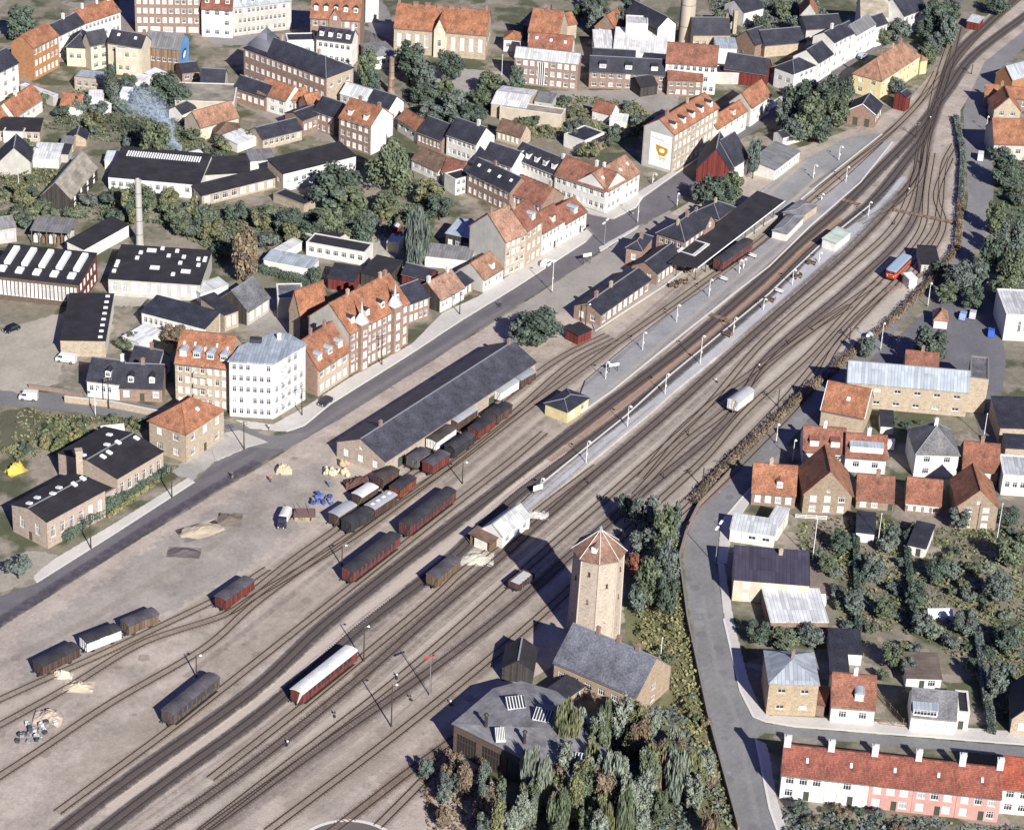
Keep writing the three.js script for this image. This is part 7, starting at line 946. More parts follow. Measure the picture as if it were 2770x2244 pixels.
lamp("telegraph","street_pole","wooden pole at the villa corner",-57.91,21.5,7,0.5,null,"pole");
lamp("telegraph","street_pole","wooden pole at the white corner block right edge",-46.92,5.15,6.95,0.5,null,"pole");
lamp("telegraph","street_pole","wooden pole at the white corner block left edge",-56.81,5.37,4.95,0.5,null,"pole");
lamp("telegraph","street_pole","wooden pole before the faded pink roof house",-13.94,-48.27,6.1,0.5,null,"pole");
lamp("telegraph","street_pole","wooden pole before the turreted tenement",-30.87,-20.51,7.95,0.5,null,"pole");
lamp("telegraph","street_pole","wooden pole before the slate roofed cottages",-89.9,6.66,8,0.5,null,"pole");
lamp("mast","street_pole","white lamp post before the slate roofed cottages",-92.27,10.23,6.6,0.5,null,"pole");
lamp("mast","street_pole","white mast on the station platform end",79.25,-140.54,4,0.5,null,"pole");
lamp("mast","street_pole","white mast on the far grey platform",87.48,-154.12,4.2,0.5,null,"pole");
lamp("telegraph","street_pole","iron pole among the throat tracks",111.48,-174.19,4.7,0.5,null,"pole");
lamp("telegraph","street_pole","iron pole near the bridge end",134.57,-226.87,3.15,0.5,null,"pole");
lamp("flag","white_pole","white flagpole left of the garden behind gabled house",63.34,55.13,10.15,0,null,"flagpole");
lamp("flag","white_pole","white flagpole between the two slate sheds",77.52,47.92,7.9,0,null,"flagpole");
lamp("flag","white_pole","white flagpole right of the balcony house",102.55,45.73,10.55,0,null,"flagpole");
lamp("flag","white_pole","white flagpole in the left gardens",-131.7,-103.09,7.6,0,null,"flagpole");
lamp("flag","white_pole","white flagpole beside the right edge hall",121.24,-64.71,6.7,0,null,"flagpole");
lamp("flag","white_pole","white flagpole by the gymnasium lawn",-8.23,-200.99,8.2,0,null,"flagpole");
lamp("flag","white_pole","white flagpole before the red villa",52.41,-143.71,5.6,0,null,"flagpole");
lamp("flag","white_pole","white pole in the dark shrubs",-47.87,-111.29,6.45,0,null,"flagpole");
lamp("flag","white_pole","white pole above the plain red roof",106.44,-0.14,6.45,0,null,"flagpole");
lamp("flag","white_pole","white flagpole behind the pump house",30.99,93.18,4.95,0,null,"flagpole");
lamp("signal","semaphore_signal","semaphore signal post with red arm",-12.68,108.78,9.4,0.7,null,"railway signal");
lamp("telegraph","yard_pole","dark wooden pole by the brushwood fence",41.79,27.4,4.85,0.7,null,"pole");
lamp("telegraph","yard_pole","dark pole at lower end of brushwood fence",60.72,-10.52,4.45,0.7,null,"pole");
lamp("telegraph","yard_pole","dark pole by hedge above blue car",80.44,-45.81,3.15,0.7,null,"pole");
// ---------------------------------------------------------------- loose goods, vehicles, people, platform furniture
heap("sand_heap","pale yellow sand heap on the gravel yard",-62.86,55.44,4.6,0.6,[0.47,0.4,0.29],{f:0.6,turn:0.6,cat:"sand heap"});
heap("coal_heap","dark coal heap on the gravel yard",-65.03,64.03,3.4,0.7,[0.12,0.1,0.1],{f:0.6,cat:"coal heap"});
heap("rubble_heap","brown rubble heap beside the sand heap",-57.45,50.63,2.6,0.8,[0.17,0.14,0.11],{cat:"rubble heap"});
heap("sand_heap","small sand heap near the lower left wagons",-77.86,111.84,2.8,0.9,[0.5,0.43,0.32],{f:0.7,cat:"sand heap"});
heap("steam_heap","whitish gravel heap by the loading shed",5.8,42.45,3,0.8,[0.5,0.48,0.44],{f:0.6,cat:"gravel heap"});
heap("lime_heap","pale lime heap beside the lone tan wagon",-5.58,60.6,3.4,0.8,[0.55,0.52,0.42],{f:0.8,cat:"lime heap"});
heap("straw_heap","straw bale pile on the gravel yard",-48.35,30.14,1.9,1.7,[0.45,0.38,0.27],{e:0.35,f:0.7,cat:"straw pile"});
heap("tarpaulin_heap","brown tarpaulin covered heap by the goods shed",-32.1,34.34,3,1.9,[0.1,0.05,0.04],{e:0.4,f:0.7,turn:0.5,cat:"covered load"});
heap("tarpaulin_heap","bright yellow tarpaulin covered heap at the left",-104.84,35.64,2.2,2.1,[0.55,0.4,0.08],{e:0.4,f:0.7,turn:0.8,cat:"covered load"});
heap("log_heap","pale log pile beside the unloading wagon",-81.39,108.65,1.8,1.2,[0.55,0.47,0.37],{e:0.5,f:0.6,cat:"log pile"});
heap("scrap_heap","pale scrap heap in the lower left corner",-81.6,122.03,2.6,1.5,[0.42,0.35,0.28],{e:0.7,cat:"scrap heap"});
crates("blue_crate","blue crate in the pile beside the wagon rows",-38.83,41.49,26,[[0.06,0.1,0.36],[0.05,0.08,0.26],[0.12,0.15,0.4],[0.22,0.2,0.2]],0.75,"blue crates by the wagon rows",2.1);
crates("scrap_crate","grey crate in the lower left corner dump",-82.8,127.29,26,[[0.25,0.26,0.28],[0.06,0.06,0.08],[0.5,0.5,0.5]],0.8,"crates in the corner dump",3.4);
sacks("pale_sack","pale sack standing by the goods shed gable",-37.03,29.76,26,[0.58,0.5,0.36],"sacks by the goods shed gable",2.6);
sacks("straw_sack","golden straw sack against the goods shed wall",-35.61,26.53,8,[0.4,0.31,0.2],"straw sacks at the goods shed",1);
tarpHut("brown tarpaulin hut with pale board base near the truck",-42.14,48.16,0.1,[0.1,0.06,0.06],[0.5,0.42,0.3]);
vehicle("truck","delivery_truck","dark truck with pale canvas top on the gravel yard","truck",-46.03,50.94,-1.72,[0.03,0.03,0.06],{L:5.6});
vehicle("car","parked_car","dark rounded car parked beside the white corner block","car",-42.15,-0.67,-2.05,[0.03,0.03,0.04],{});
vehicle("van","white_van","white van on the side street at left","van",-108.22,4.43,3.11,[0.7,0.7,0.68],{L:4});
vehicle("car","parked_car","black car in the factory courtyard","car",-118.52,-27.83,-2.32,[0.01,0.01,0.02],{});
vehicle("van","parked_van","white van beside the tan garage hall","van",-103.16,-14.04,2.94,[0.7,0.72,0.74],{L:4.6});
vehicle("car","parked_car","white car parked on the road by the hedge","car",85.6,-46.7,1.18,[0.75,0.75,0.76],{});
vehicle("car","parked_car","blue car beside the orange roofed house","car",72.85,-25.58,-2.24,[0.02,0.06,0.35],{});
vehicle("car","parked_car","pale blue car near the orange kiosk","car",109.86,-60.76,1.27,[0.25,0.35,0.55],{});
vehicle("car","parked_car","second pale car near the orange kiosk","car",112.39,-61.71,1.33,[0.5,0.5,0.55],{});
vehicle("van","white_van","white van on the upper right road","van",128.08,-161.09,1.4,[0.72,0.72,0.7],{L:4});
vehicle("car","parked_car","white car parked before the street houses","car",6.76,-78.02,1.01,[0.72,0.72,0.7],{});
vehicle("car","parked_car","grey car parked before the white street row","car",102.1,-235.99,1,[0.35,0.4,0.45],{});
vehicle("car","parked_car","blue car in the shade right of storehouse","car",115.54,-52.3,1.41,[0.05,0.12,0.5],{});
vehicle("car","parked_car","white car between the white houses","car",84.9,5.38,1.4,[0.7,0.7,0.7],{});
person("person in an orange jacket beside the straw pile",-50.64,34.7,0.5,[0.6,0.17,0.04],[0.08,0.08,0.1],0);
person("person in dark coat riding along the lower street",-59,34.03,2.2,[0.03,0.03,0.04],[0.3,0.3,0.3],1);
person("person in black riding along the main street",-4.38,-53.28,2.2,[0.02,0.02,0.03],[0.05,0.05,0.06],1);
person("person in pale shirt on the street bend",-53.44,12.47,1,[0.5,0.5,0.5],[0.05,0.05,0.06],0);
person("person in dark clothes on the side street crossing",29.2,-111.21,0,[0.05,0.05,0.06],[0.4,0.4,0.4],0);
person("person in blue overalls standing by the blue crates",-38.09,35.45,1,[0.06,0.1,0.3],[0.06,0.1,0.3],0);
bench("white slatted bench on the middle platform by the parcel house",51.23,-73.52,-0.68);
bench("white slatted bench on the middle platform by the dark coach",59.4,-87.84,-0.68);
bench("white slatted bench on the outer platform beside two dark carts",64.81,-68.27,-0.68);
cart("luggage cart beside the plank crossing lamp",50.78,-43.43,-0.6);
cart("luggage cart on outer platform near the lower bench",62.36,-63.28,-0.4);
cart("luggage cart left of the green kiosk",74.38,-85.7,-0.2);
cart("luggage cart before the parcel house",38.71,-68.64,0);
cart("luggage cart near the station link",40.92,-70.94,0.2);
cart("luggage cart under the canopy edge",42.68,-77.72,0.4);
cart("tall luggage cart beside a platform lamp",70.01,-77.11,0.6);
noticeBoard("name_board","white billboard frame on the verge before the station lodge",16.9,-79.93,0.5,2.4,0.9,2.2);
noticeBoard("name_board","white nameboard on the middle platform near yellow hut",23.08,-22.24,0.4,2.6,0.7,2);
noticeBoard("name_board","white nameboard at near end of the outer platform",6.3,34,0.6,2.4,1.2,1.2);
lamp("mast","warning_post","yellow and black striped road post by the mural tenement",34.83,-131.63,3,0,null,"post");
smoke("pale blue smoke drifting from a garden fire",[[-93.97,1.5,-135.56],[-96.05,3,-135.74],[-97.21,6,-133.47],[-97.48,10,-131.54],[-98.69,13,-131.49],[-100.42,16,-128.98],[-103.79,18,-127.98],[-106.09,20,-126.77]]);
turntable(-24.06,156.2,9);
fence('brick_wall',"low brown wall along the side street at left",[[-109.21,-0.77],[-101.39,0.63],[-97.38,1.98]],1,M.chim,'wall',1);
fence('garden_wall',"tan garden wall across the side street",[[-100.07,4.92],[-89.72,6.02],[-78.57,9.2]],1.6,M.chimTan,'wall',1);
fence('picket_fence',"white fence along the garden of gabled houses",[[61.16,38.07],[67.74,38.2]],1,M.frame,'fence',0);
fence('board_fence',"board fence between the white houses by side road",[[71.9,101.3],[75.88,110.36]],1.6,M.wood,'fence',0);
fence('board_fence',"low fence along the side road pavement",[[71.41,110.45],[76.7,111.03]],1.2,M.wood,'fence',0);
fence('roadside_wall',"dark retaining wall along the road bend",[[48.36,20.88],[40.65,36.03],[37.87,45.52],[35.78,57.03],[36.64,79.5],[39.25,111],[41.45,129.59],[43.24,144.34]],1.3,M.chim,'wall',1);
fence('yard_fence',"pale board fence by the railcar shed",[[92.18,-72.54],[98.02,-76.47],[103.14,-83.92]],1.4,M.wood,'fence',0);
hedge("hedge","brushwood and thorn hedge along the outer tracks",[[118.57,-131.48],[113.89,-100.78],[106.06,-82.88],[93.65,-58.74],[82.53,-41.1]],1.8,1.6,3,"hedge");
hedge("hedge","brushwood hedge by the road bend and yard",[[82.53,-41.1],[69.32,-19.38],[56.85,2.1],[45.12,23.24],[39.66,35.35]],2,1.7,3,"hedge");
hedge("hedge","tall green hedge along the pavement of the brick works",[[-90.02,62.63],[-83.74,50.87],[-77.89,40.66],[-73.42,33.27]],2.6,2.4,1,"hedge");
hedge("hedge","yellow flowering shrubs before the tall green hedge",[[-82.45,52.63],[-78.28,44.59],[-74.35,37.35]],1.2,1.1,6,"hedge");
hedge("hedge","dense hedge along the right road upper part",[[118.15,-128.31],[123.2,-161.38],[124.86,-189.6]],1.6,1.5,4,"hedge");
hedge("hedge","garden hedge between the right hand plots",[[73.83,38.17],[70.18,81.43]],1.4,1.8,1,"hedge");
hedge("hedge","second garden hedge between the right hand plots",[[83.73,44.82],[82.42,64.93],[81.6,80.39]],1.4,2,1,"hedge");
hedge("hedge","dark hedge beside the long white shed plot",[[94.01,79.25],[92.7,98.68],[92.11,112.37]],1.6,2.2,4,"hedge");
hedge("hedge","clipped hedge along the left lawn",[[-109.6,28.87],[-104.13,25.22],[-99.17,18.43]],1,1.3,2,"hedge");
hedge("hedge","hedge below the long white wall in orchard",[[-64.22,-65.55],[-57.35,-62.32],[-51.12,-59.05]],2,2,1,"hedge");
// ---------------------------------------------------------------- trees and shrubs
tree("round","tree","big dark tree at the top left corner","tree",-152.73,-212.31,7.03,5.71,5.63,1,null);
tree("conic","tree","tall dense conical green tree behind the garden row","tree",-34.93,-116.02,10.04,6.32,8.03,0,null);
tree("round","tree","large round tree veiled by the garden smoke","tree",-99.34,-126.43,8.16,5.39,6.53,0,null);
tree("tall","tree","tall brownish poplar beside the black roofed factory","tree",-67.29,-58.94,8.89,4.91,7.11,3,null);
tree("willow","tree","drooping willow behind the street houses","tree",-25.97,-71.53,9.2,4.04,7.36,4,null);
tree("tall","tree","slim dark conifer before the cream hall","tree",-118.57,-168.48,7.11,2.44,5.69,1,null);
tree("tall","tree","tree between the white house and brick chimney","tree",-46.83,-186.63,8.02,4.15,6.41,0,null);
tree("round","tree","dense dark thicket tree beside the small red hut","tree",4.93,-33.69,5.73,7,4.59,1,null);
tree("round","tree","small leafy tree at left of the thicket","tree",0.48,-33.79,4.15,3.62,3.32,4,null);
tree("round","tree","round garden tree beside the orange kiosk","tree",97.91,-32.94,6.47,5.19,5.18,1,null);
tree("round","tree","small round tree by the white car","tree",83.42,-36.69,3.4,2.73,2.72,4,null);
tree("bush","shrub","reddish autumn bush near the water tower","shrub",34.3,49.38,1.95,1.39,1.92,5,null);
tree("round","tree","orange autumn tree close behind the water tower","tree",25.98,64.61,3.45,1.74,2.76,5,null);
tree("bush","shrub","grey green bush at the left edge pavement","shrub",-96.24,76.54,2.8,3.6,2.75,4,null);
tree("tall","tree","slim tree right of the red villa","tree",62.53,-139.12,6.92,2.61,5.54,4,null);
tree("round","tree","broad dark tree before the white warehouse","tree",-49.33,-104.83,7.32,7.73,5.85,1,null);
tree("round","tree","brown leafed tree beside the white lean-to","tree",-79.57,-24.06,3.25,3.79,2.6,3,null);
tree("tall","tree","small dark tree by the red boarded shed","tree",-50.03,-59.75,3,2.12,2.4,1,null);
tree("bush","shrub","mottled garden tree behind the terrace","shrub",17.74,-147.12,3.1,3.7,3.04,2,null);
grove("dark green tree on the square before the red villa","trees by the red villa","tree","tree",[[0,1,50,-118.9,5.3,4.6,4.2],[0,1,53.9,-117.9,3.9,4.1,3.1]]);
grove("leafy green tree on the square before the red villa","trees by the red villa","tree","tree",[[0,0,55.3,-122.2,5.5,3.8,4.4]]);
grove("grey green tree on the square before the red villa","trees by the red villa","tree","tree",[[0,4,47,-120.3,3.8,3.1,3]]);
grove("dark green tree in the grove between street and brick shed","grove by the brick shed","tree","tree",[[0,1,76.4,-177.1,7.6,5.2,6.1],[0,1,86.4,-182.6,8.2,4.4,6.5],[0,1,81.3,-193,5.2,4.2,4.1],[0,1,82.7,-167,4.8,4.9,3.9],[0,1,92.6,-194.1,5.3,3.4,4.3]]);
grove("leafy green tree in the grove between street and brick shed","grove by the brick shed","tree","tree",[[0,0,80.3,-167.3,8.2,5.7,6.6],[0,0,89.1,-179.6,5.8,4.4,4.7]]);
grove("grey green tree in the grove between street and brick shed","grove by the brick shed","tree","tree",[[0,4,72.9,-173.5,6,3.3,4.8],[0,4,75.9,-165.9,4.5,4.6,3.6]]);
grove("dark green tree beside the tracks at the top right","trees at the top right tracks","tree","tree",[[0,1,126.6,-256.5,7.1,5.4,5.7],[0,1,122.8,-252.6,4.4,3.9,3.5],[0,1,133.2,-270,4.9,4,3.9],[0,1,150.2,-280.9,3.5,4.6,2.8]]);
grove("grey green tree beside the tracks at the top right","trees at the top right tracks","tree","tree",[[0,4,129.4,-248.1,6.4,3.9,5.1],[0,4,124.6,-242.6,3.8,4.1,3.1]]);
grove("grey green tree behind the long yellow house","trees by the yellow house","tree","tree",[[0,4,114.5,-251.9,4.2,4.8,3.3],[0,4,109.6,-206.2,3,3.4,2.4]]);
grove("leafy green tree behind the long yellow house","trees by the yellow house","tree","tree",[[0,0,109.6,-247.3,3.3,3,2.6],[0,0,120.6,-228.8,4.7,3.8,3.7]]);
grove("dark green tree on the lawn before the gymnasium","gymnasium trees","tree","tree",[[0,1,-35.2,-195.1,7.6,6.2,6.1],[0,1,-23.1,-198.5,5.4,5.1,4.4],[0,1,-45.3,-185.3,4.9,3,3.9]]);
grove("grey green tree on the lawn before the gymnasium","gymnasium trees","tree","tree",[[0,4,-30.3,-188.7,5.2,4.2,4.1]]);
grove("dark green tree in the school garden below gymnasium","school garden trees","tree","tree",[[0,1,-29.7,-178.6,4.1,4.9,3.3],[0,1,-15.5,-167.2,3.7,4.6,2.9],[0,1,-3.9,-188.2,6.1,3.1,4.9]]);
grove("leafy green tree in the school garden below gymnasium","school garden trees","tree","tree",[[0,0,-23.6,-179.9,5.3,2.8,4.3],[0,0,-11.5,-190,4.2,4.7,3.4],[0,0,-13.1,-178.3,3.6,3.6,2.9]]);
grove("grey green tree in the school garden below gymnasium","school garden trees","tree","tree",[[0,4,-21.1,-171,4.7,5.4,3.8],[0,4,-27.7,-167.9,3.4,4.1,2.7],[0,4,-19.3,-162.8,3,3.8,2.4]]);
grove("dark green garden tree in front of the cream hall","trees before the cream hall","tree","tree",[[0,1,-103,-168.6,6.2,6,5],[0,1,-98.5,-165.3,4.9,4.6,3.9],[0,1,-114.8,-177.8,3.3,3,2.7]]);
grove("leafy green garden tree in front of the cream hall","trees before the cream hall","tree","tree",[[0,0,-108.7,-165.5,4.2,4.1,3.4]]);
grove("leafy green shrub in the left gardens around the smoke","left garden shrubs","shrub","shrub",[[4,0,-110,-171.6,1.8,1.9,1.8],[4,0,-115.1,-163.1,2.4,2.8,2.4],[4,0,-111.6,-161.6,1.8,2.4,1.7],[4,0,-119.7,-151,2,3,2],[4,0,-92.2,-145.5,2.3,3.3,2.3],[4,0,-104.4,-138.4,1.6,2,1.6],[4,0,-98.9,-132.7,1.5,1.9,1.5]]);
grove("dark green shrub in the left gardens around the smoke","left garden shrubs","shrub","shrub",[[4,1,-100.1,-169.7,3.1,3.1,3],[4,1,-114.6,-162.2,1.8,2.5,1.8],[4,1,-130,-155.1,2.8,2.8,2.7],[4,1,-91.3,-152.5,1.9,2.5,1.8],[4,1,-108.8,-142.2,2.1,2.2,2.1],[4,1,-105.4,-135.4,2.1,2.5,2],[4,1,-90.9,-132.1,1.9,2.4,1.8]]);
grove("olive green shrub in the left gardens around the smoke","left garden shrubs","shrub","shrub",[[4,2,-103.3,-169.6,2.3,3.2,2.3],[4,2,-96.9,-164.2,1.8,2.5,1.8],[4,2,-120.2,-149.3,3.3,3.4,3.2],[4,2,-117.1,-148.2,1.3,1.9,1.3],[4,2,-104.5,-137.4,3.1,3.1,3],[4,2,-99,-136.1,1.7,1.9,1.7]]);
grove("grey green shrub in the left gardens around the smoke","left garden shrubs","shrub","shrub",[[4,4,-125.9,-160.9,3.4,3.5,3.3],[4,4,-120,-158.4,2.7,3.2,2.6],[4,4,-92.1,-155.2,2.4,2.7,2.4],[4,4,-119.4,-145.7,1.7,1.9,1.6],[4,4,-108.7,-138,1.9,2,1.8],[4,4,-96.9,-135.3,1.9,1.9,1.8]]);
grove("leafy green shrub among the sheds at the left edge","left edge shrubs","shrub","shrub",[[4,0,-130.1,-111.2,1.4,1.9,1.4],[4,0,-136,-101.1,1.9,2.1,1.9],[4,0,-124,-93.9,2.1,2.3,2],[4,0,-121.4,-90,2.1,2.3,2.1]]);
grove("olive green shrub among the sheds at the left edge","left edge shrubs","shrub","shrub",[[4,2,-131.8,-102.4,2.6,2.9,2.6],[4,2,-129.6,-96.3,2.7,2.8,2.6],[4,2,-126.6,-90.4,2.5,2.7,2.5],[4,2,-128.3,-85.8,2.3,2.7,2.3]]);
grove("dark green shrub among the sheds at the left edge","left edge shrubs","shrub","shrub",[[4,1,-128.1,-102.7,1.9,2,1.9],[4,1,-123.9,-95.6,2,2.8,2],[4,1,-128,-88.8,2.7,3,2.7],[4,1,-126.5,-83.4,2.7,3.1,2.7]]);
grove("leafy green shrub in the long orchard behind the factories","orchard shrubs","shrub","shrub",[[4,0,-105.7,-101,3.1,3,3],[4,0,-101.5,-98.1,3.2,4.2,3.1],[4,0,-97,-100.7,1.8,2.6,1.7],[4,0,-91.5,-94.8,2.4,3.1,2.4],[4,0,-74.9,-95.9,2.4,2.8,2.4],[4,0,-67.4,-95.7,2.6,4,2.6],[4,0,-81.2,-92.3,3.2,3.7,3.1],[4,0,-116.1,-90.8,1.6,2.4,1.6],[4,0,-88.8,-91,2.8,3.9,2.8],[4,0,-46.5,-93.9,3.4,3.8,3.3],[4,0,-89.8,-91,2,2.7,2],[4,0,-40.7,-93.7,2.7,2.9,2.7],[4,0,-102.9,-86.9,2.3,2.3,2.2],[4,0,-43,-91.5,2.9,3.4,2.9],[4,0,-79.1,-86.8,2.5,3.2,2.4],[4,0,-44.6,-85.9,3.1,3.8,3],[4,0,-56.1,-86.2,2.1,2.4,2.1],[4,0,-68.9,-80,2.7,3.9,2.7],[4,0,-74.6,-72.7,2.8,3.2,2.8]]);
grove("dark green shrub in the long orchard behind the factories","orchard shrubs","shrub","shrub",[[4,1,-105.9,-98,3.7,4.1,3.6],[4,1,-102.5,-95.8,2,2.6,1.9],[4,1,-73.4,-93.8,3.4,3.4,3.3],[4,1,-103.6,-90.4,2.6,3.6,2.6],[4,1,-54.6,-97.7,1.6,2.4,1.6],[4,1,-58.7,-93.5,2.6,2.8,2.6],[4,1,-30.2,-95.4,2.3,2.8,2.3],[4,1,-83.6,-83.7,3.2,3.6,3.1],[4,1,-48.5,-86.9,2.1,2.3,2]]);
grove("olive green shrub in the long orchard behind the factories","orchard shrubs","shrub","shrub",[[4,2,-91.7,-100.4,3,3.4,2.9],[4,2,-83.5,-93.9,3.6,3.7,3.5],[4,2,-67,-96.9,2.1,3,2.1],[4,2,-35.1,-99.8,2.2,2.4,2.1],[4,2,-99.2,-90,2.3,2.5,2.3],[4,2,-66.8,-90,3,3.5,3],[4,2,-30.5,-95.1,2.4,3,2.3],[4,2,-49.8,-88.4,2.8,3.5,2.8],[4,2,-58.3,-83.1,3.1,3.1,3]]);
grove("grey green shrub in the long orchard behind the factories","orchard shrubs","shrub","shrub",[[4,4,-112.8,-98.3,2.4,3,2.3],[4,4,-84.7,-94.5,2.8,3.4,2.8],[4,4,-65.9,-96.9,2.1,2.7,2.1],[4,4,-81.1,-92.1,3,3.4,2.9],[4,4,-66.1,-93.8,2.2,3.1,2.1],[4,4,-39.6,-94.4,2.4,3.7,2.4],[4,4,-39.5,-92.5,2.1,2.3,2.1],[4,4,-82.2,-82.7,2.4,2.6,2.3],[4,4,-64,-78.5,3.1,3.4,3.1]]);
grove("leafy green taller orchard tree behind the factories","orchard trees","tree","tree",[[0,0,-98.2,-97.4,4.5,4.2,3.6],[0,0,-49,-87.5,5.1,4.4,4.1],[0,0,-43.9,-99.9,5.1,4.7,4.1],[0,0,-35.5,-104.2,3.6,4.5,2.9],[0,0,-86.3,-83.6,3.4,3.6,2.7]]);
grove("olive green taller orchard tree behind the factories","orchard trees","tree","tree",[[0,2,-103.6,-96.5,3.9,3.5,3.1],[0,2,-24.6,-109.9,4.4,4.8,3.5],[0,2,-78.8,-81.7,3.4,3.6,2.7]]);
grove("dark green taller orchard tree behind the factories","orchard trees","tree","tree",[[0,1,-60,-87.7,4.3,4.4,3.5],[0,1,-40.1,-82.7,5.1,4.1,4.1],[0,1,-21.6,-101.8,4.1,4.2,3.3],[0,1,-53.6,-85,3.3,3.9,2.6],[0,1,-27.3,-92.7,4.6,3.7,3.7]]);
grove("dark green shrub in the gardens behind the mural tenement","middle garden shrubs","shrub","shrub",[[4,1,10.7,-185.7,1.8,2.3,1.8],[4,1,2.4,-176.6,1.7,2.4,1.7],[4,1,1.6,-167.7,2.1,2.4,2],[4,1,12.2,-168.1,1.5,2.2,1.5],[4,1,24.9,-164.8,1.5,2.1,1.5],[4,1,24.5,-157.3,1.9,2.3,1.8]]);
grove("leafy green shrub in the gardens behind the mural tenement","middle garden shrubs","shrub","shrub",[[4,0,10.1,-184,1.4,1.9,1.4],[4,0,11.7,-174.8,2.6,3,2.5],[4,0,-1.3,-164.4,2.8,3.2,2.8],[4,0,31.7,-165.4,2.6,3,2.5],[4,0,-2,-157.4,2.4,3,2.3],[4,0,22.3,-155.1,2.3,2.8,2.2]]);
grove("olive green shrub in the gardens behind the mural tenement","middle garden shrubs","shrub","shrub",[[4,2,30.5,-183.3,1.6,1.9,1.6],[4,2,16,-177,1.4,2,1.3],[4,2,26.3,-171.2,1.3,1.9,1.2],[4,2,5.2,-163.6,1.5,2.2,1.5],[4,2,-3.1,-158.7,1.6,2.4,1.6]]);
grove("grey green shrub in the gardens behind the mural tenement","middle garden shrubs","shrub","shrub",[[4,4,29.1,-182.8,1.6,2,1.5],[4,4,32,-172,2.2,3.3,2.2],[4,4,14.6,-167.1,2.1,2.4,2.1],[4,4,24.7,-164,2.1,2.2,2.1],[4,4,12.7,-156.8,2.8,2.8,2.7]]);
grove("dark green shrub in the top right back gardens","top right garden shrubs","shrub","shrub",[[4,1,68.8,-273.6,3.1,3.2,3],[4,1,71.2,-267.6,3.1,3.7,3],[4,1,85.2,-267.6,2.1,2.8,2.1],[4,1,71.6,-252.5,3.4,3.5,3.4]]);
grove("grey green shrub in the top right back gardens","top right garden shrubs","shrub","shrub",[[4,4,84.7,-274.1,2.3,3.1,2.2],[4,4,66.3,-265.6,2.5,3.2,2.5],[4,4,59.5,-257.4,3.1,3.8,3.1],[4,4,82.4,-253.5,3.6,3.8,3.5]]);
grove("leafy green shrub in the top right back gardens","top right garden shrubs","shrub","shrub",[[4,0,79.2,-271,3,3.6,2.9],[4,0,79.6,-266.6,2.3,2.9,2.3],[4,0,59.8,-254.2,3.6,3.7,3.5],[4,0,72.5,-236,2.1,2.8,2]]);
grove("dark green tree at the top edge near the chimney","top edge trees","tree","tree",[[0,1,19.8,-260.9,5.1,3.3,4.1],[0,1,31,-251.6,6.1,3.6,4.9],[0,1,14.7,-254.3,3.6,2.9,2.9],[0,1,28.1,-244,5.5,3.3,4.4]]);
grove("grey green tree at the top edge near the chimney","top edge trees","tree","tree",[[0,4,17.4,-263.1,3.5,2.5,2.8],[0,4,18,-250.8,5.2,3.2,4.1],[0,4,19.3,-244.9,5.4,3.6,4.3],[0,4,25.1,-242.4,5.1,3.7,4.1]]);
grove("dark green shrub behind the courtyard stable","stable shrubs","shrub","shrub",[[4,1,-24.4,-92.3,2,2.3,2],[4,1,-23.5,-90.1,1.3,1.4,1.2],[4,1,-19.7,-82.5,1.2,1.8,1.2],[4,1,-23.3,-80,1.3,1.6,1.3]]);
grove("leafy green shrub behind the courtyard stable","stable shrubs","shrub","shrub",[[4,0,-29.4,-88.8,2.1,2.1,2.1],[4,0,-30.6,-86.4,2.1,2.1,2],[4,0,-24.2,-80.6,1.7,2.2,1.7],[4,0,-20.7,-80.5,1.2,1.8,1.2]]);
grove("dark green bush at the right edge by the upper road","upper right bushes","shrub","shrub",[[4,1,132.6,-161.8,2.7,3.1,2.6],[4,1,131.6,-142.2,2.7,3.7,2.6],[4,1,132.8,-131.2,2.2,2.4,2.1]]);
grove("grey green bush at the right edge by the upper road","upper right bushes","shrub","shrub",[[4,4,133.3,-158.7,2.8,3.1,2.7],[4,4,134.5,-139.9,1.8,2.1,1.7],[4,4,134,-129.6,2.4,2.5,2.4]]);
grove("leafy green bush at the right edge by the upper road","upper right bushes","shrub","shrub",[[4,0,133.2,-145.2,2.8,3.6,2.7],[4,0,134.3,-132.2,2.6,3.2,2.6]]);
grove("dark green roadside tree at the right edge","roadside trees at right","tree","tree",[[0,1,131.7,-142.2,5.9,4.5,4.7],[0,1,119.7,-86.2,6,3.9,4.8],[0,1,112.9,-65.4,3.7,3.6,2.9],[0,1,106.3,-83,2.6,2.4,2.1]]);
grove("leafy green roadside tree at the right edge","roadside trees at right","tree","tree",[[0,0,124.5,-110.8,5.6,3.3,4.4],[0,0,123.9,-77.8,6.2,4.1,5],[0,0,106.8,-68.1,3.3,3.6,2.6],[0,0,120.8,-71.2,3.9,4.1,3.1]]);
grove("grey green roadside tree at the right edge","roadside trees at right","tree","tree",[[0,4,126.1,-93.2,7,4.2,5.6],[0,4,110.2,-73,5.1,4.1,4.1],[0,4,115.7,-77.7,4.4,3.9,3.5]]);
grove("grey green tree close beside the water tower","trees by the water tower","tree","tree",[[0,4,28.5,49.4,5.9,4,4.7],[0,4,27.9,60.1,5,3.5,4],[0,4,32.4,69.2,6.6,3.2,5.3],[0,4,26.7,77.5,3.7,2.5,3],[0,4,34.4,52,6.2,2,4.9]]);
grove("leafy green tree close beside the water tower","trees by the water tower","tree","tree",[[0,0,32.1,59.2,8.2,3.3,6.5],[0,0,28.9,76.3,6.5,3.4,5.2]]);
grove("dark green tree close beside the water tower","trees by the water tower","tree","tree",[[0,1,24.8,43.7,4,2.4,3.2],[0,1,32.2,78.7,6,3,4.8]]);
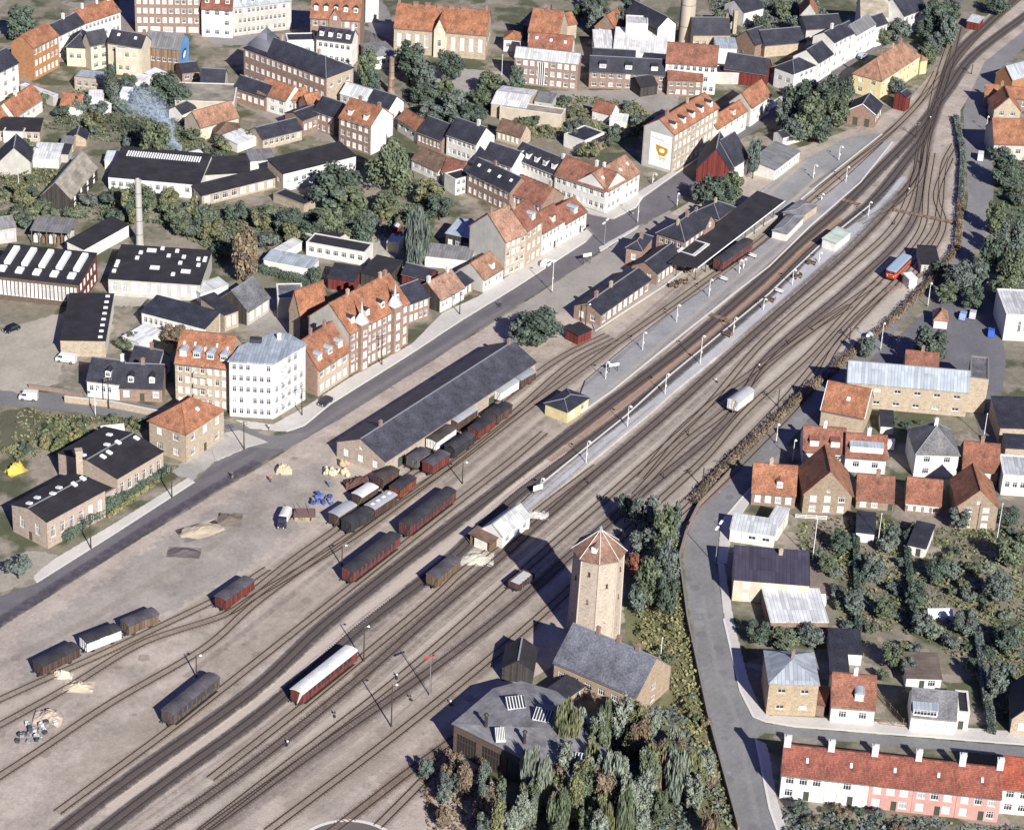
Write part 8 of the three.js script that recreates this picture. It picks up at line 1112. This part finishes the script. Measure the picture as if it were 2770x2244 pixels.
grove("olive green scrub on the bank below water tower","bank scrub","shrub","shrub",[[4,2,33.4,83.6,1.3,1.4,1.3],[4,2,31.2,92.4,1.3,1.5,1.3],[4,2,32.3,94.9,0.8,1.5,0.8],[4,2,36,110.2,1.5,1.7,1.5]]);
grove("yellowish scrub on the bank below water tower","bank scrub","shrub","shrub",[[4,6,27.8,85.2,1,1.2,1],[4,6,29.8,94.4,1.4,1.8,1.4],[4,6,32,97.9,0.7,1.1,0.7],[4,6,36.3,112.1,1,1.1,1]]);
grove("leafy green scrub on the bank below water tower","bank scrub","shrub","shrub",[[4,0,27,85.2,0.7,1.1,0.7],[4,0,32.6,95,1.6,1.7,1.6],[4,0,36.6,106,0.7,1.3,0.7],[4,0,37.3,113.2,1.3,1.3,1.3]]);
grove("brown tinged scrub on the bank below water tower","bank scrub","shrub","shrub",[[4,3,31.9,91.2,1,1.5,1],[4,3,33.7,94.7,0.9,1.1,0.9],[4,3,35.4,106.9,0.8,1.1,0.8],[4,3,38.7,114.7,1.5,1.5,1.5]]);
grove("silvery green slim birch growing in front of the engine shed","birches by the engine shed","tree","tree",[[1,7,22.9,122.2,6.8,3,5.4],[1,7,28.9,119.7,4.1,1.9,3.3],[1,7,27.6,130.6,4.7,2.1,3.8],[1,7,37.6,133.4,5.5,2.8,4.4],[1,7,31.8,135.2,3,1.6,2.4],[1,7,32.5,137.5,3.5,1.8,2.8],[1,7,5.3,147.3,4.7,2,3.7],[1,7,26.2,148.5,4.3,1.8,3.4]]);
grove("leafy green birch growing in front of the engine shed","birches by the engine shed","tree","tree",[[3,0,19.9,121,5.1,2.7,4.1],[3,0,30.7,132.4,5.2,2.8,4.1],[3,0,21.1,137.8,4.1,1.9,3.3],[3,0,11.7,148.1,5.2,2.5,4.1]]);
grove("olive green birch growing in front of the engine shed","birches by the engine shed","tree","tree",[[0,2,25.3,122.4,6.1,2.7,4.9],[0,2,28.2,135,6.7,2.7,5.4],[0,2,36.1,137.5,4.4,1.7,3.5],[0,2,23.4,146.9,3.7,1.7,3]]);
grove("brown tinged birch growing in front of the engine shed","birches by the engine shed","tree","tree",[[3,3,25.8,121.7,5.1,2,4.1],[3,3,29.3,135.2,6.1,2.4,4.9],[3,3,18,141.1,4.8,2.5,3.8],[3,3,38,147.3,3.3,1.8,2.7]]);
grove("silvery green birch growing in front of the engine shed","birches by the engine shed","tree","tree",[[0,7,14.4,124.3,6,3,4.8],[0,7,18.1,126.6,6,2.3,4.8],[0,7,12.5,137.1,6.4,2.5,5.1],[0,7,17.7,138.2,6,2.4,4.8],[0,7,35.3,140,5,2.1,4],[0,7,26.7,141.9,5.5,2.9,4.4],[0,7,18.7,152.4,5.2,2.3,4.1]]);
grove("leafy green slim birch growing in front of the engine shed","birches by the engine shed","tree","tree",[[1,0,12.6,124.6,5.4,2.9,4.4],[1,0,27.1,138.3,7.2,2.8,5.7],[1,0,16.1,143,5.9,2.8,4.7],[1,0,11.3,151.9,3.4,1.8,2.7]]);
grove("olive green birch growing in front of the engine shed","birches by the engine shed","tree","tree",[[3,2,12.5,127.6,7.2,2.9,5.8],[3,2,35.3,135.1,5.1,2.8,4.1],[3,2,16.3,142.2,5.2,2.6,4.1]]);
grove("brown tinged slim birch growing in front of the engine shed","birches by the engine shed","tree","tree",[[1,3,26.3,125.8,5.6,3,4.5],[1,3,38.6,133.6,3.8,1.8,3],[1,3,19.4,144.4,6.7,2.8,5.4]]);
grove("silvery green birch growing in front of the engine shed","birches by the engine shed","tree","tree",[[3,7,32.7,124.2,3.7,2.1,2.9],[3,7,17.4,127.8,3.2,1.8,2.6],[3,7,32.2,137.7,6.2,2.8,5],[3,7,20.9,139.6,6.4,2.8,5.1],[3,7,20.5,142.9,3.9,1.6,3.1],[3,7,12.1,145.4,4.2,1.9,3.4]]);
grove("leafy green birch growing in front of the engine shed","birches by the engine shed","tree","tree",[[0,0,18.5,129.4,6.2,2.4,5],[0,0,34.9,134.2,3.3,1.8,2.6],[0,0,29.5,143.8,4.6,1.7,3.7]]);
grove("olive green slim birch growing in front of the engine shed","birches by the engine shed","tree","tree",[[1,2,24.3,126.6,4,1.8,3.2],[1,2,15.6,140.2,6.6,2.5,5.3],[1,2,19,145.4,4.9,2.3,3.9]]);
grove("brown tinged birch growing in front of the engine shed","birches by the engine shed","tree","tree",[[0,3,33.2,127.9,4.1,1.8,3.3],[0,3,11.1,138.9,4.9,2.6,4],[0,3,11.3,146.9,5.1,2.1,4.1]]);
grove("brown tinged slim sapling before the engine shed doors","saplings at the engine shed","tree","tree",[[1,3,-2.1,131.5,1.8,1.3,1.5],[1,3,-5,138.5,3.1,1.8,2.5],[1,3,-2.4,145.4,2.8,1.4,2.2]]);
grove("grey green sapling before the engine shed doors","saplings at the engine shed","tree","tree",[[0,4,-11.9,134.3,2.8,1.8,2.2],[0,4,-5.7,137.7,2.9,2,2.3],[0,4,-3.7,137.7,1.8,1.2,1.4],[0,4,-1.5,144.8,2.4,1.7,1.9],[0,4,0.9,146,3.2,1.6,2.6]]);
grove("grey green slim sapling before the engine shed doors","saplings at the engine shed","tree","tree",[[1,4,-5.6,135.1,2.9,1.7,2.3],[1,4,-1.5,135.8,3.1,1.7,2.5],[1,4,-1.6,141.6,3.1,1.7,2.4],[1,4,1.8,143,2.9,1.4,2.3],[1,4,0.8,145.2,2.5,1.8,2]]);
grove("brown tinged sapling before the engine shed doors","saplings at the engine shed","tree","tree",[[0,3,-8.1,135.8,2.8,1.9,2.2],[0,3,-0.6,141.8,2.7,1.8,2.1],[0,3,-8.3,147.5,2.7,1.6,2.2]]);
grove("dark green garden bush in the right hand plots","right garden bushes","shrub","shrub",[[4,1,85.7,43.6,1.9,2,1.9],[4,1,92.9,50.4,1.3,1.7,1.3],[4,1,71.5,56.5,1,1.3,0.9],[4,1,73.8,61.8,1.6,1.9,1.5],[4,1,67.4,66.6,1.2,2,1.1],[4,1,96.8,67.4,1.3,1.6,1.2],[4,1,71.3,78.3,1,1.2,0.9],[4,1,95.3,87.5,1.7,1.8,1.7]]);
grove("grey green garden bush in the right hand plots","right garden bushes","shrub","shrub",[[4,4,106.5,40.6,1.1,1.6,1.1],[4,4,107.5,47.5,1,1.3,1],[4,4,64.6,52.8,1,1.2,1],[4,4,81.6,55,1.1,1.4,1.1],[4,4,103.9,53.5,1,1.3,1],[4,4,67.3,60.4,1.6,2,1.6],[4,4,102.8,60.8,1.3,1.5,1.3],[4,4,79,65.6,1.4,2.1,1.4],[4,4,72.1,66.4,1.1,1.3,1.1],[4,4,93.9,66.7,1.6,2.1,1.6],[4,4,71.5,70.5,0.8,1.3,0.8],[4,4,78.4,75.4,1.2,1.7,1.1],[4,4,68.3,79.2,1.1,1.8,1.1],[4,4,88.2,84.3,2,2.1,2],[4,4,98.6,92.3,1.5,1.5,1.4]]);
grove("leafy green garden bush in the right hand plots","right garden bushes","shrub","shrub",[[4,0,108.3,44.3,1.9,2.1,1.8],[4,0,63.1,53.6,1.1,1.5,1.1],[4,0,96.4,55.7,1.4,1.6,1.3],[4,0,88.1,62.1,1.1,1.7,1],[4,0,90.7,65.5,1.3,1.3,1.2],[4,0,67.6,72.3,1.5,2.1,1.5],[4,0,72.9,80.7,1.6,1.6,1.5]]);
grove("olive green garden bush in the right hand plots","right garden bushes","shrub","shrub",[[4,2,78.1,46.6,0.9,1.6,0.9],[4,2,91.2,52.6,1.5,1.8,1.5],[4,2,96.4,55.7,1.2,2,1.2],[4,2,93.3,62.4,1.5,1.6,1.5],[4,2,82.9,66.5,1.1,1.7,1.1],[4,2,97.3,71.6,1.5,1.7,1.4],[4,2,97.9,79.2,1.1,1.6,1]]);
grove("silvery green garden bush in the right hand plots","right garden bushes","shrub","shrub",[[4,7,78.8,50,2.2,2.3,2.2],[4,7,75.5,55,1.8,2,1.8],[4,7,98.9,56.7,1.4,2.2,1.3],[4,7,96.1,62.9,1.7,1.9,1.6],[4,7,67.3,68.6,1.3,1.5,1.3],[4,7,100.4,73,1.1,1.8,1.1],[4,7,85.5,81.5,1.7,2,1.7]]);
grove("dark green fruit tree in the right hand gardens","right garden fruit trees","tree","tree",[[0,1,69.3,51.1,3.1,2.8,2.5],[0,1,87.9,60.2,3,2.7,2.4],[0,1,82.9,69.8,3.2,2.9,2.6],[0,1,98.8,84.6,3.9,3.2,3.1],[0,1,50.3,85.8,2.9,3.2,2.3],[0,1,106.3,36.1,1.9,3.5,1.5]]);
grove("grey green fruit tree in the right hand gardens","right garden fruit trees","tree","tree",[[0,4,80.4,48.5,3.3,2.4,2.6],[0,4,75.2,61.2,2.9,2.9,2.3],[0,4,95.6,39.1,3.1,3,2.4],[0,4,99.4,67.6,4,3.5,3.2],[0,4,70.1,73.8,2.8,2.9,2.3],[0,4,91.2,79.3,3.3,3.2,2.6],[0,4,82.7,79.9,3.2,2.8,2.5],[0,4,60.6,85.9,2.4,3.2,2],[0,4,91.1,59.2,2.6,2.3,2.1],[0,4,78.3,94.7,2.4,2.2,1.9],[0,4,94,100.8,5,2.7,4]]);
grove("leafy green fruit tree in the right hand gardens","right garden fruit trees","tree","tree",[[0,0,66.1,59.6,2.4,2.5,2],[0,0,103.6,52.7,3.8,3.9,3.1],[0,0,75.7,75,2.8,2.8,2.3],[0,0,54.9,87.7,2.7,3.7,2.2],[0,0,75.6,92.4,3.4,2.8,2.7]]);
grove("dark green bush in the terrace front gardens","terrace garden bushes","shrub","shrub",[[4,1,54.2,138.3,1.6,1.9,1.6],[4,1,64.8,138.1,1.1,1.4,1.1],[4,1,62.5,138.9,0.6,1.1,0.6],[4,1,55.3,142.1,1,1.3,0.9]]);
grove("grey green bush in the terrace front gardens","terrace garden bushes","shrub","shrub",[[4,4,54.9,138.2,1.1,1.4,1.1],[4,4,68.1,138.5,1.4,1.6,1.4],[4,4,67.7,139.4,0.6,1.2,0.6],[4,4,73.3,141.4,1,1.3,1]]);
grove("brown tinged bush in the terrace front gardens","terrace garden bushes","shrub","shrub",[[4,3,61.2,138,1.3,1.6,1.2],[4,3,61.9,139.3,1.4,1.8,1.3],[4,3,56.3,141.5,1.4,1.6,1.4],[4,3,71.7,142.1,1.3,1.5,1.3]]);
grove("leafy green bush in the terrace front gardens","terrace garden bushes","shrub","shrub",[[4,0,58.8,137.8,0.6,1.1,0.6],[4,0,60.9,139,0.6,1,0.5],[4,0,63.2,141.6,1.1,1.2,1.1],[4,0,59.2,143.3,0.8,1.3,0.7]]);
grove("dark green bush behind the row of gabled houses","house row bushes","shrub","shrub",[[4,1,80,-6.3,0.9,1.1,0.9],[4,1,86.8,-5,1,1.4,0.9],[4,1,89.4,-3.4,0.9,1.5,0.9]]);
grove("leafy green bush behind the row of gabled houses","house row bushes","shrub","shrub",[[4,0,85.9,-5.9,1.4,1.7,1.4],[4,0,92.5,-5.3,0.8,1.2,0.7]]);
grove("leafy green bush in the left hand plots by the villa","villa plot bushes","shrub","shrub",[[4,0,-88.1,13.3,1.4,1.7,1.4],[4,0,-80.9,15.7,1.9,1.9,1.9],[4,0,-101.1,23.3,1.1,1.8,1.1],[4,0,-89.9,25.5,2,2.1,1.9],[4,0,-93.2,30.2,1.3,1.6,1.3]]);
grove("olive green bush in the left hand plots by the villa","villa plot bushes","shrub","shrub",[[4,2,-99.2,14.9,1.3,1.5,1.3],[4,2,-95.5,16,1.1,1.4,1.1],[4,2,-97.2,23.7,1.6,1.8,1.5],[4,2,-97.5,27.1,1.5,1.7,1.5],[4,2,-104.6,31.5,1.2,1.5,1.2]]);
grove("dark green bush in the left hand plots by the villa","villa plot bushes","shrub","shrub",[[4,1,-94.4,14.7,1.2,1.3,1.2],[4,1,-94.2,20.5,1.5,1.8,1.5],[4,1,-93.3,23.9,1.3,1.5,1.3],[4,1,-104.3,27.9,1.5,1.8,1.5]]);
grove("yellowish bush in the left hand plots by the villa","villa plot bushes","shrub","shrub",[[4,6,-83,14,1.4,1.5,1.4],[4,6,-94.4,22.2,1.9,1.9,1.9],[4,6,-100.4,25.4,1.7,1.7,1.7],[4,6,-94.2,30.7,1.9,2.1,1.9]]);
grove("brown tinged roof high shrub by the slate cottages","cottage shrubs","shrub","shrub",[[4,3,-88.2,-26.7,1,1.4,1],[4,3,-89.2,-23.7,1.1,1.4,1.1]]);
grove("leafy green roof high shrub by the slate cottages","cottage shrubs","shrub","shrub",[[4,0,-89,-24.1,1.9,2.5,1.8],[4,0,-91.2,-21.5,1.7,2.5,1.7]]);
grove("silvery green slim young birch over the engine shed roof","birches over the engine shed","tree","tree",[[1,7,12.2,135.1,5.8,2,4.6],[1,7,8.6,135.6,3.5,1.4,2.8],[1,7,23.7,139,4.7,1.5,3.7],[1,7,22.3,141.4,4.5,1.5,3.6],[1,7,24.9,143,5.2,1.7,4.1],[1,7,7,146.9,4.2,1.6,3.3],[1,7,22.1,148.2,3.4,1.2,2.7]]);
grove("olive green young birch over the engine shed roof","birches over the engine shed","tree","tree",[[3,2,17.5,134.5,5.5,2.2,4.4],[3,2,10.6,140.8,4.3,1.6,3.5],[3,2,5.5,143.6,4.1,1.5,3.2],[3,2,19.7,150.7,5.2,1.8,4.2]]);
grove("silvery green young birch over the engine shed roof","birches over the engine shed","tree","tree",[[0,7,22.1,136.3,5.8,2.2,4.6],[0,7,6,137.5,3.3,1.3,2.7],[0,7,16.8,139.6,3.9,1.5,3.1],[0,7,23.5,144,6.3,1.9,5.1],[0,7,14.5,143.9,4.8,1.5,3.8],[0,7,1,148.5,3.2,1.3,2.6],[0,7,3.5,153,5.7,2,4.6]]);
grove("leafy green slim young birch over the engine shed roof","birches over the engine shed","tree","tree",[[1,0,17.2,134.4,3.4,1.4,2.7],[1,0,1.5,140.9,3.8,1.4,3],[1,0,15.2,144.6,4.2,1.3,3.4],[1,0,23.7,149.5,4.2,1.5,3.3]]);
grove("silvery green young birch over the engine shed roof","birches over the engine shed","tree","tree",[[3,7,6.4,139.4,6.5,2.2,5.2],[3,7,8.8,141.1,6.1,1.8,4.9],[3,7,24.8,139.4,3.6,1.5,2.9],[3,7,7.5,143.6,4.8,1.7,3.8],[3,7,19.8,143.8,3.8,1.4,3],[3,7,22.2,149.7,5.2,1.6,4.2]]);
grove("olive green young birch over the engine shed roof","birches over the engine shed","tree","tree",[[0,2,16.9,135.1,3.8,1.4,3],[0,2,11.7,142.2,4.8,1.8,3.8],[0,2,18.4,146.4,5,1.8,4]]);
grove("leafy green young birch over the engine shed roof","birches over the engine shed","tree","tree",[[3,0,12.9,136.6,4,1.5,3.2],[3,0,21,140.6,3.6,1.4,2.9],[3,0,22.9,149.8,6.4,2.1,5.2]]);
grove("olive green slim young birch over the engine shed roof","birches over the engine shed","tree","tree",[[1,2,18.1,136.9,3.5,1.4,2.8],[1,2,14.4,144.9,6.4,2.1,5.1],[1,2,1.3,152.5,6.3,2.1,5]]);
grove("leafy green young birch over the engine shed roof","birches over the engine shed","tree","tree",[[0,0,16.9,141.1,5.9,2.1,4.7],[0,0,7.1,144.3,5.1,1.9,4.1],[0,0,16.4,149.4,4.4,1.8,3.5]]);
grove("grey green low bush in the lower right vegetable gardens","lower right garden bushes","shrub","shrub",[[4,4,97.5,80.6,1.2,1.2,1.2],[4,4,80.9,86.1,1.2,1.7,1.2],[4,4,101.8,86,0.8,1.4,0.8],[4,4,93.3,95.3,1.2,1.9,1.2]]);
grove("dark green low bush in the lower right vegetable gardens","lower right garden bushes","shrub","shrub",[[4,1,67.8,84.1,1.2,1.4,1.2],[4,1,91.4,84.8,0.9,1,0.9],[4,1,91.9,90.3,1.1,1.6,1.1],[4,1,93.4,100.3,1.2,1.7,1.2]]);
grove("leafy green low bush in the lower right vegetable gardens","lower right garden bushes","shrub","shrub",[[4,0,98.2,82.4,1.4,1.8,1.4],[4,0,95.4,86.7,1.2,1.4,1.2],[4,0,73.5,96.2,1.5,1.6,1.5]]);
grove("olive green low bush in the lower right vegetable gardens","lower right garden bushes","shrub","shrub",[[4,2,78.7,85.7,1.4,1.4,1.4],[4,2,99.6,86.6,1.4,1.6,1.4],[4,2,92.3,94.8,1.1,1.1,1.1]]);
grove("leafy green shrub in the gardens behind the cottages row","back garden shrubs","shrub","shrub",[[4,0,-87.8,-157.1,1.6,2.3,1.5],[4,0,-74.7,-146,1.8,2.5,1.7],[4,0,-85.7,-134.8,1.7,2.5,1.6]]);
grove("dark green shrub in the gardens behind the cottages row","back garden shrubs","shrub","shrub",[[4,1,-84,-148.1,1.4,1.6,1.3],[4,1,-84.1,-141.9,2.3,2.7,2.3],[4,1,-83.5,-132.3,2.3,2.6,2.3]]);
grove("olive green shrub in the gardens behind the cottages row","back garden shrubs","shrub","shrub",[[4,2,-76.1,-146.2,2.2,2.5,2.1],[4,2,-82.6,-138.2,2.3,2.6,2.2]]);
grove("leafy green shrub near the top left garden sheds","top left shrubs","shrub","shrub",[[4,0,-140.7,-167.8,2.4,2.7,2.4],[4,0,-137.5,-162.8,3,3,2.9],[4,0,-137.3,-162.4,2.1,2.1,2],[4,0,-135.5,-133.8,1.9,2,1.9]]);
grove("dark green shrub near the top left garden sheds","top left shrubs","shrub","shrub",[[4,1,-141.3,-166.1,2.2,2.6,2.1],[4,1,-144.1,-164,1.9,2.4,1.9],[4,1,-143.1,-156.5,1.4,1.8,1.3]]);
grove("olive green shrub near the top left garden sheds","top left shrubs","shrub","shrub",[[4,2,-144.9,-164.5,2.1,2.6,2.1],[4,2,-127.1,-165.7,1.5,2.1,1.4],[4,2,-134.2,-146.5,1.7,1.9,1.7]]);
polyTunnel('greenhouse','small glass greenhouse by the left hand villa lawn',-87.34,17.19,0.3,5,2.6,2,M.skylight);
polyTunnel('greenhouse','small glass greenhouse in the far right garden plot',87.22,73.13,0.1,5,2.6,2,M.skylight);
polyTunnel('greenhouse','small glass greenhouse beside the white garage roof',62.13,70.32,0.1,5,2.6,2,M.skylight);
undergrowth("weeds and low shrubs covering the long orchard",[[-133.9,-89.47],[-107.67,-109.23],[-96.76,-112.15],[-89.05,-102.45],[-71.8,-104.61],[-56.65,-103.49],[-36.79,-105.95],[-24.64,-113.54],[-19.17,-105.14],[-37.77,-85.35],[-46.95,-78.6],[-59.19,-79.94],[-64.6,-84.95],[-74.03,-72.58],[-93.45,-90.08],[-119.22,-89.82]],5,1.5,0);
undergrowth("rough plants filling the gardens around the smoke",[[-131.85,-172.8],[-116.95,-182.19],[-96.93,-177.6],[-90.09,-157.19],[-87.01,-134.05],[-99.55,-130.79],[-107.18,-137.99],[-121.13,-142.83],[-132.66,-148.06]],5,1.4,0);
undergrowth("rough plants between the sheds at left edge",[[-140.95,-123.81],[-132.81,-121.67],[-123.47,-119.69],[-124.47,-98.03],[-135.37,-96.67]],5,1.3,2);
undergrowth("vegetable rows and weeds of the middle gardens",[[-1.93,-176.1],[13.12,-192.74],[31.29,-189.68],[36.58,-177.72],[30.81,-162.92],[24.01,-158.59],[3.83,-159.35],[-5.56,-158.11]],4,1,2);
undergrowth("vegetables and weeds covering the right hand plots",[[61.42,41.31],[75.04,36.12],[94.89,39.94],[109.88,36.55],[100.73,105.65],[91.4,107.96],[92.22,95.6],[85.48,83.34],[80.17,80.52],[67.16,78.37],[66.92,59.29],[60.3,56.31]],3.2,0.8,2);
undergrowth("tall grass on the bank along the road bend",[[25.82,59.62],[35.65,42.89],[36.7,77.81],[39.07,111.02],[41.39,130.99],[42.82,144.37],[39.49,144.12],[33.88,111.47],[32.46,99.35],[26.33,85.45]],5,1.1,6);
undergrowth("undergrowth beneath the birches",[[12.57,122.12],[23.22,109.39],[33.98,108.45],[40.89,132.41],[42.43,143.88],[0.39,150.43],[4.29,140.9],[13.54,138.79],[22.09,129.83]],5,1.3,4);
undergrowth("flowers and weeds of the terrace front gardens",[[51.69,136.98],[65.24,137.21],[93.86,140.21],[92.63,148.13],[51.04,146.32]],6,1,4);
undergrowth("plants of the garden plots beside the villa",[[-110.72,7.82],[-98.45,10.87],[-82.48,11.34],[-81.33,18.68],[-91.39,26.99],[-106.97,31.66]],3,0.8,2);
undergrowth("scrub along the tracks at the upper right",[[135.04,-173.21],[144.82,-174.5],[129.11,-74.68],[121.34,-79.19],[120.04,-95.77],[127.77,-123.32]],4,1.4,1);
undergrowth("low plants of the school garden",[[-37.14,-189.53],[-29.23,-198.13],[-9.1,-186],[-12.62,-167.57],[-23.25,-162.66],[-33.49,-175.41]],5,1.3,1);
undergrowth("weeds in the top edge gardens",[[56.37,-285.39],[91.06,-290.66],[95.44,-268.95],[79.98,-245.39],[65.76,-231.07],[58.07,-254.82]],4,1.3,4);
undergrowth("bramble scrub before the engine shed doors",[[-14.02,130.08],[-8.23,125.34],[2.47,135.63],[4.45,147.5],[-10.36,150.01]],4,0.9,3);
grove("brown tinged slim bare branched sapling near the turntable","saplings near turntable","tree","tree",[[1,3,-6.6,133.9,3.3,1.9,2.7],[1,3,-5.1,138.3,4,2.1,3.2],[1,3,-0.5,145.2,2.8,1.8,2.2]]);
grove("grey green bare branched sapling near the turntable","saplings near turntable","tree","tree",[[0,4,-8.3,136.5,2.4,1.5,1.9],[0,4,-8.4,141.1,3.4,1.7,2.8],[0,4,-0.7,151.3,4,2.3,3.2]]);
// ---------------------------------------------------------------- ground map is complete: hand it to its texture
{ const d = groundTex.image.data, s = (v) => 255 * (v <= .0031308 ? v * 12.92 : 1.055 * Math.pow(v, 1 / 2.4) - .055); for (let i = 0; i < GN * GN; i++) { for (let k = 0; k < 3; k++) d[4 * i + k] = Math.max(0, Math.min(255, s(Math.max(0, paintMap[3 * i + k])))); d[4 * i + 3] = 255; } groundTex.needsUpdate = true; }
renderer.render(scene, camera);
